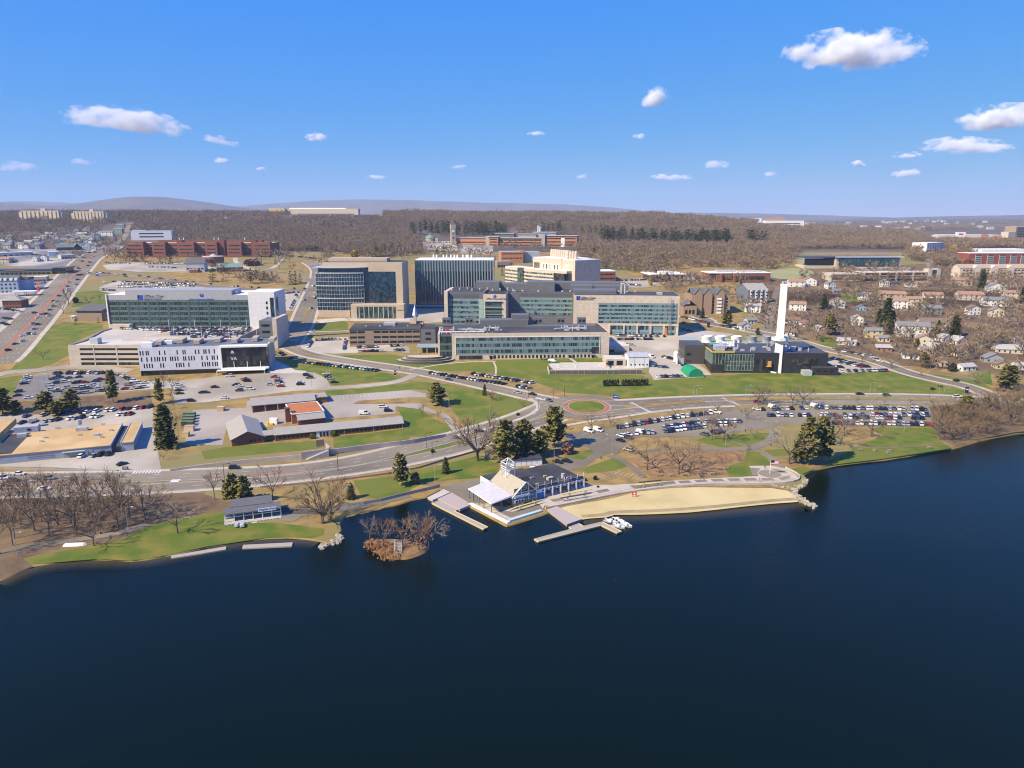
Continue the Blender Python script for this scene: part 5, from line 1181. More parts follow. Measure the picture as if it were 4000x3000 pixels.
# raised helipad edge wall,helicopters
F = Fr('helipad_screen','long dark slatted screen below the front edge of the helipad','screen',GT('B3',1510,728),GT('B4',300,722)); F.b('screen',mat('slatted_screen',(.16,.14,.12),.8,(.09,.08,.07),2.2,sx=(3,1,1)),(0,F.L,0,.3,-.6,2.6)); F.b('coping',M_conc,(-.4,F.L,-.05,.5,2.6,2.95)); F.b('post',K_steel,*[(F.L * k / 16,F.L * k / 16 + .2,-.2,.05,-.6,2.9) for k in range(17)]); F.b('end_wall',M_conc,(-.5,0,0,14,-1,2.7))
def helicopter(q,rz,label,m1,m2):
    c = G(*q); t_ = thing('helicopter',label,'helicopter',c + Vector((0,0,.1)),rz,'helicopters on the helipad')
    bm = bmesh.new(); bmesh.ops.create_uvsphere(bm,u_segments=16,v_segments=10,radius=1)
    for v in bm.verts: v.co = Vector((v.co.x * 2.9,v.co.y * 1.0,v.co.z * 1.15 + 1.75)) if v.co.x > -.2 else Vector((v.co.x * 3.6,v.co.y * .9,v.co.z * .95 + 1.95))
    me = bpy.data.meshes.new('fuselage'); bm.to_mesh(me); bm.free(); me.materials.append(m1); o = bpy.data.objects.new('fuselage',me); COL.objects.link(o); o.parent = t_
    x = MB(); x.bar((-2.2,0,2.2),(-7.2,0,2.6),.42,8,.2); x.build('tail_boom',m2,t_); x = MB(); x.prism([(-7.9,-.08),(-6.9,-.08),(-6.9,.08),(-7.9,.08)],2.1,[4.0,3.5,3.5,4.0]); x.cyl(0,0,0,.01,.01); x.build('tail_fin',m2,t_)
    x = MB()
    for s_ in (-1,1): x.bar((-1.6,s_ * 1.1,.15),(2.0,s_ * 1.1,.15),.09); x.bar((1.1,s_ * 1.1,.15),(1.1,s_ * .6,1.1),.07); x.bar((-.9,s_ * 1.1,.15),(-.9,s_ * .6,1.1),.07)
    x.build('skids',K_steel,t_); MB().cyl(0,0,2.8,3.5,.22,.18,8).build('rotor_mast',K_steel,t_)
    for k in range(4):
        x = MB(); a = k * math.pi / 2 + .5; x.bar((0,0,3.45),(5.2 * math.cos(a),5.2 * math.sin(a),3.35),.11); x.build('rotor_blade',K_dark,t_)
    x = MB(); x.box(1.2,2.45,-.72,.72,1.9,2.55); x.build('windscreen',V_black,t_)
helicopter(T('B3',1545,604),R(-8),'white helicopter with a dark tail on the left landing circle',K_trim,K_navy); helicopter(T('B3',2150,636),R(70),'dark helicopter at the right end of the helipad, beside the white garage',mat('charcoal_paint',(.05,.05,.055),.4),K_dark)
# arborvitae screen and bins are with the trees
# ---- boathouse on its quay
F = Fr('boathouse','lakeside boathouse with a beige gabled hall, open white bell frame and black-roofed wing','boathouse',GT('C3',1113,762),GT('C3',1885,572))
L = F.L; M_grs = mat('grey_clapboard',(.23,.25,.28),.85,(.2,.22,.25),2,sx=(.2,.2,8)); M_beige = mat('beige_shingle',(.40,.355,.27),.9,(.36,.32,.24),.5,sx=(5,1,1)); M_canopy = mat('canopy_membrane',(.60,.565,.54),.7,(.54,.51,.49),.5)
ug = F.uv(*T('C3',1352,690),0)[0]; H = 4.4; Dg = 16
za = F.h(*T('C3',1237,502)); ze = F.h(*T('C3',1360,592)) - .1; um = ug / 2 + .6
x = MB(); x.gwall(0,ug,0,Dg,-1,ze,za - ze - .3,'y'); x.build('wall',M_grs,F.th); x = MB(); x.gable(0,ug,0,Dg,ze,za - ze - .3,'y',.9,.3); x.build('roof',M_beige,F.th)
x = MB(); x.bar((-.9,-.95,ze - .75),(ug / 2,-.95,za + .05),.22); x.bar((ug + .9,-.95,ze - .75),(ug / 2,-.95,za + .05),.22)
for u in (.1,ug * .36,ug * .66,ug - .1): x.box(u - .18,u + .18,-.12,.05,0,min(ze + 1.2 + (za - ze) * (1 - abs(u / ug - .5) * 2) * .8,za - .6))
for z in (1.2,2.6,4.3,ze + .4): x.box(.1,ug - .1,-.1,.05,z,z + .16)
x.build('gable_trim',K_trim,F.th)
F.win([ug * .18,ug * .51,ug * .82],[4.7],ug * .23,1.7,V_black); F.b('balcony',K_trim,(0,ug * .62,-1.6,-.1,3.3,3.5),(0,ug * .62,-1.65,-1.5,3.5,4.3)); F.b('bay_front',K_trim,(.3,ug * .42,-1.2,-.1,.3,2.5)); F.win([ug * .1,ug * .22,ug * .34],[.9],.7,1.2,V_black,at=-1.25)
x = MB(); c_ = (ug / 2,-.14,za - 2.3)
pts = [(c_[0] + .85 * math.cos(t),c_[1],c_[2] + .85 * math.sin(t)) for t in np.linspace(0,6.283,20)]; x.tube(pts,.1); x.bar((c_[0] - .8,-.14,c_[2]),(c_[0] + .8,-.14,c_[2]),.05); x.bar((c_[0],-.14,c_[2] - .8),(c_[0],-.14,c_[2] + .8),.05); x.build('round_window_frame',K_trim,F.th)
x = MB(); x.quad(*[(p[0],-.08,p[2]) for p in pts[:-1]]); x.build('round_window',V_black,F.th)
# right wing
Dw = 22
F.b('wing_wall',K_trim,(ug,L,.3,Dw,-1,H - .3)); F.b('wing_base',M_grs,(ug,L,.2,.35,-1,1.1)); F.b('wing_roof',K_roofb,(ug + .2,L - .1,.5,Dw - .2,H - .3,H - .1)); F.b('eaves',mat('dark_eaves',(.05,.055,.065),.8),(ug,L + .1,.05,.4,H - .3,H + .05))
n = 6
F.b('bay_post',K_trim,*[(ug + (L - ug) * k / n - .22,ug + (L - ug) * k / n + .22,-.1,.4,-1,H - .2) for k in range(1,n + 1)])
F.win([ug + 1.9],[.1],3.0,2.4,K_blue,at=.2,name='boat_door'); F.win([ug + (L - ug) * (.5 + k) / n for k in range(1,n)],[1.2],2.6,1.6,V_win,at=.2); F.win([ug + (L - ug) * (.42 + k) / n for k in (2,4,5)],[.1],1.1,2.2,K_blue,at=.1,name='door'); F.win(lin(ug + .4,L - .2,12),[3.0],.55,.4,K_navy,at=.2,name='upper_light')
F.b('blue_banner',mat('deep_blue',(.012,.06,.13),.7),*[(ug + 1 + (L - ug) * a,ug + 1 + (L - ug) * b_,.25,.3,H + .15,H + .95) for a,b_ in ((.0,.16),(.2,.42),(.64,.78),(.82,.94))])
x = MB()
for k in range(8): u = ug + 1 + (L - ug - 1.2) * k / 7; x.box(u - .06,u + .06,.2,.32,H,H + 2.3)
x.bar((ug + .5,.26,H + 1.05),(L,.26,H + 1.05),.05); x.build('roof_rail',K_trim,F.th)
for (a,b_,s_) in ((1500,490,2),(1310,478,1.2),(1455,455,1),(1700,470,.8),(1370,535,.7)): u,v = F.uv(*T('C3',a,b_),H); x = MB(); x.box(u,u + s_ * 1.3,v,v + s_ * .8,H - .1,H + .2 + s_ * .4); x.build('roof_unit',mat('tan_plant',(.42,.36,.28),.7),F.th)
u,v = F.uv(*T('C3',1655,460),H); x = MB(); x.cyl(u,v,H - .1,H + 1.8,.7,.7,12); x.build('roof_vent',K_mech,F.th)
# left wing and rear
uw,vw = F.uv(*T('C3',765,440),H); F.b('left_wing_wall',K_trim,(uw,ug * .8,vw - 9,vw,-1,H)); F.b('left_wing_roof',K_roofb,(uw + .25,ug * .8,vw - 8.8,vw - .2,H,H + .12)); F.b('left_wing_door',mat('bright_blue_door',(.1,.35,.75),.6),(uw - .1,uw,vw - 3.6,vw - 1,0,2.6),(uw - .1,uw,vw - 7,vw - 4.4,0,2.6)); F.b('rear_block',K_trim,(ug * .3,ug + 9,Dg,Dg + 8,-1,H - .3)); F.b('rear_roof',K_roofb,(ug * .3 + .2,ug + 8.8,Dg + .2,Dg + 7.8,H - .3,H - .15))
# bell frame
u,v = F.uv(*T('C3',1150,440),za); v = 12.0; zf = za - .6; x = MB(); w_ = 1.9
for a in (-1,1):
    for b_ in (-1,1): x.bar((ug / 2 + a * w_,v + b_ * w_,zf - 2),(ug / 2 + a * w_,v + b_ * w_,zf + 4.8),.17)
for z in (zf + 2.4,zf + 3.3,zf + 4.8):
    q = [(ug / 2 + a * w_,v + b_ * w_,z) for a,b_ in ((-1,-1),(1,-1),(1,1),(-1,1),(-1,-1))]; x.tube(q,.15,4)
for a in (-1,1):
    for b_ in (-1,1): x.bar((ug / 2 + a * w_,v + b_ * w_,zf + 4.8),(ug / 2,v,zf + 6.6),.14)
x.build('bell_frame',K_trim,F.th); x = MB(); x.cyl(ug / 2,v,zf - .5,zf + 1.6,1.2,1.1,8); x.build('bell_housing',K_trim,F.th)
# canopy
zc_ = 3.9; q = [F.uv(*T('C3',*p),zc_) for p in ((880,748),(1110,662),(858,512),(635,582))]
x = MB(); x.prism(q,zc_ - .05,[zc_ + .3,zc_ + .5,zc_ + .9,zc_ + .3]); x.build('canopy',M_canopy,F.th); x = MB(); x.tube([(p[0],p[1],zc_ + .1) for p in q + q[:1]],.22,4); x.build('canopy_edge',K_trim,F.th)
for (i_,j_,t) in ((0,0,0),(0,3,.33),(0,3,.55),(0,3,.8),(0,3,1),(0,1,.45)): p = (q[i_][0] + (q[j_][0] - q[i_][0]) * t,q[i_][1] + (q[j_][1] - q[i_][1]) * t); F.b('canopy_post',mat('blue_grey_post',(.13,.22,.34),.6),(p[0] + .3,p[0] + .6,p[1] + .3,p[1] + .6,-1,zc_ - .05))
# shed behind
F = Fr('grey_shed','long low white shed with a black roof behind the boathouse under the pines','shed',GT('C3',1080,345),GT('C3',1425,318)); F.b('wall',K_trimg,(0,F.L,0,7,-1,2.9)); F.b('roof',K_roofb,(-.4,F.L + .4,-.5,7.6,2.9,3.15)); F.b('door',K_trim,*[(F.L * k / 6 + .5,F.L * k / 6 + 2.6,-.1,0,.1,2.5) for k in range(6)])
# ---- pavilion on the lower-left lawn
F = Fr('lake_pavilion','grey-roofed open pavilion with white frames and a white banner, lower-left lakeside lawn','pavilion',GT('C2',218,950),GT('C2',825,872)); L = F.L; H = 3.2
F.b('back_wall',mat('blue_grey_wall',(.13,.16,.18),.8),(.2,L - .2,2.6,6.5,-1,H)); F.b('floor',M_conc,(0,L,-2.4,6.5,-1,.25)); x = MB(); x.prism([(-.2,-.6),(L + .2,-.6),(L + .2,3.4),(-.2,3.4)],H,[H + .2,H + .2,H + 1.2,H + 1.2]); x.prism([(L * .12,3.0),(L * .86,3.0),(L * .86,8.6),(L * .12,8.6)],H + .6,[H + 1.3,H + 1.3,H + 2.2,H + 2.2]); x.build('roof',K_slate,F.th)
x = MB()
for k in range(7): u = L * k / 6; x.box(u - .14,u + .14,-.2,.1,0,H)
for z in (1.9,H - .2): x.box(0,L,-.2,.05,z,z + .2)
x.build('frame',K_trim,F.th); x = MB()
for (a,b_) in ((0,L * .46),(L * .57,L * .92)):
    x.box(a,b_,-2.5,-2.35,1.0,1.15); x.box(a,b_,-2.5,-2.4,-.2,-.05); u = a
    while u <= b_ + .01: x.box(u - .08,u + .08,-2.5,-2.35,-1,1.1); u += 1.1
x.build('railing',K_trim,F.th); F.b('step',M_conc,(L * .47,L * .56,-3.5,-2.4,-1,.1)); F.b('banner',K_wsign,(F.u(950),F.u(1026),-.75,-.65,H - .3,H + .95)); text(F.th,'Regatta Point',F.u(951) + .3,-.78,H + .15,1.05,mat('purple_ink',(.06,.05,.3),.7),ext=.02)
# ================================================================== farther buildings and houses
def block(name,label,cat,pl,pr,ytop,D,wall,roof=None,rows=(),cols=0,wm=None,wfrac=.6,wh=1.5,band=False,gable=None,axis='x',over=.4,group=None,drop=1.0,pent=None,side=False):
    """a block from its two front base pixels and the row of its eaves; rows are window heights as shares of the wall"""
    F = Fr(name,label,cat,G(*pl) if pl[1] != 'Y' else PY(pl[0],pl[2]),G(*pr) if pr[1] != 'Y' else PY(pr[0],pr[2]),group,drop); L = F.L; H = F.h(pl[0],ytop); wm = wm or V_win
    if gable: x = MB(); x.gwall(0,L,0,D,-4,H,gable,axis); x.build('wall',wall,F.th); x = MB(); x.gable(0,L,0,D,H,gable + .05,axis,over); x.build('roof',roof,F.th)
    else: F.b('wall',wall,(0,L,0,D,-4,H)); F.b('roof',roof or K_roofb,(-over * .3,L + over * .3,-over * .3,D + over * .3,H,H + .35))
    for r in rows:
        if band: F.b('window_band',wm,(L * (1 - wfrac) / 2,L * (1 + wfrac) / 2,-.12,.1,H * r,H * r + wh))
        else: F.win(lin(L * .03,L * .97,cols),[H * r],L / cols * wfrac,wh,wm)
    if side: F.win(lin(D * .05,D * .95,max(2,int(D / 5))),[H * r for r in rows],1.4,wh,wm,'left',0)
    if pent: F.b('penthouse',pent[0],(L * pent[1],L * pent[2],D * .35,D * .75,H,H + pent[3]))
    F.H = H; F.D = D; return F
# brick campus of many bays
F = block('brick_laboratory','very long red-brick laboratory with stepped bays and a lettered end, upper left','laboratory',(508,1002),(1064,1000),950,40,K_brick,mat('tan_roof',(.40,.27,.18),.9,(.34,.23,.16),.1))
L,H = F.L,F.H
for k,(a,b_) in enumerate(((0,.12),(.18,.27),(.36,.47),(.55,.63),(.70,.80),(.88,1))):
    F.b('projecting_bay',K_brick,(L * a,L * b_,-9,2,-5,H + (1.5 if k else 2.2)))
    for r in (.3,.55,.8): F.b('window_band',V_black,(L * a + 2,L * b_ - 2,-9.12,-8.9,H * r,H * r + 1.5))
for r in (.3,.55,.8): F.b('window_band',V_black,(1,L - 1,-.12,.1,H * r,H * r + 1.5))
F.b('stair_tower',K_brickd,*[(L * a,L * a + 7,-4,6,-4,H + 4) for a in (.345,.64,.86)]); F.b('base_wall',K_brickd,(L * .1,L,-14,-8,-6,H * .12)); F.b('penthouse',K_brickd,(L * .16,L * .9,22,34,H,H + 3.5)); F.b('flue',K_trim,*[(L * a,L * a + .8,26,27,H + 3,H + 7) for a in (.3,.33,.55,.58,.77)])
text(F.th,'abbvie',4,-9.2,H * .94,4.2,mat('tan_letter',(.5,.36,.18),.7))
block('white_office','long white office with dark window bands behind the brick laboratory','office building',(514,940),(672,938),903,26,K_trim,K_roofw,(.35,.68),1,V_black,.6,2.2,True,pent=(K_trimg,.02,.35,2))
# round drum
c = G(836,1034); t_ = thing('round_brick_hall','round red-brick drum with a shallow grey cone roof in front of the brick laboratory','building',c); r = 38 / FOC * c.y; h_ = top_z(c,1003) - c.z
MB().cyl(0,0,-3,h_,r,r,28).build('wall',K_brick,t_); MB().cyl(0,0,h_,h_ + .8,r + .3,r + .3,28).build('cornice',K_deck,t_); x = MB(); x.cyl(0,0,h_ + .8,h_ + 4,r * .45,.2,12); x.build('roof',K_trimg,t_); MB().box(-r * .9,r * .3,-r - .1,-r * .9,h_ * .3,h_ * .75).build('window',V_black,t_)
F = block('hipped_brick_house','low brick range with a grey-green hipped roof right of the round brick drum','building',(848,1064),(948,1060),1045,14,K_brickd,K_copper,(.4,),8,gable=4)
F = block('white_gabled_hall','white and grey hall with a dark metal gable roof left of the round brick drum','building',(726,1064),(800,1062),1030,20,K_trimg,K_slate,(.4,),5,gable=6); F.b('end_wall',K_trim,(-.3,0,0,20,-3,F.H)); F.b('annex_wall',K_brick,(F.L * .25,F.L * .7,-6,0,-4,F.H * .4)); F.b('annex_roof',K_deck,(F.L * .25,F.L * .7,-6,0,F.H * .4,F.H * .45))
# clock tower and hill hospital
c = G(1770,956); t_ = thing('clock_tower','slim stone clock tower with a steep pyramid roof standing on the wooded hill','tower',c,.3); h_ = top_z(c,877) - c.z; w_ = 8.2 / FOC * c.y; M_stone = mat('pale_stone',(.44,.36,.28),.9,(.38,.31,.24),.4)
MB().box(-w_,w_,-w_,w_,-3,h_ - 7).build('shaft',M_stone,t_); MB().box(-w_ * 1.15,w_ * 1.15,-w_ * 1.15,w_ * 1.15,h_ - 7,h_).build('belfry',M_stone,t_)
x = MB(); x.cyl(0,0,h_,h_ + 8.5,w_ * 1.6,.15,4); o = x.build('roof',K_slate,t_); o.rotation_euler = (0,0,math.pi / 4)
for (a,b_,hh) in ((-1.17,.25,h_ * .3),(-1.17,.25,h_ * .55)): MB().box(-w_ * .3,w_ * .3,-w_ - .15,-w_,hh,hh + 3).build('window',K_dark,t_)
x = MB(); x.cyl(0,0,0,.3,w_ * .62,w_ * .62,20); o = x.build('clock_face',K_trim,t_); o.rotation_euler = (R(90),0,0); o.location = (0,-w_ - .02,h_ - 11)
c = G(1681,944); t_ = thing('domed_stone_house','round stone house with a green copper dome left of the clock tower','building',c); MB().cyl(0,0,-3,6,9,9,20).build('wall',M_stone,t_); x = MB(); x.lathe(0,0,[(9.6,6),(7,9),(3,11),(2,11.3),(2,13),(.2,14.5)],20); x.build('dome',K_copper,t_); MB().box(9,15,-5,4,-3,6).build('annex_wall',M_stone,t_)
F = Fr('hill_hospital','orange-brick hospital of several ranges with grey roofs on the hill right of the clock tower','hospital',G(1780,958),G(2248,966)); L = F.L; u = lambda px: F.u(px)
M_gr = mat('light_grey_metal',(.42,.42,.40),.6); hb = F.h(2100,930)
def rng_(px0,px1,v0,v1,ytop,m,rows=3,roof=M_gr):
    a,b_ = u(px0),u(px1); H = F.h((px0 + px1) / 2,ytop); F.b('wing',m,(a,b_,v0,v1,-6,H)); F.b('roof',roof,(a - 1,b_ + 1,v0 - 1.4,v1 + 1,H,H + .9))
    for r in range(rows): F.b('window_band',V_black,(a + 2,b_ - 2,v0 - .15,v0 + .1,H * (.12 + .3 * r),H * (.12 + .3 * r) + 1.8))
rng_(1780,1898,14,30,931,K_orange,2); rng_(1912,1948,-2,14,926,K_orange,3); rng_(1948,2114,4,26,931,K_orange,3); rng_(2126,2246,0,26,922,K_orange,3); rng_(1922,1994,30,50,914,K_grey,0); rng_(2010,2080,32,50,917,K_silver,0); rng_(2068,2156,34,54,910,K_silver,0)
F.b('grey_link',K_silver,(u(2114),u(2126),-3,26,-4,F.h(2120,915)),(u(1898),u(1912),4,20,-4,F.h(1900,922))); x = MB(); [x.cyl(u(q),40,0,F.h(2090,882 + 4 * k),2.2,2.2,8) for k,q in enumerate((2086,2092))]; x.build('stack',K_trimg,F.th); F.b('window_tower',K_trim,(u(2186),u(2200),-.4,.5,0,F.h(2190,930)))
F = block('orange_brick_annex','plain orange-brick block with rows of small windows behind the cream research block','building',(1958,1030),(2044,1028),984,22,K_orange,M_gr,(.45,.8),14,V_black,.6,1.4); F.b('rear_wing',K_trimg,(F.L * .9,F.L * 1.8,8,26,-3,F.H - .5)); F.b('stair_block',K_orange,(F.L * .85,F.L * 1.12,4,10,-3,F.H + 2))
block('sawtooth_workshop','low workshop with a saw-tooth roof left of the cream research block','workshop',(1942,1046),(1998,1044),1022,12,K_brown,K_trimg,(.2,),5,K_dark,.7,2.5)
block('brick_office_row','two-storey red-brick office with a white roof right of the cream research block','office building',(2271,1101),(2404,1099),1061,30,K_brick,K_roofw,(.3,.68),1,V_black,.94,1.6,True,pent=(K_trimg,.25,.5,1.5))
F = block('white_roofed_pavilion','green-glazed block with a wide white roof and brick band among the trees','office building',(2545,1103),(2668,1100),1074,30,V_green,K_roofw,(),over=1); F.b('brick_band',K_brick,(-2,F.L + 2,-2,F.D + 2,F.H - 1.6,F.H)); F.b('roof_edge',K_trim,(-2.2,F.L + 2.2,-2.2,F.D + 2.2,F.H,F.H + 1.2)); F.b('roof_plant',K_trim,(F.L * .3,F.L * .7,10,20,F.H + 1.2,F.H + 3))
F = block('brick_banded_office','long low office with a red-brick band, dark windows and busy grey roof below the wood','office building',(2800,1103),(3008,1101),1068,30,K_brick,K_roofg,(.35,),1,V_black,.8,3.6,True); F.b('angled_wing',K_brick,(-9,F.L * .2,3,26,-3,F.H)); F.b('roof_edge',K_trim,(-9.2,F.L + .4,-.5,F.D,F.H,F.H + .7)); F.b('entrance_frame',K_brick,(F.L * .05,F.L * .09,-2,0,-3,F.H),(F.L * .3,F.L * .34,-2,0,-3,F.H)); F.b('roof_plant',K_mech,(2,F.L * .4,8,14,F.H,F.H + 3),(F.L * .5,F.L * .9,8,12,F.H,F.H + 1.6))
F = block('solar_roofed_building','long glass-fronted building with a sweeping solar-panel roof on the right hillside','office building',(3262,1050),(3513,1049),1005,34,K_deck,mat('solar_panel',(.05,.06,.10),.3),over=6); F.b('glass_front',V_fin,(4,F.L - 3,-1.5,.2,F.H * .28,F.H - .6)); F.b('left_deck',K_deck,(-38,0,4,30,-4,F.H * .32)); F.b('deck_opening',K_dark,(-37,-1,3.8,5,F.H * .38,F.H * .9)); F.b('left_roof',MATS['solar_panel'],(-40,1,2,32,F.H * .95,F.H + .8)); F.b('roof_edge',K_trim,(-2,F.L + 3,-3,-2.4,F.H,F.H + .9)); F.b('podium',M_conc,(10,F.L + 8,-12,-1.5,-3,F.H * .22))
F = block('brown_parking_garage','brown parking garage with long brick-red bands in front of the solar-roofed building','parking garage',(3370,1100),(3668,1096),1066,26,K_brickd,K_deckd)
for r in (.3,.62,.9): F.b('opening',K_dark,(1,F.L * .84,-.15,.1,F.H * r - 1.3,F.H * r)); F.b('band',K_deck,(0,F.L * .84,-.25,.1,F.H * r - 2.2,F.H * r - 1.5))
F.b('pier',K_deck,*[(F.L * a,F.L * a + 2,-.6,0,-2,F.H) for a in (0,.2,.42,.64)]); F.b('stair_tower',K_deck,(F.L * .84,F.L * .89,-1,8,-3,F.H + 4),(F.L * .95,F.L,-1,8,-3,F.H + 4)); F.b('stair_glass',V_fin,(F.L * .89,F.L * .95,-.8,6,-2,F.H + 3)); F.b('left_wing',K_deck,(-34,0,4,26,-3,F.H - 1)); F.b('left_band',K_brickd,(-33,0,3.8,4.1,F.H * .3,F.H * .5),(-33,0,3.8,4.1,F.H * .6,F.H * .8))
F = block('red_apartment_block','six-storey red-brick apartment block with white balconies at the right edge','apartment building',(3782,1036),(4040,1034),990,24,mat('deep_red_brick',(.30,.075,.045),.9,(.25,.06,.04),.8),K_roofw)
for a in (.09,.27,.45,.62,.78,.93): F.b('balcony_bay',K_trimg,(F.L * a,F.L * a + F.L * .10,-.5,.2,0,F.H - 2)); F.b('balcony_gap',K_dark,*[(F.L * a + .5,F.L * a + F.L * .10 - .5,-.6,.2,F.H * (.04 + .155 * k),F.H * (.04 + .155 * k) + 1.3) for k in range(6)])
F = block('cream_hotel','long cream three-storey hotel with a tan gabled roof at the right edge','hotel',(3746,1086),(4060,1084),1048,16,mat('cream_render',(.62,.52,.42),.9),mat('tan_shingle',(.40,.30,.22),.9),(.15,.45,.74),22,gable=4)
for a in (.2,.42,.62,.86): x = MB(); x.gwall(F.L * a - 4,F.L * a + 4,-1.5,8,-3,F.H + .5,3.0,'y'); x.build('cross_gable',MATS['cream_render'],F.th)
block('white_apartment_block','white four-storey apartment block alone in the trees on the right','apartment building',(3618,984),(3686,980),950,22,K_trim,K_roofw,(.12,.37,.62,.86),7,V_black,.4,2)
block('white_warehouse','low white warehouse roof behind the red apartment block','warehouse',(3836,990),(4040,988),976,40,K_trim,K_roofw)
F = block('shopping_centre','long cream shopping centre with a red sign and pale roofs in the far valley','shop building',(3667,932),(3910,930),918,50,mat('cream_render',(.62,.52,.42),.9),K_roofw); F.b('store_front',K_orange,(F.L * .68,F.L * .78,-2,2,-3,F.H + 2),(F.L * .86,F.L,-2,2,-3,F.H - 1)); F.b('gable_front',K_trim,(F.L * .28,F.L * .42,-2,6,-3,F.H + 7)); F.b('red_sign',K_red,(F.L * .31,F.L * .38,-2.3,-1.9,F.H,F.H + 4))
F = block('tan_tower_block','tall tan concrete tower block at the far right edge','tower block',(3965,928),(4050,927),886,30,K_brown,K_deck,(.1,.25,.4,.55,.7,.85),1,V_black,.85,2.4,True); F.b('lower_wing',K_deck,(-26,0,0,20,-3,F.H * .55))
F = block('hillside_college','pale and tan buildings of a college on the far wooded hill, right of centre','college',(2990,'Y',2550),(3140,'Y',2550),862,30,K_trim,K_roofw,(.4,),1,V_black,.8,3,True); F.b('tan_wing',K_orange,(F.L * .1,F.L * .6,32,50,0,F.H + 9)); F.b('right_wing',K_deck,(F.L * 1.02,F.L * 1.3,-4,20,-3,F.H * .7)); F.b('left_wing',K_trim,(-40,-4,30,50,-3,F.H + 8))
F = block('tan_gabled_apartments','tan apartment house with dark gabled roofs and white bay windows right of the hospital','apartment building',(2700,1226),(2850,1226),1150,28,mat('tan_brick',(.36,.245,.165),.9,(.31,.21,.14),.8),K_slate,(.1,.26,.42,.58,.74),8,V_win,.35,1.8); L,H = F.L,F.H
for a in (.05,.3,.62): x = MB(); x.gwall(L * a,L * a + 7,-1.5,10,-3,H + .5,4.5,'y'); x.build('gable_bay',MATS['tan_brick'],F.th); x = MB(); x.gable(L * a,L * a + 7,-1.5,12,H + .5,4.6,'y',.4); x.build('gable_roof',K_slate,F.th)
x = MB(); x.gable(0,L * .75,3,16,H,4.5,'x'); x.build('main_roof',K_slate,F.th); F.b('white_bay',K_trim,*[(L * .64,L * .76,-2.2,-1.4,H * (.08 + .165 * k),H * (.08 + .165 * k) + 1.7) for k in range(5)]); F.b('front_wing',MATS['tan_brick'],(-9,L * .07,-9,4,-3,H * .5)); x = MB(); x.gable(-9,L * .07,-9,4,H * .5,4.5,'y'); x.build('wing_roof',K_slate,F.th); F.b('arch_window',V_black,(-7.5,-5.5,-9.1,-8.9,2,5.5),(-4.5,-2.5,-9.1,-8.9,2,5.5),(-1.5,.5,-9.1,-8.9,2,5.5))
F = block('blue_grey_apartments','blue-grey apartment house with white balcony columns and grey gabled roof','apartment building',(2920,1184),(2998,1183),1134,30,mat('blue_grey_siding',(.15,.17,.22),.85),K_shing,(.05,.3,.55,.78),6,V_win,.3,1.5,gable=5,axis='x'); F.b('balcony_column',K_trim,*[(F.L * a - .8,F.L * a + .8,-.9,-.1,-1,F.H) for a in (.14,.4,.66,.9)]); F.b('balcony_gap',K_dark,*[(F.L * a - .6,F.L * a + .6,-1.0,-.3,F.H * r,F.H * r + 1.4) for a in (.14,.4,.66,.9) for r in (.08,.33,.58,.8)])
for (pl,pr,yt,lb) in (((84,'Y',1950),(232,'Y',1950),823,'cream apartment slab on the wooded hill, left one of the two'),((290,'Y',1900),(408,'Y',1900),826,'cream apartment slab on the wooded hill, right one of the two')):
    F = block('apartment_slab',lb,'apartment building',pl,pr,yt,18,mat('cream_slab',(.60,.50,.36),.9),K_deck,group='cream slabs on the hill',pent=(K_deck,.5,.62,6)); n = 9
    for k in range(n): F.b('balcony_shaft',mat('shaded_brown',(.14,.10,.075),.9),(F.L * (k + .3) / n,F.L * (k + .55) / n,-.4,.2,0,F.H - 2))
    F.b('end_block',MATS['cream_slab'],(-7,0,3,16,-4,F.H - 4),(F.L,F.L + 6,3,16,-4,F.H - 3))
F = block('ridge_complex','very long pale low complex on the skyline ridge left of centre','building',(1060,'Y',2330),(1400,'Y',2330),816,30,mat('cream_slab',(.60,.50,.36),.9),K_roofw,drop=4); F.b('end_drum',mat('yellow_render',(.62,.48,.24),.9),(-2,F.L * .17,-12,0,-8,F.H + 2)); F.b('dark_band',K_grey,(F.L * .3,F.L * .95,-.6,.3,-2,F.H * .35)); F.b('raised_block',K_trim,(F.L * .2,F.L * .85,8,26,F.H,F.H + 3))
F = block('solar_roofed_school','brick school with blue solar panels on its long low roofs below the skyline','school',(1142,853),(1498,848),842,26,K_brick,mat('tan_shingle',(.40,.30,.22),.9),drop=3)
for a,b_ in ((.17,.4),(.42,.65),(.68,.96)): F.b('solar_array',mat('solar_blue',(.08,.13,.26),.3),(F.L * a,F.L * b_,1,20,F.H + .4,F.H + 1.2)); F.b('gable_end',K_deck,(F.L * b_,F.L * b_ + 4,-1,20,0,F.H + 2.5))
F.b('low_wing',K_trim,(-66,-4,0,14,-4,F.H * .4)); F.b('entrance_drum',K_bsign,(F.L * .06,F.L * .12,-4,4,-4,F.H * .7))
block('white_terrace','small white building half hidden in the grey wood above the brick laboratory','building',(818,861),(886,860),849,16,K_trim,K_roofw)
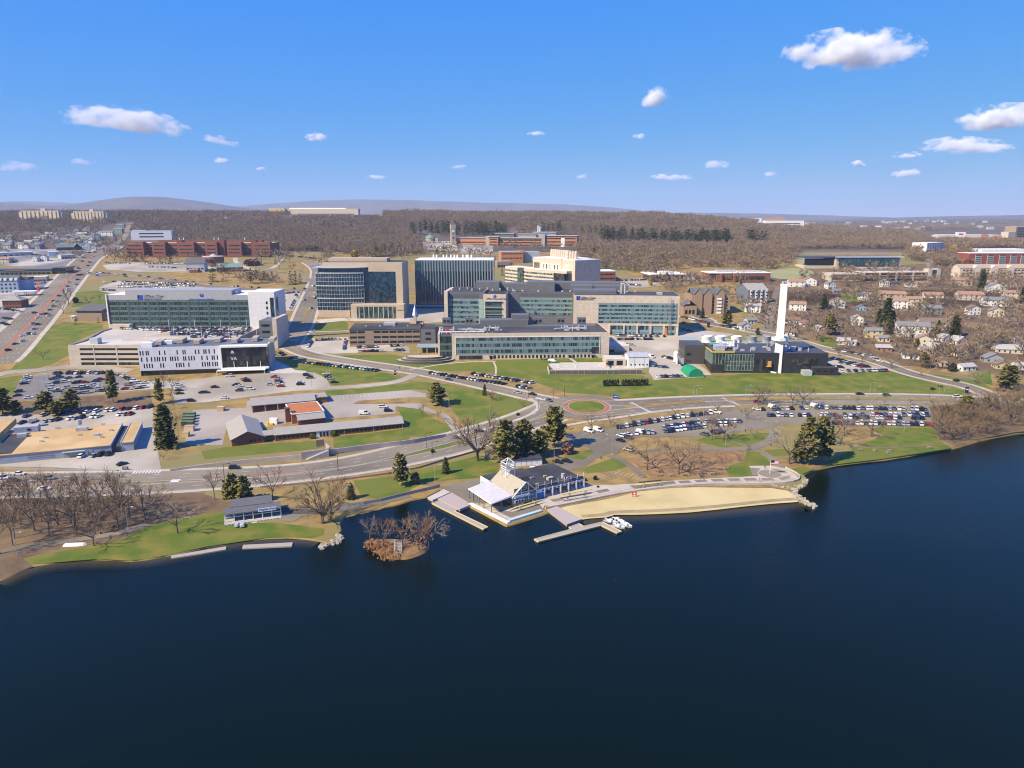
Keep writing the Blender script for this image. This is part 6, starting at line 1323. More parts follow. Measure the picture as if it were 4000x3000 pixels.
# left commercial strip
F = block('dark_roofed_shops','long dark-roofed glass-fronted shops beside the wide road, left edge','shop building',(-60,1076),(205,1071),1054,28,mat('shop_green',(.12,.16,.15),.6),K_roofg,(.2,),14,V_black,.75,2.6,over=3); F.b('end_wing',V_black,(F.L,F.L + 14,2,24,-2,F.H + 1.5)); F.b('end_roof',K_roofg,(F.L - 1,F.L + 16,0,26,F.H + 1.5,F.H + 2)); F.b('sign_band',K_orange,(F.L * .3,F.L * .6,-.4,-.2,F.H - 1.6,F.H - .6))
block('pale_shop','pale flat shop with a brown front below the dark-roofed shops, left','shop building',(98,1102),(182,1098),1083,14,K_deck,K_roofw,(.2,),5,K_brickd,.8,2.2)
F = block('blue_hotel','light blue hotel with white dormers and a slate roof at the left edge','hotel',(-70,1146),(74,1141),1098,16,mat('pale_blue_siding',(.34,.40,.50),.85),K_slate,(.08,.36,.65),8,V_win,.4,1.7,gable=5); F.b('dormer',K_trim,*[(F.L * a,F.L * a + 2.4,-.6,3,F.H,F.H + 2.6) for a in (.5,.64,.8,.93)]); F.b('end_wing',MATS['pale_blue_siding'],(F.L,F.L + 7,8,22,-3,F.H)); F.b('wing_roof',K_slate,(F.L,F.L + 7.4,7.6,22.4,F.H,F.H + 2.4))
F = Fr('fuel_canopy','flat white filling-station canopy beside the wide road, left','canopy',G(48,1160),G(140,1156)); F.b('roof',K_trim,(0,F.L,0,9,4.6,5.4)); F.b('post',K_trimg,*[(F.L * a,F.L * a + .4,v,v + .4,-1,4.6) for a in (.1,.5,.9) for v in (2,7)]); F.b('fuel_pump',K_red,*[(F.L * a,F.L * a + .8,4,5,0,1.8) for a in (.2,.6)])
F = Fr('price_sign','small red and white price pylon by the filling-station canopy','sign',G(146,1146),G(156,1146)); F.b('post',K_trimg,(0,.3,0,.3,0,2)); F.b('sign_board',K_red,(0,F.L,-.1,.4,2,7))
F = block('hip_roofed_brick_office','small two-storey brick office with a grey hipped roof beside the road, left edge','office building',(12,1206),(84,1204),1176,15,K_brick,K_shing,(.15,.58),6,V_win,.4,1.6); x = MB(); x.hip(0,F.L,0,15,F.H + .36,4,.8); x.build('hip_roof',K_shing,F.th)
block('turquoise_shop','low shop with a pale turquoise roof by the far road junction','shop building',(240,1012),(296,1008),998,14,K_trimg,mat('turquoise_roof',(.36,.46,.42),.7),(.2,),5,V_black,.7,2)
F = block('gabled_shopping_row','long brick shopping row with a grey-green gabled roof beyond the road junction','shop building',(222,980),(374,976),967,24,K_brickd,mat('green_grey_shingle',(.14,.17,.16),.9),(.15,),12,V_black,.7,2.4,gable=5); x = MB(); x.gable(F.L * .42,F.L * .62,-4,12,F.H,5.5,'y'); x.build('cross_gable',K_copper,F.th)
block('white_flat_store','white flat-roofed store left of the far road junction','shop building',(190,1002),(232,1000),984,16,K_trim,K_roofw)
block('long_white_store','long low white store at the left edge beyond the houses','shop building',(-20,1004),(130,996),988,18,K_trimg,K_roofw,(.2,),6,V_black,.5,2)
# ---- houses: base centre,width in pixels,storeys,wall,roof,ridge axis,turn,label
WALL = {'white': (.74,.72,.68),'cream': (.60,.52,.40),'pink': (.55,.45,.39),'blue': (.22,.33,.47),'grey': (.33,.34,.36),'yellow': (.55,.46,.28),'green': (.30,.38,.30),'palegreen': (.42,.50,.40),'brick': (.33,.19,.14),'paleblue': (.45,.50,.56),'tan': (.46,.37,.28),'olive': (.22,.22,.18)}
ROOF = {'grey': (.22,.215,.21),'pale': (.42,.40,.37),'orange': (.36,.22,.14),'dark': (.075,.075,.08),'brown': (.21,.155,.12),'redbrown': (.24,.13,.10),'solar': (.03,.035,.06),'green': (.20,.26,.22)}
SH = {}
def house(px,py,w,st,wall,roof,axis,rz,label,D=None,n=3):
    c = G(px,py); dpt = c.y; W = w * dpt / FOC; D = D or max(6.5,min(W * .62,10.5)); H = 2.75 * st + .4
    t_ = thing('house',label,'house',(c.x,c.y,c.z - .2),R(rz),'houses of the neighbourhood')
    wm_ = mat('siding_' + wall,WALL[wall],.85,tuple(q * .93 for q in WALL[wall]),.5); rm = mat('shingle_' + roof,ROOF[roof],.9,tuple(q * .85 for q in ROOF[roof]),.5)
    a = W / 2; rise = (D if axis == 'x' else W) * .24
    x = MB(); x.gwall(-a,a,0,D,-2.5,H,rise,axis); x.build('wall',wm_,t_)
    x = MB(); x.gable(-a,a,0,D,H,rise + .05,axis,.45,.2); r_ = x.build('roof',rm,t_)
    if 'win' not in SH: SH['win'] = MB().box(-.5,.5,-.06,.06,0,1.25).mesh('window',[V_win]); SH['door'] = MB().box(-.5,.5,-.08,.06,0,2.1).mesh('door',[mat('house_door',(.12,.06,.04),.7)]); SH['ch'] = MB().box(-.45,.45,-.4,.4,-1.2,1.4).mesh('chimney',[K_brick])
    def put(nm,me,loc,rz_=0,par=t_): o = bpy.data.objects.new(nm,me); COL.objects.link(o); o.parent = par; o.location = loc; o.rotation_euler = (0,0,rz_)
    for s_ in range(st):
        for u in lin(-a,a,n):
            if s_ == 0 and abs(u) < a / n * .6: put('door',SH['door'],(u,0,.2))
            else: put('window',SH['win'],(u,0,1.1 + 2.75 * s_))
        for v in (D * .3,D * .7): put('window',SH['win'],(-a if px > 2000 else a,v,1.1 + 2.75 * s_),R(90))
    if (px + py) % 3: put('chimney',SH['ch'],(a * .4,D * .55,H + rise * .8),0,r_)
    return t_
z5 = lambda x,y: T('A5',x,y); zB = lambda x,y: T('B5',x,y); z1 = lambda x,y: T('A1',x,y); z4 = lambda x,y: T('A4',x,y)
HS = [(z4(1490,1440),60,2,'white','pale','x',-20,'white house with a pale roof behind trees left of the chimney'),(z4(1980,1420),60,2,'white','orange','x',-14,'two-storey white house with an orange-tan roof just right of the chimney top'),(z4(1420,1620),40,1,'white','grey','y',12,'small white gabled cottage in the trees beyond the cooling towers'),
 (z4(1490,1560),42,1,'paleblue','grey','x',10,'pale blue cottage behind the small white gabled cottage'),(z4(1920,1560),60,1,'white','redbrown','x',-15,'long low white house with a red-brown roof right of the chimney'),(z4(2095,1590),34,1,'white','redbrown','y',20,'tiny white house with a red-brown roof and a rounded gable'),
 (z4(1880,1690),46,1,'white','brown','x',-12,'small white house with a brown roof beside the chimney shaft'),(z4(1970,1165),62,2,'white','orange','x',-8,'white house with an orange-tan roof below the pale meadow'),(z4(2110,1150),50,2,'white','orange','y',-8,'white gabled house next to the meadow, right of the similar one'),
 (z5(135,1185),34,2,'white','grey','y',12,'narrow white two-storey house left of the green lot'),(z5(205,1235),36,1,'grey','grey','x',5,'low grey garage-like house beside the narrow white house'),(z5(720,1165),28,2,'white','grey','y',5,'white gabled house in front of the brown parking garage'),(z5(810,1150),46,1,'olive','dark','x',0,'dark low house right of the white gabled house by the garage'),
 (z5(500,1310),34,2,'white','grey','y',8,'white steep-gabled house, left half of a close pair'),(z5(575,1315),28,2,'grey','grey','y',8,'grey steep-gabled house, right half of a close pair'),(z5(790,1305),94,2,'tan','orange','x',-16,'wide beige double house with an orange roof and a black solar array'),
 (z5(860,1415),62,3,'white','orange','x',-15,'tall white three-storey house with an orange roof, left of two'),(z5(1020,1395),56,3,'cream','orange','x',-15,'tall cream three-storey house with an orange roof, right of two'),(z5(190,1390),58,2,'paleblue','orange','y',-25,'pale blue house with a brown-orange roof below the green lot'),(z5(455,1420),34,1,'blue','grey','y',-20,'bright blue small gabled house among bare trees'),
 (z5(1240,1285),70,1,'white','orange','x',-8,'white bungalow with a solar panel and orange roof, mid-slope'),(z5(1000,1165),34,1,'white','brown','y',0,'small white house below the stair tower of the brown garage'),(z5(1120,1155),46,1,'tan','orange','x',0,'low tan house right of the small white house by the garage'),(z5(1540,1150),74,2,'tan','orange','x',-6,'wide tan house half hidden by bare branches below the cream hotel'),
 (z5(1220,1465),72,2,'olive','grey','x',-6,'dark olive house with a grey roof and a red car in its drive'),(z5(1640,1310),92,2,'pink','orange','x',-10,'long pink-beige double house with an orange roof, right side'),(z5(1935,1375),104,2,'white','grey','x',-10,'large white house with a grey roof and a solar array, near the right edge'),(z5(1860,1175),54,2,'white','orange','x',-8,'white house with a bright orange roof right of the tall spruce'),
 (z5(1910,1225),64,2,'white','grey','y',-6,'white house with twin grey gables below the orange-roofed house'),(z5(2050,1170),56,1,'white','brown','x',-6,'white house with a tall white chimney near the right edge'),(z5(2110,1225),50,1,'white','solar','x',-6,'low white house with a dark solar roof near the right edge'),(z5(2090,1290),56,2,'cream','orange','x',-8,'cream house behind the large white solar house'),
 (z5(1680,1465),46,2,'white','brown','y',4,'white chalet house with two long balconies'),(z5(1920,1490),48,2,'cream','grey','y',-12,'cream gabled house with a solar roof right of the white chalet'),(z5(2190,1420),40,1,'brick','grey','y',0,'brick-fronted house cut by the right edge'),
 (zB(410,195),44,2,'white','pale','y',-18,'bright white two-storey house left of the dark spruces'),(zB(690,245),58,1,'brick','dark','x',-6,'low house with a dark roof behind the dark spruces'),(zB(590,335),62,2,'yellow','grey','x',-12,'yellow split-level house, upper part'),(zB(700,375),42,1,'cream','grey','x',-12,'cream low garage wing right of the yellow split-level house'),
 (zB(1010,325),118,3,'white','grey','x',-16,'largest white three-storey terrace on the right slope'),(zB(1230,240),96,2,'cream','brown','x',-12,'long cream house behind the largest white terrace'),(zB(300,410),68,1,'white','pale','x',-14,'white bungalow beside the lawn right of the power plant'),(zB(700,480),58,1,'brick','pale','x',-8,'low orange-brick bungalow with a pale roof above the lane'),
 (zB(1385,375),56,1,'white','pale','y',18,'white bungalow with a front gable right of the terrace'),(zB(1550,405),66,1,'white','pale','y',22,'white bungalow with a pale roof, right of the front-gabled one'),(zB(1130,430),62,2,'cream','orange','y',-20,'cream house with an orange roof behind a tan conifer'),(zB(1290,480),66,1,'yellow','pale','y',24,'pale yellow bungalow with a wide front gable'),
 (zB(990,560),60,1,'white','dark','x',-18,'white cottage with two dormers and a dark roof near the lane'),(zB(1140,500),34,1,'cream','grey','x',-10,'little cream shed house between dormered cottage and yellow bungalow'),(zB(1330,645),58,1,'tan','orange','y',-20,'tan house with an orange roof near the lake road'),(zB(1555,535),52,1,'cream','brown','y',8,'cream gabled house half hidden in branches, right slope'),
 (zB(1620,690),66,1,'white','pale','x',16,'white cottage with one steep pale gable near the lake road'),(zB(2060,500),96,1,'cream','pale','x',-12,'long cream bungalow with a porch near the right edge'),(zB(1900,600),74,1,'grey','grey','y',-8,'grey house behind bare trees near the right edge'),(zB(1990,670),56,1,'yellow','brown','y',-8,'pale yellow house above the big pine at right'),(zB(2190,400),40,1,'grey','grey','y',0,'grey gabled house cut by the right edge'),(zB(210,235),34,1,'white','grey','y',10,'small white house beside the tall pine right of the chimney'),(zB(30,265),30,1,'white','pale','y',14,'tiny white gabled shed right of the chimney'),(zB(2170,680),40,1,'white','pale','x',0,'white house cut by the right edge above the pine')]
HL = [((80,740),44,2,'palegreen','grey','x','pale green house second row from the left edge'),((215,745),44,2,'paleblue','grey','x','pale blue house behind the far shops'),((300,715),40,2,'white','pale','x','white house with a pale flat-looking roof among far left houses'),((275,760),30,2,'white','grey','y','small white gabled house in front of the pale-roofed one'),((405,745),46,2,'grey','grey','x','wide grey house left of the flagpole'),((560,625),44,2,'paleblue','grey','x','pale blue house high on the left slope'),
 ((625,710),30,2,'blue','grey','y','blue gabled house right of the flagpole'),((700,690),40,2,'green','grey','x','green house above the grey-green shopping roof'),((790,660),36,2,'palegreen','grey','y','pale green gabled house on the left slope'),((885,640),44,3,'palegreen','pale','x','tall pale green three-decker on the left slope'),((935,560),36,2,'grey','grey','y','grey gabled house highest on the left slope'),((985,690),26,3,'white','pale','y','narrow white three-decker above the shopping row'),
 ((930,660),40,2,'yellow','green','x','yellow house with a greenish roof left of the narrow three-decker'),((1155,620),56,3,'white','grey','x','wide white triple house by the climbing road'),((1275,590),40,3,'green','green','x','green apartment house beside the climbing road'),((1300,525),34,2,'grey','grey','x','grey house farther up the climbing road'),((1410,500),40,1,'tan','brown','x','low tan house at the top of the climbing road'),((815,570),34,2,'grey','dark','y','dark-roofed house under the hill wood at left'),
 ((465,885),38,2,'white','grey','y','white gabled house facing the wide road, right of a pair'),((370,895),30,2,'white','pale','y','white gabled house facing the wide road, left of a pair'),((40,910),50,2,'cream','orange','x','cream house with an orange roof at the left edge'),((120,900),40,1,'green','grey','y','green house with a shallow gable near the left edge'),((30,800),46,1,'grey','grey','y','grey barn-like house at the far left edge'),((690,740),36,2,'paleblue','grey','x','pale blue house just behind the shopping row'),((1040,720),40,1,'grey','grey','x','low grey house right of the narrow three-decker'),((850,720),30,2,'grey','dark','y','dark grey gabled house behind the shopping row')]
for q,w,st,wa,ro,ax,rz,lb in HS: house(*q,w,st,wa,ro,ax,rz,lb,n=3 if w < 80 else 5)
for q,w,st,wa,ro,ax,lb in HL: house(*z1(*q),w * .75,st,wa,ro,ax,6,lb)
rh = random.Random(8)
for k in range(34):
    while True:
        q = (rh.uniform(-20,1080),rh.uniform(560,770))
        if q[1] > 600 + (q[0] < 500) * 40 - q[0] * .03: break
    house(*z1(*q),rh.uniform(20,30),rh.choice((2,2,3)),rh.choice(('white','grey','paleblue','palegreen','cream','tan')),rh.choice(('grey','grey','pale','dark','brown')),rh.choice('xy'),rh.uniform(-12,20),'one of the small pale houses packed on the far left slope',n=2)
# far town specks beyond the wood on the right: each a small house
rng = random.Random(11); k = 0
for (px,py) in [(3452,870),(3462,873),(3476,872),(3490,874),(3500,871),(3520,868),(3536,870),(3552,876),(3378,893),(3384,898),(3430,896),(3440,902),(3492,904),(3520,902),(3545,900),(3580,868),(3622,866),(3650,869),(3672,866),(3688,868),(3600,898),(3580,906),(3316,876),(3310,880),(3700,880),(3800,878),(3830,892),(3870,896),(3740,874),(3850,870),(2905,862),(2920,860),(2936,858),(2880,866),(2950,856)]:
    c = G(px,py); w_ = rng.uniform(9,15); t_ = thing('far_house','tiny pale house among the trees of the far valley, right background','house',(c.x,c.y,c.z + 3),rng.uniform(-.4,.4),'tiny houses in the far valley')
    x = MB(); x.gwall(-w_,w_,0,12,-8,6,4,'x'); x.build('wall',mat('siding_white',WALL['white'],.85) if k % 3 else mat('siding_cream',WALL['cream'],.85),t_); x = MB(); x.gable(-w_,w_,0,12,6,4.1,'x'); x.build('roof',mat('shingle_grey',ROOF['grey'],.9) if k % 2 else mat('shingle_pale',ROOF['pale'],.9),t_); k += 1
# ================================================================== trees
ORD = ['first','second','third','fourth','fifth','sixth','seventh','eighth','ninth','tenth','eleventh','twelfth','thirteenth','fourteenth','fifteenth','sixteenth','seventeenth','eighteenth','nineteenth','twentieth','twenty-first','twenty-second','twenty-third','twenty-fourth','twenty-fifth','twenty-sixth','twenty-seventh','twenty-eighth','twenty-ninth','thirtieth']
M_bark = mat('bark',(.115,.09,.07),.95,(.17,.14,.115),1.2,sx=(1,1,.3)); M_twig = mat('twigs',(.175,.118,.068),.95,(.25,.175,.108),.35)
M_twigg = mat('grey_twigs',(.26,.20,.14),.95,(.34,.27,.20),.35); M_pinen = mat('pine_needles',(.10,.112,.028),.9,(.27,.225,.065),.42); M_spruce = mat('spruce_needles',(.055,.075,.024),.9,(.13,.13,.042),.5)
M_oakleaf = mat('dry_oak_leaves',(.38,.18,.07),.9,(.25,.13,.06),.6); M_willow = mat('willow_twigs',(.46,.30,.08),.9,(.36,.23,.06),.6); M_redtwig = mat('red_twigs',(.24,.12,.085),.95,(.18,.10,.075),.5); M_yew = mat('yew_leaves',(.028,.036,.016),.9,(.06,.06,.03),1.0)
def rvec(rg,d,spread):
    v = Vector((rg.gauss(0,1),rg.gauss(0,1),rg.gauss(0,1))).normalized()
    return (Vector(d) + v * spread).normalized()
def baretree(seed,H,wide=.36,lv=(6,4,4,5),tw=.055,trunk=.3,rad=.022,stems=1):
    """two builders: wood (trunk and limbs) and twigs"""
    rg = random.Random(seed); A,B = MB(),MB()
    def grow(p,d,L,r,k):
        e = p + d * L; (A if k < 2 else B).bar(p,e,max(r,.02),5 if k == 0 else 3,max(r * .62,.015))
        n = lv[min(k,len(lv) - 1)]
        for i in range(n):
            t = rg.uniform(.45,1.0) if k else rg.uniform(.72,1.0)
            q = p + d * (L * t)
            if k == 0: dd = rvec(rg,(0,0,.55),.0); a = 2 * math.pi * (i + rg.uniform(-.3,.3)) / n; dd = Vector((math.cos(a) * wide * 2.0,math.sin(a) * wide * 2.0,rg.uniform(.55,1.2))).normalized()
            else: dd = rvec(rg,d + Vector((0,0,.12)),.75)
            LL = (H * (1 - trunk) * rg.uniform(.42,.6)) if k == 0 else L * rg.uniform(.45,.72)
            if k < len(lv) - 2: grow(q,dd,LL,r * (.5 if k else .55),k + 1)
            else:
                s_ = dd.cross(Vector((rg.uniform(-1,1),rg.uniform(-1,1),rg.uniform(-1,1)))).normalized() * tw; e2 = q + dd * LL
                B.quad(q - s_,q + s_,e2 + s_ * .35,e2 - s_ * .35)
                for _ in range(lv[-1]):
                    t2 = rg.uniform(.25,.95); q2 = q + dd * (LL * t2); d2 = rvec(rg,dd,.9); l2 = LL * rg.uniform(.3,.6); s2 = d2.cross(Vector((rg.uniform(-1,1),rg.uniform(-1,1),rg.uniform(-1,1)))).normalized() * tw * .75
                    B.quad(q2 - s2,q2 + s2,q2 + d2 * l2)
    for s_ in range(stems):
        d0 = rvec(rg,(0,0,1),.06 if stems == 1 else .22); grow(Vector((0,0,-.3)),d0,H * trunk * rg.uniform(.9,1.1),H * rad,0)
    return A,B
def conifer(seed,H,R_,kind='pine',whorls=14,br=6,tufts=7):
    rg = random.Random(seed); A,B = MB(),MB()
    A.bar((0,0,-.4),(rg.uniform(-.3,.3),0,H * .97),H * .018,6,.04)
    z0 = .16 if kind == 'pine' else .05
    for w in range(whorls):
        t = (w + rg.uniform(0,.6)) / whorls; z = H * (z0 + (1 - z0) * t)
        rr = R_ * ((1 - t) ** .75 if kind == 'spruce' else (min(1,.55 + 1.4 * t) * (1 - t) ** .5)) * rg.uniform(.75,1.12)
        for b in range(br if t < .8 else max(3,br - 2)):
            if kind == 'pine' and rg.random() < .16: continue
            a = 2 * math.pi * (b + rg.random()) / br; L = rr * rg.uniform(.7,1.15) + .25
            up = (.18 if kind == 'pine' else -.22) + rg.uniform(-.1,.1); d = Vector((math.cos(a),math.sin(a),up)).normalized()
            A.bar((0,0,z),Vector((0,0,z)) + d * L * .9,.05,3,.02)
            for k in range(tufts):
                q = Vector((0,0,z)) + d * (L * (.25 + .8 * (k + rg.random()) / tufts)) + Vector((rg.gauss(0,.07),rg.gauss(0,.07),rg.gauss(0,.035))) * R_
                s_ = R_ * rg.uniform(.13,.26) * (1.15 if kind == 'pine' else .95)
                for _ in range(2):
                    u_ = rvec(rg,(d.x,d.y,.15),.8) * s_; v_ = u_.cross(Vector((rg.uniform(-.4,.4),rg.uniform(-.4,.4),1))).normalized() * s_ * .55
                    B.quad(q - u_ * .6 - v_ * .5,q - u_ * .2 + v_,q + u_ + v_ * .2,q + u_ * .5 - v_)
    return A,B
def leafball(seed,rx,rz,n,s_,base=.1):
    rg = random.Random(seed); B = MB()
    for _ in range(n):
        v = Vector((rg.gauss(0,1),rg.gauss(0,1),rg.gauss(0,1))).normalized() * rg.uniform(.55,1) ; q = Vector((v.x * rx,v.y * rx,base + rz + v.z * rz))
        u_ = rvec(rg,(0,0,.2),1) * s_; w = u_.cross(rvec(rg,(0,0,0),1)) * .8; B.quad(q - u_,q + w,q + u_,q - w)
    return B
BT = []
for i,(sd,wd,st) in enumerate(((1,.36,1),(2,.48,1),(3,.30,1),(4,.42,2),(5,.55,1))):
    A,B = baretree(sd,14,wd,(6,4,4,4),.06,.26 if st == 1 else .2,.02,st); BT.append((A.mesh('trunk',M_bark),B.mesh('crown',M_twig)))
A,B = baretree(31,14,.2,(6,5,4,3),.055,.4,.014); BT.append((A.mesh('trunk',M_bark),B.mesh('crown',M_twig)))       # slender woodland tree
def joined(A,B,name,m1,m2):
    x = MB(); x.v = A.v + B.v; k = len(A.v); x.f = A.f + [tuple(i + k for i in f) for f in B.f]; x.m = [0] * len(A.f) + [1] * len(B.f); return x.mesh(name,[m1,m2])
M_fw = mat('wood_twigs',(.20,.145,.098),.95,(.28,.21,.145),.3); BF = [joined(*baretree(50 + i,13,.34 + .08 * i,(5,4,3,2),.26,.24,.02),'bare_tree',M_bark,[M_fw,M_twigg,M_fw,mat('brown_twigs',(.25,.165,.105),.95,(.30,.21,.135),.3)][i]) for i in range(4)]
CP_ = [tuple(q.mesh(nm,m_) for q,nm,m_ in zip(conifer(60 + i,16,5.2 + .6 * i,'pine',13,6,8),('trunk','crown'),(M_bark,M_pinen))) for i in range(3)]
CS_ = [tuple(q.mesh(nm,m_) for q,nm,m_ in zip(conifer(70 + i,16,4.6,'spruce',20,9,6),('trunk','crown'),(M_bark,M_spruce))) for i in range(2)]
CF_ = [joined(*conifer(80 + i,16,4.2,'spruce' if i else 'pine',9,6,3),'conifer',M_bark,M_spruce) for i in range(3)]
rgv = random.Random(21)
MH = {}
def mh(me):
    if me.name not in MH: MH[me.name] = max(v.co.z for v in me.vertices)
    return MH[me.name]
def plant(name,cat,meshes,c,h,base_h,label,group=None,wide=1.0,mats=None):
    s_ = h / (max(mh(m_) for m_ in meshes) if isinstance(meshes,tuple) else mh(meshes)); s_ = min(s_,2.2); t_ = thing(name,label,cat,(c.x,c.y,c.z),rgv.uniform(0,6.28),group) if isinstance(meshes,tuple) else None
    if t_ is None:
        o = bpy.data.objects.new(name,meshes); COL.objects.link(o); o.location = (c.x,c.y,c.z); o.rotation_euler = (0,0,rgv.uniform(0,6.28)); o.scale = (s_ * wide,s_ * wide,s_); return tag(o,label,cat,group)
    t_.scale = (s_ * wide,s_ * wide,s_)
    for me in meshes:
        o = bpy.data.objects.new(me.name.split('.')[0],me); COL.objects.link(o); o.parent = t_
        if mats and me.name.startswith('crown'): o.material_slots[0].link = 'OBJECT'; o.material_slots[0].material = mats
    return t_
def hpx(c,ytop): return top_z(c,ytop) - c.z
# single bare trees one can point at
SING = [('C2',730,695,320,'bare tree with a tall clear trunk beside the avenue, above the lake pavilion',1),('C2',1270,955,330,'largest bare many-stemmed tree on the point right of the lake pavilion',3),('C2',1360,930,560,'bare tree leaning toward the water at the right of the many-stemmed tree',3),('C2',110,700,330,'slim twin-stemmed bare tree left of the dark pair of pines',5),('C1',1015,1195,840,'leaning gnarled bare tree beside the upturned boat',4),('C1',1920,1060,690,'spreading pale-barked bare tree left of the lake pavilion',4),('C1',1130,1005,690,'leaning bare tree up the bank from the gnarled one',0),('C1',1570,920,460,'bare tree with a curved trunk in the gap of the shore wood',0),('C1',1345,850,520,'straight bare tree beside the avenue, left of the curved one',1),('C1',1735,850,560,'bare tree with a short stout trunk beside the avenue',4),
 ('C3',735,275,-350,'tall bare tree left of the big pines by the avenue',3),('C4',350,650,260,'left one of the two great spreading trees above the beach',4),('C4',690,695,250,'right one of the two great spreading trees above the beach',4),('C4',820,660,360,'bare tree just behind the right great spreading tree',1),('C4',1050,325,60,'bare tree at the left end of the oval lawn in the lakeside car park',0),('C4',1185,330,0,'tallest bare tree on the oval lawn of the lakeside car park',1),('C4',1510,315,180,'small round bare tree at the right of the oval lawn',1),('C4',1150,580,440,'low reddish bare tree on the picnic ground, left one',1),('C4',1340,550,430,'low reddish bare tree on the picnic ground, right one',1),('C4',1890,590,150,'grey bare tree in front of the pines by the round plaza',4),
 ('B4',1110,1130,980,'bare tree on the verge between car park and road, left',1),('B4',1430,1215,1030,'round bare tree beside the car park entrance',1),('B4',1550,1060,790,'bare tree on the dual road median, leftmost of four',0),('B4',1612,1050,830,'bare tree on the dual road median, second of four',0),('B4',1925,1060,820,'bare tree on the dual road median, third of four',0),('B4',2030,1050,800,'bare tree on the dual road median, rightmost of four',4),('B4',655,1175,1050,'small bare tree behind the first row of parked cars',1),('B4',190,1245,1150,'tiny bare tree at the left end of the car park verge',1),('B4',1350,690,560,'round grey bare tree in front of the power plant',1),('B4',1970,705,500,'vase-shaped bare tree right of the tall chimney',4),
 ('B5',410,1060,960,'thin bare tree on the right verge, left of three',5),('B5',700,1060,980,'thin bare tree on the right verge, middle of three',5),('B5',985,1060,960,'thin bare tree on the right verge, right of three',5),('C5',150,660,260,'gnarled bare tree right of the pine cluster, lake side',4),('C5',270,560,270,'bare tree standing over the right car rows',1),('C5',560,570,290,'bare tree with drooping limbs at the upper left of the right shore lawn',4),('C5',1300,600,300,'first bare tree of the right thicket at the lawn edge',4),('B1',470,565,440,'lone low bare tree on the left lawn',4),('B1',1770,1650,1530,'small grey round tree at the corner of the shop yard',1),('B3',140,1190,1020,'slim bare tree by the gate, left one',5),('B3',310,1225,1100,'slim bare tree by the gate, right one',5),('B3',890,1005,850,'pale bare tree beside the evergreen clump on the hill lawn',3),
 ('B3',1215,1080,970,'reddish bare tree left of the roundabout',1),('B3',1955,1315,1120,'bare tree below the roundabout',0),('B3',2170,1290,1130,'bare tree right below the roundabout by the path',0),('B5',780,660,480,'bare tree at the corner of the lane above the car rows',4),('B5',1100,745,620,'reddish bare tree on the island in the lane',1),('B5',465,590,420,'bare tree beside the lane right of the power plant',1),('B5',205,530,400,'bare tree above the lane, first right of the power plant',0),('B5',1700,825,640,'pale bare tree on the green strip near the lake road',1),('A1',740,1350,1150,'bare tree on the roadside by the left lawn, farther one',0),('A1',685,1450,1280,'bare tree on the roadside by the left lawn, nearer one',4),('A1',1080,1320,1240,'slim reddish tree on the left lawn',5),('A1',970,1365,1240,'round reddish bare shrub tree on the left lawn',1),('B2',1560,160,100,'bare tree on the green at the boulevard corner',1)]
for (t,x_,yb,yt,lb,v) in SING:
    c = GT(t,x_,yb); h = max(3,hpx(c,T(t,0,yt)[1])); red = 'reddish' in lb
    plant('bare_tree','tree',BT[v],c,h,13.0 if v != 5 else 14,lb,'single bare trees',1.0 if v != 4 else 1.1,M_redtwig if red else (M_twigg if 'grey' in lb or 'pale' in lb else None))
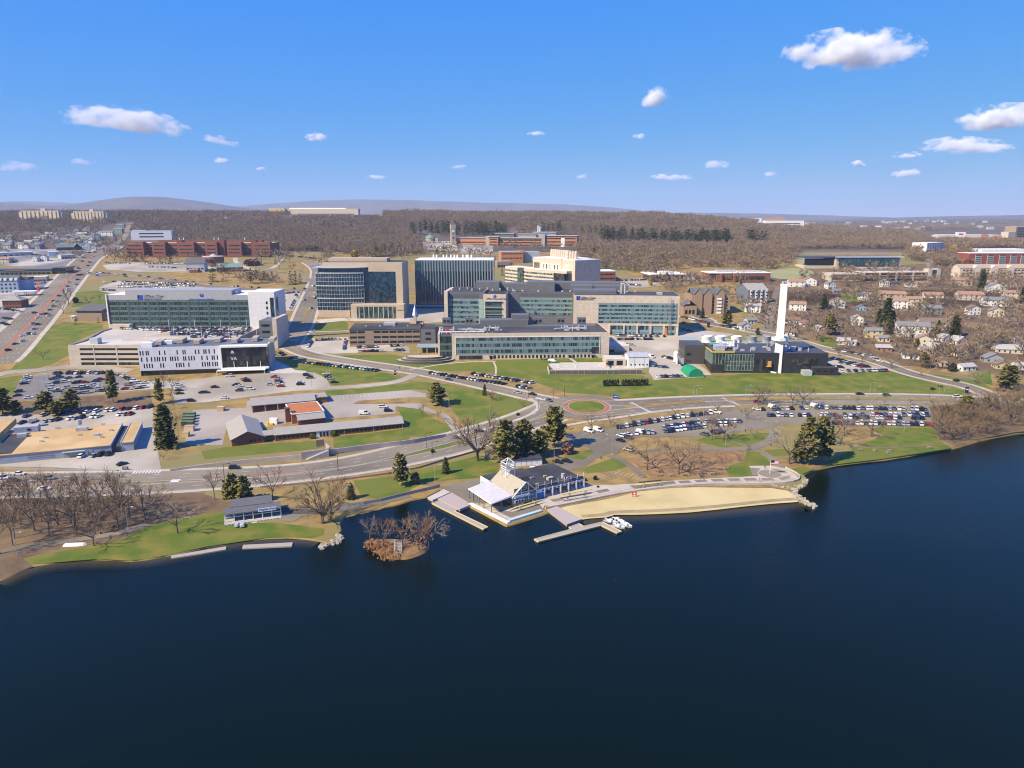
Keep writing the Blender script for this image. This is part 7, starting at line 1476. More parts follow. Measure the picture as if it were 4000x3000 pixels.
# single conifers one can point at
CON = [('B1',1225,1030,665,'p','tall thin twin-topped pine between the two left car parks',.62),('B1',1730,1045,760,'p','pine with a bare leaning trunk above the shop yard',.55),('B1',1795,1515,1040,'s','big dark spruce between the shop yard and the brick depot',1.05),('B1',500,1140,900,'p','broad dark pine on the bank, left of a pair above the shop yard',1.5),('B1',780,1125,870,'p','broad dark pine on the bank, right of a pair above the shop yard',1.3),('B1',30,1160,860,'p','dark pine at the left edge above the shop yard',1.2),('B1',175,1140,1000,'p','low dark pine next to the left-edge pine',1.5),('B1',620,1165,1010,'p','low dark pine between the broad pair',1.7),
 ('C2',300,725,405,'p','left one of the dark pair of pines above the lake pavilion',.95),('C2',430,745,430,'p','right one of the dark pair of pines above the lake pavilion',.9),('C2',1580,685,510,'s','dark egg-shaped conifer on the lawn left of the inlet',1.15),('C3',390,412,235,'s','dark egg-shaped conifer on the lawn left of the boathouse',1.0),('C2',2120,550,185,'p','yellow-green leaning pine between the two egg-shaped conifers',.75),('C3',1040,300,-180,'p','left of the three great pines behind the boathouse',.95),('C3',1240,245,-190,'p','middle of the three great pines behind the boathouse',.95),('C3',1560,135,-330,'p','right and tallest of the three great pines behind the boathouse',.95),('C3',1400,230,-60,'p','lower pine filling the gap between the great pines',1.2),('B3',300,1060,805,'p','round dark evergreen clump by the gate on the hill lawn',1.25),('B3',810,950,830,'s','small evergreen beside the pale bare tree',.9),('B3',525,1052,1000,'s','very small spruce near the round evergreen clump',.8),
 ('C4',2090,600,60,'p','left and tallest pine of the cluster right of the round plaza',.75),('C4',2240,560,60,'p','right pine of the cluster right of the round plaza',.7),('C4',1990,585,250,'p','lower dark pine at the left of the cluster by the round plaza',.8),('C5',1570,340,120,'p','yellow-green pine above the right thicket, taller one',1.4),('C5',1800,300,135,'p','yellow-green pine above the right thicket, right one',1.0),('C5',1360,380,225,'p','yellow-green pine above the right thicket, left one',1.2),('B5',2030,890,615,'p','big round pine beside the lake road at the right edge',1.3),('B5',1130,655,480,'p','bushy pine beside the dormered cottage',1.0),('B5',1460,320,75,'s','largest spruce right of the white terrace',1.1),('B5',1275,300,130,'s','narrow spruce in front of the white terrace end',.8),
 ('B5',640,210,10,'s','left one of the dark spruces above the yellow house',1.0),('B5',720,240,-110,'s','tallest of the dark spruces above the yellow house',.95),('B5',780,230,30,'s','right one of the dark spruces above the yellow house',1.0),('B5',745,290,95,'s','bluish spruce in front of the low dark-roofed house',.7),('B5',110,300,60,'p','tall pine right of the chimney among the houses',.9),('B5',1050,450,330,'p','tan-green conifer left of the cream orange-roofed house',1.0),('A5',1750,1205,965,'s','tall spruce below the cream hotel',.85),('A5',45,1400,1235,'s','dark spruce left of the pale blue house',1.2),('A5',2190,1330,1160,'s','dark spruce at the right edge',1.0),('A5',990,1390,1340,'s','small round conifer between the two tall houses',1.2),('A5',1025,1045,975,'s','small conifer in front of the brown parking garage',1.0),('A5',235,940,910,'s','small conifer at the right end of the far street',1.0),('B4',1210,205,20,'p','dark pine beside the lane beyond the cooling towers',1.0),('B4',1545,300,220,'p','low conifer just left of the chimney',1.2),('A4',1365,1215,1100,'s','dark spruce left of the blue-grey apartments',1.0),('A4',950,1500,1385,'s','bluish spruce in front of the tan gabled apartments',1.0),('A4',440,1090,970,'s','dark conifer left of the white-roofed pavilion',.9),('A4',560,1115,1010,'p','dark conifer in front of the white-roofed pavilion',1.0)]
for (t,x_,yb,yt,k_,lb,wd) in CON:
    c = GT(t,x_,yb); plant('pine_tree' if k_ == 'p' else 'spruce_tree','tree',(CP_ if k_ == 'p' else CS_)[rgv.randrange(3 if k_ == 'p' else 2)],c,max(3,hpx(c,T(t,0,yt)[1])),16,lb,'single evergreens',wd)
CONF = [('conifers by the wide road, upper left',[('A1',1115,700,610),('A1',1190,690,640),('A1',1255,690,605),('A1',1320,690,630),('A1',1400,880,740),('A1',1470,890,770),('A1',1540,890,800),('A1',1730,900,830),('A1',1840,900,790)]),('conifers among the far left houses',[('A1',55,660,575),('A1',150,740,650),('A1',335,655,605),('A1',920,670,640),('A1',1240,470,390),('A1',1300,450,350)]),('conifers around the round brick drum',[('A2',90,1110,930),('A2',500,1130,960),('A2',560,1090,975),('A2',640,1100,985),('A2',690,1080,1000),('A2',930,1140,990),('A2',980,1135,985),('A2',1030,1120,1010)]),('conifers in the wood above the brick laboratory',[('A2',80,630,590),('A2',190,630,580),('A2',265,620,545),('A2',395,600,525),('A2',440,600,550),('A2',660,650,575),('A2',1240,530,465),('A2',1290,540,440),('A2',1340,560,460),('A2',1290,650,560),('A2',1580,560,455)]),('conifers behind the glass and tan block',[('A2',1570,770,680),('A2',1850,840,670),('A2',1950,830,690),('A2',2020,800,680),('A2',2100,810,670)]),('conifers around the finned glass tower',[('A3',300,830,730),('A3',370,830,700),('A3',30,800,700),('A3',920,920,830),('A3',1110,1080,900),('A3',1000,1040,960),('A3',1120,740,690)]),('clipped cones beside the small hall',[('A1',815,1568,1500),('A1',1063,1552,1488),('A1',1175,1540,1490)])]
for zone,it in CONF:
    for k,(t,x_,yb,yt) in enumerate(sorted(it,key=lambda q: q[1])):
        c = GT(t,x_,yb); plant('conifer_tree','tree',CF_[rgv.randrange(3)],c,max(3,hpx(c,T(t,0,yt)[1])),16,'dark %s from the left of the %s' % (ORD[k],zone),zone,1.15 if 'clipped' not in zone else .9)
def inpoly(x,y,P):
    r = False; j = len(P) - 1
    for i in range(len(P)):
        if (P[i][1] > y) != (P[j][1] > y) and x < (P[j][0] - P[i][0]) * (y - P[i][1]) / (P[j][1] - P[i][1]) + P[i][0]: r = not r
        j = i
    return r
def scatter(poly,n,seed,mind):
    rg = random.Random(seed); out = []; xs = [p[0] for p in poly]; ys_ = [p[1] for p in poly]; tr = 0
    while len(out) < n and tr < n * 60:
        tr += 1; x_,y_ = rg.uniform(min(xs),max(xs)),rg.uniform(min(ys_),max(ys_))
        if not inpoly(x_,y_,poly): continue
        if 3000 < x_ < 3115 and y_ < 1180: continue
        c = G(x_,y_)
        if any((c.x - q.x) ** 2 + (c.y - q.y) ** 2 < mind ** 2 for q in out): continue
        if any((c.x - o.location.x) ** 2 + (c.y + 1 - o.location.y - 4) ** 2 < 60 for o in HOUSES): continue
        out.append(c)
    return out
HOUSES = [o for o in COL.objects if o.name.startswith('house')]
BELT = [TL('A3',0,620,1180,620,1180,560,0,545),TL('A4',-160,700,1260,740,1260,650,-120,630)]
for poly,n,sd in ((TL('A3',20,575,500,560,1000,575,1150,610,500,610,20,610),66,3),(TL('A4',-140,690,220,690,420,730,800,730,1240,720,1240,660,700,670,-100,640),100,4),(TL('A3',1440,600,1640,560,1640,590,1450,620),8,5),(TL('A3',1820,610,2212,720,2212,650,1900,590),12,6),(TL('A4',1400,700,1900,760,1900,720,1400,690),10,7)):
    for c in scatter(poly,n,sd,4.2): plant('conifer_tree','tree',CF_[rgv.randrange(3)],c,rgv.uniform(19,27),16,'dark conifer in the long evergreen belt across the wooded hill','evergreen belt on the hill',1.25)
# bare trees by zone,each its own object
ZONES = [('slender bare trees in the wood between the avenue and the lower-left shore',[TL('C1',-60,720,900,690,1250,690,1500,900,1200,1060,600,1100,0,1300)],42,6,(11,17),[5,5,5,0],'woodland_tree'),('bare trees of the thicket along the right shore',[TL('C5',1250,330,1700,230,2300,160,2300,480,1700,570,1450,640,1300,560)],52,4,(8,14),[3,1,5],'thicket_tree'),
 ('bare trees among the houses of the right slope',[[(2680,1110),(3240,1075),(3700,1090),(4030,1085),(4030,1480),(3640,1445),(3330,1375),(3080,1330),(2960,1270)]],112,7,(8,14),[0,1,3,4],'garden_tree'),('bare trees on the bank left of the brick depot',[TL('B1',1660,850,1900,830,1900,1350,1780,1250)],8,4,(7,11),[5,2],'bank_tree'),('bare trees in the grove behind the glass and tan block',[TL('A2',380,800,700,760,1350,880,1330,990,850,1000,640,930)],16,8,(12,17),[0,3],'grove_tree')]
for zone,polys,n,md,hr,vs,nm in ZONES:
    for poly in polys:
        for c in scatter(poly,n,len(zone),md): plant('bare_tree','tree',BT[rgv.choice(vs)] if nm not in ('garden_tree','grove_tree') else BF[rgv.randrange(4)],c,rgv.uniform(*hr),13.5,'one of the ' + zone,zone,rgv.uniform(.85,1.15))
# clipped arborvitae screen,shrubs
for k in range(17):
    t0 = k / 17; c = GT('B4',-110 + 490 * t0,855 - 8 * t0)
    if 6 <= k <= 6: continue
    x_ = leafball(90 + k % 3,.95,2.1,170,.42); o = x_.build('arborvitae_shrub',M_yew); o.location = c; tag(o,'clipped dark arborvitae, %s from the left in the hedge row on the grass bank' % ORD[k],'shrub','arborvitae row')
SHR = [('A1',820,1335,55,60,'big round dark clipped bush on the left lawn',M_yew),('B3',1170,1170,35,35,'dark spreading bush left of the roundabout',M_yew),('B3',250,1570,40,40,'dark shrub on the median of the avenue',M_yew),('C3',60,520,100,130,'large dark bare thicket bush by the inlet wall',M_redtwig),('C3',1700,200,130,120,'big grey-brown bush under the right great pine',M_redtwig),('C2',1290,540,0,0,'',None),('B2',1160,1420,60,60,'green bush left of the brick range entrance',M_pinen),('B2',1385,1395,60,65,'green bush right of the brick range entrance',M_pinen),('B5',1225,890,50,28,'dark clipped bed on the grass, nearer one',M_yew),('B5',1310,860,45,22,'dark clipped bed on the grass, farther one',M_yew),('B5',1480,800,60,30,'dark flat bush on the strip by the house lane',M_yew),('B5',1950,900,90,36,'dark reddish bush under the big round pine',M_redtwig),('B5',1430,690,90,90,'long dark hedge mass beside the steep-gabled cottage',M_yew),('C3',1890,490,45,36,'dark bush at the right end of the boathouse',M_yew),('C3',2005,480,40,50,'dark bush beside the small car bays, boathouse right',M_yew),('C3',2035,565,22,26,'small square bush by the promenade fence',M_yew),('A4',1015,1600,30,60,'dark round bush at the lane corner by the hospital',M_yew),('C2',1290,1000,0,0,'',None),('A2',1620,850,90,75,'yellow weeping willow behind the glass and tan block',M_willow),('A5',1450,800,80,80,'left yellow willow above the red apartment block',M_willow),('A5',1580,805,100,85,'right yellow willow above the red apartment block',M_willow),('A4',390,1150,45,80,'yellowish willow by the lot left of the white-roofed pavilion',M_willow),('A4',1205,775,60,34,'yellow tree in the wood above the brick-banded office',M_willow),('A2',510,930,150,60,'red-brown bare bed in the loop road below the brick laboratory',M_redtwig)]
for t,x_,yb,w,h,lb,m_ in SHR:
    if not lb: continue
    c = GT(t,x_,yb); k = c.y / FOC / 2.765; b_ = leafball(int(x_),w * k * .55,max(.5,h * k * .55),420,max(.3,w * k * .12),-.3); o = b_.build('willow_tree' if m_ is M_willow else 'shrub',m_); o.location = c; tag(o,lb,'tree' if m_ is M_willow else 'shrub')
# ---- far woods: one mass of bare trees
FP = [TL('A2',1340,560,2212,560,2212,860,1700,850,1340,800),TL('A3',1790,720,2212,720,2212,985,1870,975),TL('A4',-20,690,2000,760,1960,900,1640,985,1010,960,760,960,370,1040,0,985),TL('A3',20,600,160,600,140,820,20,830),TL('A5',-100,560,1000,700,1100,820,900,790,800,780,0,780,-100,800),TL('A5',1180,830,1640,800,1660,930,1250,960),TL('A5',900,820,1170,830,1140,900,900,880)]
EX = [TL('A1',-100,590,450,580,800,545,1150,520,1240,460,1480,460,1420,560,1420,700,1400,1010,-100,1010),[(500,926),(690,926),(690,965),(1075,965),(1075,1010),(500,1010)],[(1050,800),(1405,800),(1405,831),(1050,833)],[(1140,836),(1502,836),(1502,857),(1060,860)],[(1640,925),(2262,925),(2262,1010),(1640,1010)],[(3130,975),(3540,975),(3680,1060),(3130,1060)],[(3590,905),(4100,890),(4100,946),(3640,940)],[(3600,960),(3700,960),(3700,990),(3600,990)],[(2960,868),(3160,868),(3160,893),(2940,893)],TL('A4',1600,940,2212,800,2212,1080,1620,1090),[(75,852),(245,852),(245,866),(75,866)],[(282,855),(415,855),(415,870),(282,870)],[(1070,985),(1330,985),(1330,1060),(1070,1060)],[(3640,985),(3680,985),(3660,1050),(3620,1050)],[(3770,975),(4100,975),(4100,1100),(3740,1100)]]
def proj(X,Y,Z):
    d = Y * CP - (Z - CAM_H) * SP; v = Y * SP + (Z - CAM_H) * CP; return 2000 + FOC * X / d,1500 - FOC * v / d
rg = np.random.default_rng(5); pts = []
N = 70000; U = rg.random(N); Yc = 1085 * (5200 / 1085) ** (U ** 1.15); Sx = rg.uniform(-.98,.98,N); Xc = Sx * Yc; Zc = terrain(Xc,Yc); PX,PYx = proj(Xc,Yc,Zc)
cl = np.sin(Xc / 60 + 1.3 * np.sin(Yc / 85)) + np.sin(Yc / 70 + Xc / 130)
for i in range(N):
    if PX[i] < -250 or PX[i] > 4250 or any(inpoly(PX[i],PYx[i],e) for e in EX): continue
    if Yc[i] < 1120 and not any(inpoly(PX[i],PYx[i],e) for e in FP): continue
    if Yc[i] < 1900 and any(inpoly(PX[i],PYx[i],e) for e in BELT): continue
    if Yc[i] > 2600 and cl[i] < -.6: continue
    pts.append((Xc[i],Yc[i],Zc[i]))
for poly in FP:
    P = g2(poly); xs = [p[0] for p in P]; yy = [p[1] for p in P]; ar = (max(xs) - min(xs)) * (max(yy) - min(yy))
    for _ in range(int(min(ar / 70,3500))):
        x_,y_ = rg.uniform(min(xs),max(xs)),rg.uniform(min(yy),max(yy))
        if y_ < 1090 and inpoly(x_,y_,P): pts.append((x_,y_,tz(x_,y_)))
LT = []
for poly,n in ((TL('A1',-60,600,800,550,1180,520,1180,760,0,780),130),(TL('A1',500,860,1050,780,900,900),10),(TL('A2',380,640,1350,600,1400,760,700,760),60),(TL('A2',1250,880,1390,700,1400,900),14),(TL('A3',0,700,880,760,880,850,250,850),40),(TL('A3',900,730,1780,735,1780,790,1400,780,900,760),30),(TL('A2',100,960,900,1130,200,1130),26),(TL('A1',1120,880,2212,860,2212,900,1150,900),14),(TL('A4',300,1060,1200,1130,720,1170,640,1240),44),(TL('A5',100,960,1500,1000,2200,1100,2200,1160,100,1160),120),([(2680,1110),(3240,1075),(3700,1090),(4030,1085),(4030,1480),(3640,1445),(3330,1375),(3080,1330),(2960,1270)],190),(TL('A1',1150,720,1400,720,1400,850,1150,870),26)):
    LT += scatter(poly,n,n,5)
pts += [(c.x,c.y,c.z) for c in LT]
me = bpy.data.meshes.new('bare_wood'); me.from_pydata([(float(a),float(b),float(c) - .3) for a,b,c in pts],[],[])
n_ = len(pts)
for nm,ty,val in (('idx','INT',rg.integers(0,4,n_)),('siz','FLOAT',np.clip(rg.normal(1.0,.2,n_),.6,1.5) * np.where(np.array(pts)[:,1] > 1800,1.25,1.0)),('rot','FLOAT',rg.uniform(0,6.28,n_))):
    at = me.attributes.new(nm,ty,'POINT'); at.data.foreach_set('value',np.ascontiguousarray(val,dtype=np.int32 if ty == 'INT' else np.float32))
fo = bpy.data.objects.new('bare_wood',me); COL.objects.link(fo); tag(fo,'grey-brown leafless woodland covering the hills',None,None,'stuff')
srcc = bpy.data.collections.new('wood_source')
for i,b_ in enumerate(BF): srcc.objects.link(bpy.data.objects.new('wood_source_%d' % i,b_))
ng = bpy.data.node_groups.new('wood_scatter','GeometryNodeTree'); ng.interface.new_socket('Geometry',in_out='INPUT',socket_type='NodeSocketGeometry'); ng.interface.new_socket('Geometry',in_out='OUTPUT',socket_type='NodeSocketGeometry')
gi,go = ng.nodes.new('NodeGroupInput'),ng.nodes.new('NodeGroupOutput'); ip = ng.nodes.new('GeometryNodeInstanceOnPoints'); ci = ng.nodes.new('GeometryNodeCollectionInfo'); ci.inputs[0].default_value = srcc; ci.inputs['Separate Children'].default_value = True; ci.inputs['Reset Children'].default_value = True
def na(nm,ty): q = ng.nodes.new('GeometryNodeInputNamedAttribute'); q.data_type = ty; q.inputs[0].default_value = nm; return q.outputs[0]
cx_ = ng.nodes.new('ShaderNodeCombineXYZ'); ng.links.new(na('rot','FLOAT'),cx_.inputs[2]); er = ng.nodes.new('FunctionNodeEulerToRotation'); ng.links.new(cx_.outputs[0],er.inputs[0])
ng.links.new(gi.outputs[0],ip.inputs['Points']); ng.links.new(ci.outputs[0],ip.inputs['Instance']); ip.inputs['Pick Instance'].default_value = True; ng.links.new(na('idx','INT'),ip.inputs['Instance Index']); ng.links.new(er.outputs[0],ip.inputs['Rotation']); ng.links.new(na('siz','FLOAT'),ip.inputs['Scale']); ng.links.new(ip.outputs[0],go.inputs[0])
fo.modifiers.new('scatter','NODES').node_group = ng
# ================================================================== cars
PAINT = {'white': (.72,.71,.69),'black': (.012,.012,.014),'silver': (.38,.385,.39),'grey': (.11,.115,.12),'red': (.30,.018,.018),'blue': (.025,.06,.17),'green': (.03,.07,.05),'tan': (.36,.29,.2)}
def paintm(c): return mat('paint_' + c,PAINT[c],.28,spec=.6)
M_tyre = mat('tyre',(.018,.018,.018),.9); M_cglass = mat('car_glass',(.012,.015,.018),.08,spec=.7)
SHAPE = {'sedan': ([(-2.3,.32),(2.3,.32),(2.32,.66),(1.25,.90),(-1.65,.95),(-2.32,.86)],(-1.75,1.2,-1.05,.35,1.42)),'suv': ([(-2.3,.36),(2.3,.36),(2.32,.82),(1.35,1.06),(-2.2,1.08),(-2.34,.8)],(-2.2,1.3,-1.95,.55,1.72)),
         'pickup': ([(-2.8,.42),(2.7,.42),(2.7,.92),(1.5,1.12),(-2.8,1.1)],(-.6,1.4,-.4,.7,1.85)),'van': ([(-2.7,.38),(2.6,.38),(2.6,.95),(2.0,1.25),(-2.7,1.25)],(-2.68,2.0,-2.6,1.2,2.15))}
def carmesh(kind,far=False):
    prof,(a,b,c,d,zt) = SHAPE[kind]; n = len(prof); x = MB(); w = .92
    for s_ in (-w,w): x.v += [(p[0],s_,p[1]) for p in prof]
    x.f.append(tuple(range(n))); x.f.append(tuple(range(2 * n - 1,n - 1,-1))); x.m += [0,0]
    for k in range(n): j = (k + 1) % n; x.f.append((k,n + k,n + j,j)); x.m.append(0)
    zb = prof[-2][1] - .04 if kind == 'sedan' else prof[3][1] - .03
    x.box(c,d,-.68,.68,zt - .03,zt + .05)
    if kind == 'van': x.box(-2.6,.3,-.86,.86,zb,zt)
    if kind == 'pickup': x.box(-2.75,-.7,-.9,-.8,1.08,1.3); x.box(-2.75,-.7,.8,.9,1.08,1.3)
    g = MB(); i = len(g.v); g.v += [(a,-.86,zb),(b,-.86,zb),(b,.86,zb),(a,.86,zb),(c,-.7,zt),(d,-.7,zt),(d,.7,zt),(c,.7,zt)]
    for q in ((4,5,6,7),(0,1,5,4),(1,2,6,5),(2,3,7,6),(3,0,4,7)): g.f.append(tuple(i + k for k in q)); g.m.append(0)
    ww = [(sx_ * abs(prof[0][0]) * .63,sy) for sx_ in (-1,1) for sy in (-.86,.86)]
    return x,g,ww
CM = {}
for kd in SHAPE:
    x,g,ww = carmesh(kd); y = MB(); y.v,y.f,y.m = list(x.v),list(x.f),list(x.m); y.cur = 1
    for (wx,wy) in ww: y.bar((wx,wy - .1,.33),(wx,wy + .1,.33),.34,8)
    wm_ = MB(); wm_.bar((0,-.11,0),(0,.11,0),.34,12)
    CM[kd] = (x.mesh('body',[paintm('white')]),y.mesh('body',[paintm('white'),M_tyre]),g.mesh('windows',[M_cglass]),wm_.mesh('wheel',[M_tyre]),ww)
rc = random.Random(4); NCAR = [0]; USED = {}
COLS = ['white'] * 9 + ['black'] * 8 + ['silver'] * 5 + ['grey'] * 6 + ['red'] * 2 + ['blue'] * 3; KINDS_ = ['sedan'] * 5 + ['suv'] * 6 + ['pickup']
def slope_z(P): return P.z
def car(P,rz,label,col=None,kind=None,wheels=False,group='parked cars',z=None):
    col = col or rc.choice(COLS); kind = kind or rc.choice(KINDS_); NCAR[0] += 1
    t_ = thing('van' if kind == 'van' else 'pickup_truck' if kind == 'pickup' else 'car',label.format(c=col,k={'suv': 'SUV','pickup': 'pickup truck'}.get(kind,kind)),'car' if kind in ('sedan','suv') else kind,(P.x,P.y,(P.z if z is None else z) + .09),rz,group)
    f = Vector((math.cos(rz),math.sin(rz))); dz = (tz(P.x + f.x,P.y + f.y) - tz(P.x - f.x,P.y - f.y)) / 2; t_.rotation_euler = (0,-math.atan(dz),rz)
    b0,b1,gl,wh,ww = CM[kind]
    o = bpy.data.objects.new('body',b0 if wheels else b1); COL.objects.link(o); o.parent = t_; o.material_slots[0].link = 'OBJECT'; o.material_slots[0].material = paintm(col)
    o = bpy.data.objects.new('windows',gl); COL.objects.link(o); o.parent = t_
    if wheels:
        for wx,wy in ww: o = bpy.data.objects.new('wheel',wh); COL.objects.link(o); o.parent = t_; o.location = (wx,wy,.33)
    return t_
def colkind(): return rc.choice(COLS),rc.choice(KINDS_)
KN_ = {'suv': 'SUV','pickup': 'pickup','sedan': 'sedan','van': 'van'}
def row(a,b,n,name,fill=.92,ang=90,jit=.12,wheels=False,group='parked cars'):
    A,B = G(*a),G(*b); d = B - A; base = math.atan2(d.y,d.x); cnt = {}
    for k in range(n):
        if rc.random() > fill: continue
        t = (k + .5) / n; P = A + d * t; P = Vector((P.x + rc.gauss(0,jit),P.y + rc.gauss(0,jit),0)); P.z = tz(P.x,P.y)
        c,kd = colkind(); key = (c,kd); cnt[key] = cnt.get(key,0) + 1
        car(P,base + R(ang) + (math.pi if rc.random() < .3 else 0) + rc.gauss(0,.03),'%s %s %s from left in %s' % (ORD[min(cnt[key] - 1,29)],c,KN_[kd],name),c,kd,wheels,group)
def cars_at(t,items,where,ang,wheels=False,group='parked cars'):
    cnt = {}
    for it in sorted(items):
        c = it[2] if len(it) > 2 else rc.choice(COLS); kd = it[3] if len(it) > 3 else rc.choice(KINDS_); P = GT(t,it[0],it[1]); cnt[(c,kd)] = cnt.get((c,kd),0) + 1
        car(P,ang + rc.gauss(0,.05) + (math.pi if rc.random() < .35 else 0),'%s %s %s from left %s' % (ORD[cnt[(c,kd)] - 1],c,KN_[kd],where),c,kd,wheels,group)
b4 = lambda x,y: T('B4',x,y); b5 = lambda x,y: T('B5',x,y); b1 = lambda x,y: T('B1',x,y); b2 = lambda x,y: T('B2',x,y); b3 = lambda x,y: T('B3',x,y)
row(b4(20,1308),b4(700,1190),16,'the back lakeside row, left end',.95,65); row(b4(710,1188),b4(1110,1140),8,'the back row behind the bare trees, lakeside car park',.9,65)
row(b4(510,1312),b4(930,1248),10,'the upper half of the short lakeside double row',.95,65); row(b4(530,1352),b4(985,1290),11,'the lower half of the short lakeside double row',.95,65)
row(b4(215,1372),b4(480,1360),6,'the short row above the great spreading trees',.9,70); row(b4(970,1240),b4(1370,1240),9,'the row behind the oval lawn',.9,75); row(b4(1080,1275),b4(1260,1270),4,'the second row behind the oval lawn',.8,75)
row(b4(1530,1112),b4(2200,1092),13,'the far lakeside row left of the pine cluster',.85,75); row(b5(10,1092),b5(1175,1112),24,'the far lakeside row right of the pines',.95,70)
row(b4(1640,1172),b4(2120,1175),10,'the middle row left of the pine cluster',.8,75); row(b5(0,1168),b5(1185,1170),24,'the upper middle row, right car park',.93,70); row(b5(60,1197),b5(1135,1205),22,'the lower middle row, right car park',.93,70); row(b5(90,1255),b5(1225,1275),23,'the front row beside the right shore lawn',.95,70)
cars_at('B4',[(70,1400,'white','suv'),(150,1385,'white','sedan'),(65,1450,'black','sedan'),(150,1420,'black','suv'),(150,1550,'silver','suv'),(970,1385,'grey','suv'),(1090,1365,'black','suv'),(1140,1350,'blue','sedan'),(1540,1110,'white','sedan'),(1095,1145,'white','pickup')],'standing loose, lakeside car park',R(-40))
for x_,y_,c_,lb in ((1935,1350,'white','white minibus parked alone at the entrance of the lakeside car park'),(2035,1340,'white','white van beside the minibus at the lakeside car park entrance'),(1735,1410,'blue','pale blue car in the shade of the right great pine')): car(GT('B3',x_,y_),R(-42),lb,c_,'van' if 'blue' not in lb else 'suv',True)
car(GT('B4',290,1365),R(-35),'white covered van in the short row above the great spreading trees','white','van',True); car(GT('B4',1710,1095),R(-50),'white box van at the left end of the far car row','white','van',True); car(GT('B4',2170,1085),R(-50),'tall white truck in the far row behind the pine cluster','white','van',True)
cars_at('C3',[(1600,300,'black','sedan'),(1700,290,'black','sedan')],'beside the white-wrapped boats by the shed',R(-30),True); car(GT('C3',1370,370),R(5),'white flatbed pickup truck in front of the grey shed','white','pickup',True)
cars_at('B1',[(480,1172),(655,1162),(780,1150),(890,1143),(942,1140),(1050,1130),(1168,1122),(1225,1118),(1330,1107,'red','suv'),(1390,1103),(1483,1097),(1547,1092),(1618,1085,'black','suv'),(290,1185)],'in the upper row behind the tan-roofed shops',R(80),True)
cars_at('B1',[(242,1255),(370,1243),(500,1240),(570,1228),(630,1222),(762,1212),(822,1207),(885,1200),(1010,1192),(1065,1187),(1297,1167),(1357,1165),(1412,1160)],'in the lower row behind the tan-roofed shops',R(80),True)
cars_at('C1',[(885,238,'white','suv'),(1017,232,'silver','sedan'),(1087,222,'black','suv'),(1172,216,'black','suv')],'in front of the grey shop wall',R(85),True); car(GT('C1',1320,322),R(55),'dark car driving out of the shop yard','black','sedan',True)
cars_at('C1',[(212,428,'white','sedan'),(40,474,'white','suv'),(150,502,'black','sedan'),(535,478,'silver','suv'),(480,592,'white','sedan')],'on the avenue beyond the shore wood',R(2),True,'cars on the avenue')
for t,x_,y_,c_,k_,r_,lb in (('C2',322,365,'black','suv',4,'black car on the avenue below the pinkish retaining wall'),('B3',748,1348,'grey','suv',22,'dark car at the zebra crossing by the gate'),('B3',1165,928,'silver','sedan',-28,'silver car coming down to the roundabout, farther one'),('B3',1328,948,'black','sedan',-28,'black car coming down to the roundabout, nearer one'),('B3',1508,1015,'grey','sedan',-50,'dark grey car entering the roundabout'),('B3',422,790,'blue','sedan',-20,'blue car driving up past the parked row'),('B4',1540,1028,'red','sedan',-3,'dark red car on the lakeside road behind bare trees'),('B5',438,945,'black','sedan',0,'dark car on the lakeside road, left of three'),('B5',728,962,'grey','suv',0,'dark grey car on the lakeside road, middle of three'),('B5',1487,977,'white','suv',0,'white car on the lakeside road near the blue sign'),
 ('B2',1925,1085,'white','suv',2,'white car on the depot tarmac, far right'),('B2',1980,1128,'black','suv',4,'black car on the depot tarmac beside the white one'),('B2',1718,1158,'white','van',0,'white minibus on the depot tarmac behind the long brick range'),('B4',760,635,'blue','pickup',0,'bright blue pickup by the green shelter'),('B4',400,545,'white','van',-60,'white box truck behind the white garage')): car(GT(t,x_,y_),R(r_),lb,c_,k_,True,'cars on the roads and yards')
row(b1(580,722),b1(1130,716),12,'the back row of the left car park',.95,90); row(b1(1290,738),b1(1465,812),6,'the slanting row of the left car park',1,30)
cars_at('B1',[(582,782),(648,762),(742,772),(850,762),(530,850,'white','suv'),(605,825),(712,812,'white','suv'),(818,825),(875,812),(920,818),(1030,808),(1090,790,'red','suv'),(1020,850,'white','suv'),(562,898,'white','suv'),(628,895),(620,915),(740,875),(845,888,'silver','suv'),(905,868),(900,888),(955,882),(1015,875),(890,935),(945,930),(1065,912),(1118,912),(1350,890,'red','sedan'),(1400,885),(1455,885),(1508,880),(1560,870,'white','suv'),(1450,830,'white','suv'),(1508,825,'white','suv'),(1565,825),(1395,848,'tan','van'),(310,985),(290,775),(300,755),(275,805,'white','sedan'),(260,832,'black','sedan'),(200,920,'black','suv'),(185,962,'black','sedan')],'in the left car park',R(20))
cars_at('B2',[(265,752,'white','suv'),(440,790,'red','pickup'),(457,805,'black','suv'),(338,850,'black','suv'),(368,860,'white','sedan'),(372,908,'green','suv'),(492,893,'white','suv'),(708,842,'silver','sedan'),(752,760,'red','sedan'),(785,778,'silver','sedan'),(795,806,'red','sedan'),(802,822,'black','suv'),(803,842,'white','suv'),(822,860,'red','sedan'),(1100,742,'black','suv'),(1132,770,'black','suv'),(1030,818,'white','sedan'),(1032,842,'black','suv'),(1310,728,'white','sedan'),(1335,766,'black','suv'),(1352,778,'silver','sedan'),(1397,818,'black','sedan'),(108,870,'black','sedan'),(10,928,'black','sedan'),(210,988,'white','sedan')],'in the car park below the clinic',R(6))
cars_at('B1',[(1920,845,'white','sedan'),(1930,865,'white','suv'),(1932,905,'black','sedan'),(1940,940,'black','sedan'),(2065,1020,'black','suv'),(2190,930,'black','sedan')],'at the left edge of the pale clinic car park',R(8))
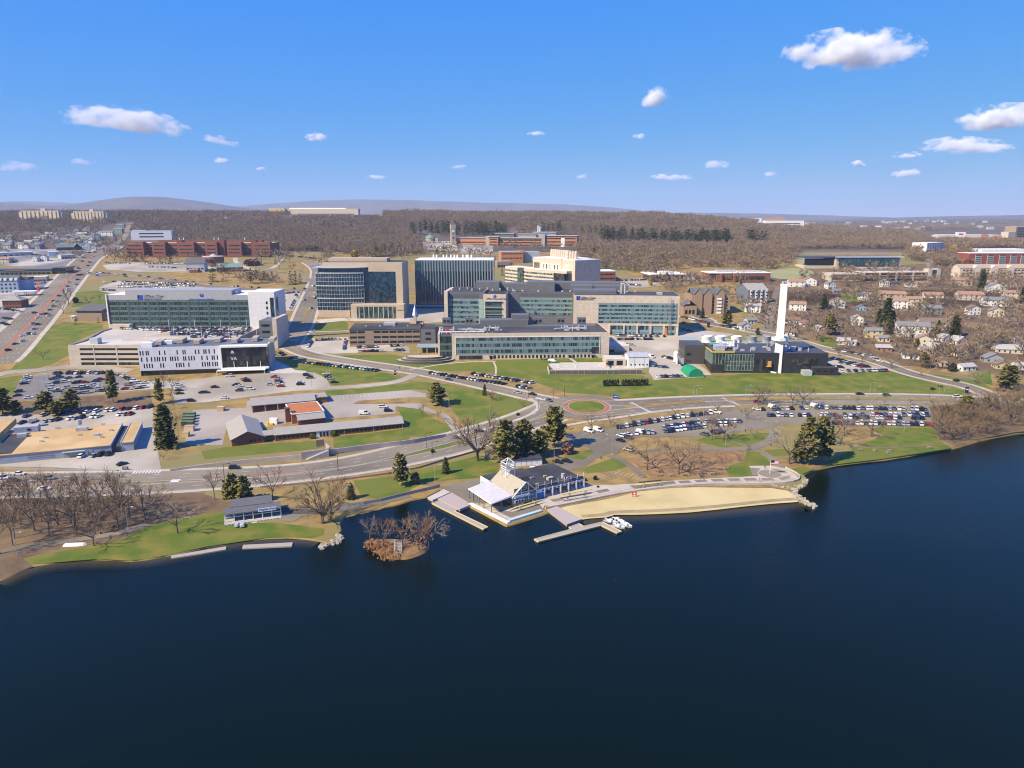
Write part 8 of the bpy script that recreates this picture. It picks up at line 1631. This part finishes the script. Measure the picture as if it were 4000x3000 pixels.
# ---- every farther car: one mass
fm = MB(); FC = list(PAINT)
fmats = [paintm(c) for c in FC] + [M_cglass]
def farcar(P,rz,c=None,z=None):
    c = c or rc.choice(COLS); kd = rc.choice(('sedan','suv')); x,g,_ = SC_[kd]; cs,sn = math.cos(rz),math.sin(rz); zz = (P.z if z is None else z) + .06
    for src,mi in ((x,FC.index(c)),(g,len(FC))):
        k = len(fm.v); fm.v += [(P.x + a * cs - b * sn,P.y + a * sn + b * cs,zz + e) for a,b,e in src.v]; fm.f += [tuple(k + i for i in f) for f in src.f]; fm.m += [mi] * len(src.f)
SC_ = {k: carmesh(k) for k in SHAPE}
def farrow(a,b,n,fill=.93,ang=90):
    A,B = G(*a),G(*b); d = B - A; base = math.atan2(d.y,d.x)
    for k in range(n):
        if rc.random() < fill: P = A + d * ((k + .5) / n); P.z = tz(P.x,P.y); farcar(P,base + R(ang) + rc.gauss(0,.04))
farrow(b2(1070,602),b2(1880,694),22,1,60); farrow(b3(225,718),b3(1035,838),21,1,60); farrow(b3(680,727),b3(1345,828),17,.95,60); farrow(b3(1165,862),b3(1310,882),4,1,60)
GF,GH = GAR
for (v,a,b,n) in ((82,470,1000,44),(74,480,990,42),(68,560,985,38),(60,620,980,34),(54,640,975,32),(47,640,960,30),(41,720,950,24),(35,740,930,20)):
    ua,ub = GF.u(a,v),GF.u(b,v)
    for k in range(n):
        if rc.random() < .85: P = GF.w(ua + (ub - ua) * k / n,v + rc.gauss(0,.2)); farcar(P,GF.a + R(90),None,GF.z + GH - .97)
for t,lst,r_ in (('A1',[(740,1022),(848,1042),(880,1038),(962,1012),(842,1092),(747,1118),(826,1142),(732,1162),(742,1190),(737,1216),(642,1267),(582,1322),(616,1326),(576,1382),(541,1417),(372,1450),(447,1464),(501,1462),(536,1480),(416,1502),(362,1567),(411,1574),(372,1624),(892,892),(972,902),(952,938),(1012,842),(905,850),(925,815)],55),('B1',[(322,295),(377,295),(252,314),(252,372),(167,404),(92,472)],52),('A1',[(1080,1015),(1120,1018),(1175,1022),(1260,1030),(1345,1036),(1355,1056),(1510,1050),(1608,1060),(1640,1082),(1735,1078),(1815,1084),(1895,1094),(2015,1108),(2090,1112),(1130,1115),(1230,1110),(1100,1180)],-14),('A2',[(65,1136),(310,1166),(350,1162),(500,1176),(585,1176),(965,1188),(1080,1186),(1175,1160),(1075,1310),(1150,1400),(1190,1290),(1190,1270),(1200,1225)],80),('B2',[(865,275),(905,310),(820,500),(850,520),(930,555),(990,570)],60)):
    for x_,y_ in lst: farcar(GT(t,x_,y_),R(r_) + rc.gauss(0,.06))
for a,b,n,g_ in ((T('A1',1290,1110),T('A1',2150,1140),30,90),(T('A1',1300,1135),T('A1',2100,1160),28,90),(T('A1',1270,1165),T('A1',1900,1180),24,90),(T('A1',1090,1200),T('A1',1240,1205),8,90),(T('A2',800,1240),T('A2',1020,1225),10,80),(T('A2',790,1275),T('A2',900,1265),5,80),(T('A2',980,1240),T('A2',995,1280),4,20),(T('A2',790,1330),T('A2',860,1315),4,80),(T('A2',970,1310),T('A2',920,1410),9,10),(T('A2',800,1365),T('A2',810,1405),4,10),
 (T('B2',1150,375),T('B2',1110,435),5,0),(T('B2',1190,360),T('B2',1460,350),8,90),(T('B2',1520,360),T('B2',1500,460),8,0),(T('B2',1640,440),T('B2',1890,430),9,90),(T('B2',1660,485),T('B2',1940,478),6,10),(T('B2',1960,425),T('B2',2140,415),5,90),(T('B2',2040,470),T('B2',2150,470),4,90),(T('A3',150,690),T('A3',440,690),26,90),(T('A3',500,690),T('A3',860,710),24,90),(T('A3',160,740),T('A3',580,750),22,90),(T('A3',640,800),T('A3',900,800),14,90),
 (b4(0,310),b4(550,320),22,90),(b4(30,350),b4(410,350),15,90),(b4(90,405),b4(200,420),4,0),(T('A4',700,1490),T('A4',1000,1555),12,0),(T('A4',1150,1590),T('A4',1400,1640),9,0),(b4(720,165),b4(780,185),3,90),(b4(690,215),b4(830,265),8,60),(T('A4',30,1100),T('A4',360,1090),22,90),(T('A4',30,1130),T('A4',280,1150),16,90),(T('A4',760,1060),T('A4',990,1045),12,90),(T('A4',870,1085),T('A4',990,1070),7,90),(b5(150,555),b5(530,655),15,60),(b5(180,590),b5(480,655),11,60),(b5(40,700),b5(770,690),20,80),(b5(180,640),b5(240,660),3,40),(b5(120,455),b5(580,545),13,0),(b5(600,570),b5(680,595),2,10),
 (b4(430,640),b4(560,660),6,30),(b4(450,760),b4(740,750),7,90),(b4(530,540),b4(640,570),4,30),(T('A1',10,1400),T('A1',240,1440),8,90),(T('A1',20,1500),T('A1',130,1520),4,90),(b1(10,170),b1(90,200),4,60),(T('A1',740,950),T('A1',860,970),6,20),(T('A1',930,800),T('A1',1040,790),8,80),(T('A5',350,960),T('A5',850,965),24,90),(T('A1',1140,905),T('A1',1400,915),20,90),(T('A1',1570,915),T('A1',2200,920),40,90),(T('A1',1600,950),T('A1',1900,960),16,90),(T('A2',870,830),T('A2',1200,860),22,90),(T('A1',-20,800),T('A1',500,830),20,90),(T('A1',300,1150),T('A1',500,1120),6,60)): farrow(a,b,n,.9,g_)
fo_ = fm.build('distant_cars',fmats); tag(fo_,'all the farther parked and driving cars, too small to tell apart',None,None,'stuff')
# ================================================================== lake edge: docks,boats,shells,island
M_dockw = mat('dock_planks',(.40,.35,.29),.85,(.33,.28,.23),1.5,sx=(1,6,1)); M_yel = mat('yellow_dock_edge',(.62,.47,.24),.7); M_pink2 = mat('pinkish_boards',(.44,.36,.32),.85,(.38,.31,.28),1.2,sx=(6,1,1))
def w2(t,*v,z=.5): return [(lambda p: (p.x,p.y))(W0(*T(t,v[i],v[i + 1]),z)) for i in range(0,len(v),2)]
def ccw(p): return p if sum(p[i][0] * p[(i + 1) % len(p)][1] - p[(i + 1) % len(p)][0] * p[i][1] for i in range(len(p))) > 0 else p[::-1]
def dock(label,polys,m=M_dockw,top=.5,edge=M_yel,name='floating_dock',cat='dock'):
    t_ = thing(name,label,cat,(*polys[0][0],0)); ox,oy = polys[0][0]
    for p in polys:
        q = ccw([(a - ox,b - oy) for a,b in p]); x = MB(); x.prism(q,-.3,top); x.build('deck',m,t_); 
        if edge: x = MB(); x.tube([(a,b,top) for a,b in q + q[:1]],.2,4); x.build('edge',edge,t_)
    return t_
dock('long floating dock with yellow edges left of the boathouse',[w2('C3',240,735,330,700,530,800,485,820,845,993,795,1015)]); dock('angled floating dock with yellow edges below the beach',[w2('C3',1345,1125,1750,1015,1720,995,1830,955,1880,985,2085,938,2290,1040,2240,1055,2070,975,1390,1150)])
dock('pinkish timber ramp deck beside the left floating dock',[w2('C3',305,685,455,618,668,745,540,800,z=.9)],M_pink2,.9,None,'timber_deck'); dock('pinkish timber pier running out beside the beach',[w2('C3',1485,800,1590,765,1860,905,1700,962,z=.9)],M_pink2,.9,None,'timber_pier'); dock('tan landing slab at the inlet wall, left of the ramp deck',[w2('C3',195,672,370,582,440,615,250,700,z=.8)],M_conc,.8,None,'landing_slab')
dock('plank dock along the lower-left shore, left one',[w2('C1',1845,1328,1850,1298,2212,1250,2850 - 0,1200,2212,1290)[:2] + w2('C2',230,1198,230,1230,0,1270)],M_dockw,.45,None,'plank_dock'); dock('plank dock along the lower-left shore, right one',[w2('C2',402,1220,415,1182,950,1155,940,1195)],M_dockw,.45,None,'plank_dock')
def boat(P,rz,L,W,label,m,name='boat',flip=False,z=.1,cat='boat'):
    t_ = thing(name,label,cat,(P.x,P.y,z),rz); h = W * .38; out = [(-L / 2,-W * .42),(L * .15,-W / 2),(L * .38,-W * .3),(L / 2,0),(L * .38,W * .3),(L * .15,W / 2),(-L / 2,W * .42)]
    x = MB(); k = len(out); i = 0; lo = [(a * .9,b * .6) for a,b in out]; zl,zh = (h,0) if flip else (0,h)
    x.v += [(a,b,zl) for a,b in lo] + [(a,b,zh) for a,b in out]
    for j in range(k): x.f.append((j,(j + 1) % k,k + (j + 1) % k,k + j)); x.m.append(0)
    x.f.append(tuple(range(k - 1,-1,-1))); x.m.append(0)
    if L > 9: x.f.append(tuple(k + j for j in range(k))); x.m.append(0)
    x.build('hull',m,t_)
    if not flip and L < 9: MB().box(-L * .1,L * .12,-W * .25,W * .25,h * .6,h + .5).build('console',K_trim,t_); MB().box(-L * .35,-L * .3,-W * .36,W * .36,h * .6,h * .85).build('seat',K_trimg,t_); MB().box(-L * .53,-L * .47,-.2,.2,h * .3,h + .5).build('outboard_motor',K_dark,t_)
    return t_
for k,(t,x_,y_) in enumerate((('C3',2165,945),('C4',30,1205),('C4',60,1225),('C4',90,1240),('C4',120,1262),('C4',40,1275))): boat(W0(*T(t,x_,y_)),R(-35),5.2,1.9,'white motor launch, %s from the left beside the angled floating dock' % ORD[k],K_trim,'motor_launch')
boat(G(*T('C1',815,1190)),R(6),7.5,1.9,'upturned white boat on the grass at lower left',K_trim,'upturned_boat',True,tz(0,250)); boat(GT('C2',345,990),R(100),2.6,1.5,'small upturned pale boat under the pavilion railing, left one',K_trimg,'upturned_boat',True,1.0); boat(GT('C2',405,988),R(110),3.4,1.7,'small upturned pale boat under the pavilion railing, right one',K_trimg,'upturned_boat',True,1.0)
Mys,Mds = mat('yellow_hull',(.68,.52,.08),.4),mat('dark_hull',(.05,.05,.05),.4)
for (t,a,b,m_,lb) in (('C3',(1110,838),(1440,735),Mys,'yellow rowing shell on a rack below the gabled hall'),('C3',(1640,682),(1985,620),Mys,'yellow rowing shell on the promenade right of the boathouse'),('C4',(222,857),(578,815),Mys,'yellow rowing shell at the beach end of the promenade'),('C3',(1040,828),(1430,708),Mds,'dark rowing shell behind the yellow one below the hall'),('C3',(1620,724),(1975,664),Mds,'dark rowing shell by the promenade rail'),('C4',(256,824),(520,797),Mds,'dark rowing shell beside the beach-end yellow one')):
    A,B = GT(t,*a),GT(t,*b); d = B - A; t_ = boat((A + B) / 2,math.atan2(d.y,d.x),d.length,.75,lb,m_,'rowing_shell',False,1.9,'rowing boat'); x = MB()
    for q in (-.25,.25): x.box(d.length * q - .1,d.length * q + .1,-.6,.6,-.9,-.02)
    x.build('trestle',K_steel,t_)
wallstrip('promenade_wall','pale curved wall along the beach edge of the promenade',[T('C3',1470,800),T('C3',1700,755),T('C3',2212,652),T('C4',260,885),T('C4',560,846),T('C4',1000,820),T('C4',1400,814),T('C4',1800,806),T('C4',1980,778),T('C4',2015,735),T('C4',1970,690),T('C4',1850,632)],.75,.35,M_walk)
wallstrip('quay_wall','white stepped quay wall along the water left of the boathouse',[T('C3',640,752),T('C3',850,860),T('C3',1055,960)],.55,1.4,K_trim); wallstrip('quay_bench','pale blue bench wall along the quay front',[T('C3',1065,945),T('C3',1430,830)],.6,1.2,mat('pale_blue_bench',(.40,.55,.66),.7))
wallstrip('inlet_fence','grey wire fence along the inlet footpath',[T('C2',1460,775),T('C2',1800,745),T('C2',2212,640),T('C3',180,600),T('C3',330,560)],1.3,.12,mat('fence_mesh',(.30,.29,.27),.8)); wallstrip('guard_rail','long steel guard rail between the shop yard and the avenue',[T('C1',40,366),T('C1',600,380),T('C1',1270,392)],.75,.18,K_steel); wallstrip('guard_rail','dark guard rail along the lake side of the lower avenue',[T('C2',600,570),T('C2',1300,515),T('C2',2212,390),T('C3',340,285),T('C3',820,150)],.8,.15,K_brown)
x = MB()
pr = resample(line([T('C3',1600,770),T('C3',2212,648),T('C4',260,880),T('C4',560,841),T('C4',1400,809),T('C4',1800,801),T('C4',1970,775)]),2.5)
for a,b in zip(pr[:-1],pr[1:]): z0,z1 = tz(*a),tz(*b); x.bar((*a,z0 + .7),(*a,z0 + 1.5),.05); x.bar((*a,z0 + 1.5),(*b,z1 + 1.5),.05); x.bar((*a,z0 + 1.1),(*b,z1 + 1.1),.03)
tag(x.build('promenade_railing',K_steel),'grey steel railing on the beach wall of the promenade','railing')
# riprap
def riprap(name,label,t,pts,n,sd):
    rg_ = random.Random(sd); x = MB()
    for _ in range(n):
        k = rg_.random() * (len(pts) - 1); i = int(k); f = k - i; px = pts[i][0] + (pts[i + 1][0] - pts[i][0]) * f + rg_.gauss(0,14); py = pts[i][1] + (pts[i + 1][1] - pts[i][1]) * f + rg_.gauss(0,9); P = W0(*T(t,px,py),.3); s_ = rg_.uniform(.4,.9); q = []
        for a in range(6): an = a * 1.047 + rg_.uniform(-.3,.3); q.append((P.x + s_ * rg_.uniform(.7,1.2) * math.cos(an),P.y + s_ * rg_.uniform(.7,1.2) * math.sin(an)))
        x.prism(q,-.8,[rg_.uniform(.1,.9) for _ in q])
    tag(x.build(name,mat('pale_rock',(.42,.36,.27),.9,(.34,.29,.22),.8)),label,None,None,'stuff')
riprap('rocks','pale boulders at the tip of the point right of the pavilion','C2',[(1250,1205),(1400,1170),(1480,1105),(1440,1075)],90,1); riprap('rocks','line of pale boulders running out at the right end of the beach','C4',[(1700,835),(1940,860),(1950,930),(2060,1000),(2190,1050)],150,2); riprap('rocks','boulders under the round plaza wall','C4',[(1960,850),(2050,800),(2060,750)],50,3)
ip_ = [(p.x,p.y) for p in (W0(*q) for q in TL('C2',1738,1150,1755,1205,1830,1290,1950,1340,2100,1362,2212,1352) + TL('C3',150,1300,248,1240,240,1200,150,1172,-60,1135) + TL('C2',1900,1115))]; ip_ = ccw(smooth_closed(ip_,2)); x = MB(); ic = (sum(p[0] for p in ip_) / len(ip_),sum(p[1] for p in ip_) / len(ip_)); inn = [(ic[0] + (p[0] - ic[0]) * .8,ic[1] + (p[1] - ic[1]) * .8) for p in ip_]
for j in range(len(ip_)): k = (j + 1) % len(ip_); x.quad((*ip_[j],-.6),(*ip_[k],-.6),(*inn[k],.8),(*inn[j],.8))
x.quad(*[(*p,.8) for p in inn]); x.build('island',M_orange)['kind'] = 'structure'
for (t,x_,yb,yt,m_,lb) in (('C2',1785,1130,870,M_twigg,'pale bare tree at the left end of the small island'),('C2',1930,1205,880,M_oakleaf,'bare tree with some orange leaves in the middle of the small island'),('C2',2140,1190,850,M_twigg,'grey bare tree right of the steps on the small island'),('C3',100,1245,830,M_oakleaf,'oak with dry orange leaves at the right end of the small island'),('C3',205,1205,815,M_twigg,'tall bare tree at the right tip of the small island')):
    c = W0(*T(t,x_,yb),.7); plant('island_tree','tree',BT[rgv.choice((0,3,2))],c,hpx(c,T(t,0,yt)[1]),13,lb,'island trees',.9,m_)
for t,x_,yb,w,lb in (('C2',1850,1200,150,'orange oak scrub at the upper left of the small island'),('C2',1930,1255,170,'orange oak scrub in front of the island trees'),('C2',1800,1210,90,'orange scrub along the left bank of the island'),('C2',2000,1310,150,'low orange scrub along the front bank of the island'),('C3',95,1240,170,'orange leaves around the right island oak')):
    c = W0(*T(t,x_,yb),.6); o = leafball(int(x_),w * .03,1.2 if 'around' not in lb else 2.2,300,.3,-.4 if 'around' not in lb else 2.2).build('oak_scrub',M_oakleaf); o.location = c; tag(o,lb,'shrub')
c = W0(*T('C2',2090,1290),.7); t_ = thing('island_steps','small grey wooden step bridge standing on the island','steps',c,R(100)); x = MB(); [x.box(k * .55,k * .55 + .5,-1.1,1.1,.25 * k,.25 * k + .15) for k in range(9)]; x.build('step',M_dockw,t_); x = MB(); [x.bar((0,s_,.9),(4.8,s_,3.1),.08) for s_ in (-1.1,1.1)]; [x.bar((q,s_,.2 * q),(q,s_,1 + .45 * q),.08) for s_ in (-1.1,1.1) for q in (0,2.4,4.8)]; x.build('handrail',K_trimg,t_)
# ================================================================== posts,signs,flag,people
def lamp(t,x_,yb,yt,label,arms=1,m=None):
    c = GT(t,x_,yb); h = max(4,hpx(c,T(t,0,yt)[1])); t_ = thing('street_lamp',label,'street lamp',c,R(-8),'street lamps'); x = MB(); x.bar((0,0,-.2),(0,0,h),.13,6,.08); x.build('post',m or K_steel,t_)
    for s_ in ((1,) if arms == 1 else (1,-1)): x = MB(); x.bar((0,0,h - .3),(s_ * 2.3,0,h + .25),.06); x.build('arm',m or K_steel,t_); x = MB(); x.box(min(s_ * 2.0,s_ * 2.9),max(s_ * 2.0,s_ * 2.9),-.16,.16,h + .15,h + .32); x.build('lamp_head',m or K_trimg,t_)
LAMPS = {'on the lower-left shore': [('C1',185,1300,1048),('C1',1385,1020,775),('C2',1508,755,540),('C3',275,510,320)],'in the lakeside car park': [('C3',1560,345,140),('C3',2185,205,0),('B4',55,1400,1235),('B4',500,1290,1150),('B4',960,1225,1075),('B4',1200,1500,1300),('B4',1680,1415,1235),('B4',1845,1165,1010),('B5',258,1090,985),('C5',925,330,160),('C5',915,518,330)],'along the lakeside dual road': [('B4',850,1010,850),('B4',880,1030,880),('B4',1415,992,842),('B4',1448,992,855),('B5',540,970,815),('B5',590,1002,860),('B5',1285,990,840),('B5',1335,1022,875),('B5',1172,1085,945)],'along the avenue': [('C1',1235,540,385),('C2',212,475,310),('C2',1440,388,190),('C3',180,145,-30),('C3',245,212,70),('B3',830,1400,1310),('B3',1285,975,895),('B3',1393,1100,990),('B3',1650,1155,1050),('B3',1550,990,885),('B3',1672,960,855)],'in the left car park': [('B1',430,920,790),('B1',478,855,720),('B1',527,780,660),('B1',1875,920,770),('B2',375,900,780),('B2',1155,860,760)]}
for zone,it in LAMPS.items():
    for k,q in enumerate(it): lamp(*q,'%s lamp post from the left %s' % (ORD[k],zone),2 if 'car park' in zone else 1,K_dark if 'avenue' in zone else None)
for k,(t,x_,yb,yt) in enumerate((('B3',428,1085,925),('B3',865,1288,1010),('B1',878,1118,985),('B1',1577,1072,960),('B1',1935,1460,1255),('B4',2085,375,270))): c = GT(t,x_,yb); h = hpx(c,T(t,0,yt)[1]); t_ = thing('utility_pole',('wooden utility pole beside the round evergreen clump','tall wooden utility pole on the hill lawn','wooden pole below the broad dark pines','wooden pole at the right end of the dry bank','thin pole by the green containers','wooden pole on the right house slope')[k],'utility pole',c,.3); x = MB(); x.bar((0,0,-.3),(0,0,h),.16,6,.1); x.build('pole',K_brown,t_); MB().box(-1.3,1.3,-.08,.08,h - .9,h - .7).build('crossarm',K_brown,t_)
for t,x_,yb,h,w,m_,lb in (('B2',2058,738,3.2,1.4,K_navy,'dark blue entrance sign at the road bend below the hospital lawn'),('B5',1590,938,4.2,1.9,K_navy,'dark blue and white entrance sign by the lake road at right'),('C1',1357,378,1.6,2.4,K_navy,'low dark blue sign at the shop yard exit'),('A1',1052,1052,5,3,K_bsign,'blue entrance sign at the wide road junction'),('B4',12,992,2.4,3,K_bsign,'blue and white road sign right of the roundabout'),('B2',1185,285,4,1.2,K_navy,'dark blue entrance sign on the boulevard'),('B2',760,525,3,1.8,K_navy,'blue sign board beside the clinic ramp')):
    c = GT(t,x_,yb); t_ = thing('entrance_sign',lb,'sign',c,.05); MB().box(-w / 2,w / 2,-.2,.2,.3,h).build('sign_board',m_,t_); MB().box(-w / 2 - .1,w / 2 + .1,-.3,.3,-.4,.3).build('base',K_trimg,t_); MB().box(-w * .35,w * .35,-.23,-.2,h * .6,h * .75).build('sign_lettering',K_wsign,t_)
c = GT('C4',1678,697); h = hpx(c,T('C4',0,545)[1]); t_ = thing('flagpole','white flagpole with a striped flag in the middle of the round plaza','flagpole',c); MB().bar((0,0,0),(0,0,h),.12,8,.07).build('pole',K_trim,t_); x = MB()
for k in range(7): x.cur = k % 2; x.box(.1,3.2,-.03 + .02 * k,.03 + .02 * k,h - 2 + .26 * k,h - 2 + .26 * (k + 1))
x.cur = 2; x.box(.08,1.4,-.1,.22,h - 1.0,h - .15); x.build('flag',[K_red,K_wsign,K_navy],t_)
def person_mesh():
    me = bpy.data.meshes.new('person'); V = [(0,0,.95),(0,0,1.15),(0,0,1.4),(0,0,1.52),(0,.02,1.66),(.1,0,.92),(.13,.12,.5),(.13,.02,.08),(.13,.14,.03),(-.1,0,.92),(-.13,-.1,.5),(-.13,-.2,.1),(-.13,-.08,.03),(.2,0,1.4),(.25,-.08,1.12),(.24,-.02,.88),(-.2,0,1.4),(-.25,.08,1.12),(-.24,.14,.9)]
    Eg = [(0,1),(1,2),(2,3),(3,4),(0,5),(5,6),(6,7),(7,8),(0,9),(9,10),(10,11),(11,12),(2,13),(13,14),(14,15),(2,16),(16,17),(17,18)]; rr = [.15,.14,.17,.06,.115,.1,.075,.05,.05,.1,.075,.05,.05,.075,.055,.045,.075,.055,.045]
    me.from_pydata(V,Eg,[]); o = bpy.data.objects.new('person_source',me); COL.objects.link(o); md = o.modifiers.new('skin','SKIN'); o.modifiers.new('sub','SUBSURF').levels = 1
    for i,r in enumerate(rr): me.skin_vertices[0].data[i].radius = (r,r)
    me.skin_vertices[0].data[0].use_root = True; dg_ = bpy.context.evaluated_depsgraph_get(); m2 = bpy.data.meshes.new_from_object(o.evaluated_get(dg_)); bpy.data.objects.remove(o); return m2
PM = person_mesh(); HM = MB().cyl(0,.03,1.68,1.80,.125,.07,8).mesh('hair',[mat('dark_hair',(.03,.02,.015),.8)])
for t,x_,yb,c_,rz,lb in (('C4',1625,645,(.04,.04,.08),0,'person in dark clothes walking at the top of the round plaza'),('C4',1568,780,(.30,.10,.06),90,'person in a reddish top on the promenade'),('C4',1690,402,(.03,.03,.05),20,'person in dark clothes on the curved path by the pines'),('C4',1412,248,(.02,.02,.03),0,'person in black standing at the car park edge above the oval lawn'),('C3',2068,270,(.02,.02,.03),150,'person in black walking on the drive behind the boathouse'),('C1',1292,465,(.03,.03,.04),90,'person in a dark coat crossing the avenue'),('B2',2105,672,(.03,.03,.04),0,'person in dark clothes on the hill road pavement, left one'),('B2',2140,670,(.5,.5,.5),0,'person in a pale top on the hill road pavement, right one')):
    c = GT(t,x_,yb); o = bpy.data.objects.new('person',PM); COL.objects.link(o); o.location = (c.x,c.y,c.z + .1); o.rotation_euler = (0,0,R(rz)); tag(o,lb,'person','people on foot')
    if not PM.materials: PM.materials.append(mat('cloth',(.05,.05,.06),.9))
    o.material_slots[0].link = 'OBJECT'; o.material_slots[0].material = mat('cloth_%d' % int(c_[0] * 100 + c_[1] * 1000),c_,.9); hh_ = bpy.data.objects.new('hair',HM); COL.objects.link(hh_); hh_.parent = o
c = GT('C4',215,945); t_ = thing('beach_sign','red sign board on two legs at the left end of the beach','sign',c); MB().box(-.9,.9,-.08,.08,.9,2.1).build('sign_board',K_red,t_); MB().box(-.35,.35,-.11,-.08,1.2,1.8).build('sign_emblem',K_wsign,t_)
for s_ in (-.8,.8): MB().box(s_ - .07,s_ + .07,-.07,.07,-.3,.9).build('leg',K_red,t_)
for k,(t,x_,yb) in enumerate((('C4',750,712),('C4',960,692),('C4',1060,700),('C4',490,715),('C4',610,718),('C4',1130,645),('C4',1210,640),('C5',445,718),('C5',605,722),('C5',760,724),('C5',745,745),('C5',1190,692))):
    c = GT(t,x_,yb); t_ = thing('picnic_table','brown picnic table, %s from the left %s' % (ORD[k if k < 7 else k - 7],'under the great spreading trees' if k < 7 else 'on the right shore lawn'),'picnic table',c,rgv.uniform(-.3,.3),'picnic tables'); MB().box(-1,1,-.4,.4,.7,.76).build('table_top',K_brown,t_)
    for s_ in (-.7,.7): MB().box(-1,1,s_ - .13,s_ + .13,.42,.47).build('bench',K_brown,t_); MB().box(s_ - .05,s_ + .05,-.7,.7,-.1,.7).build('leg',K_brown,t_)
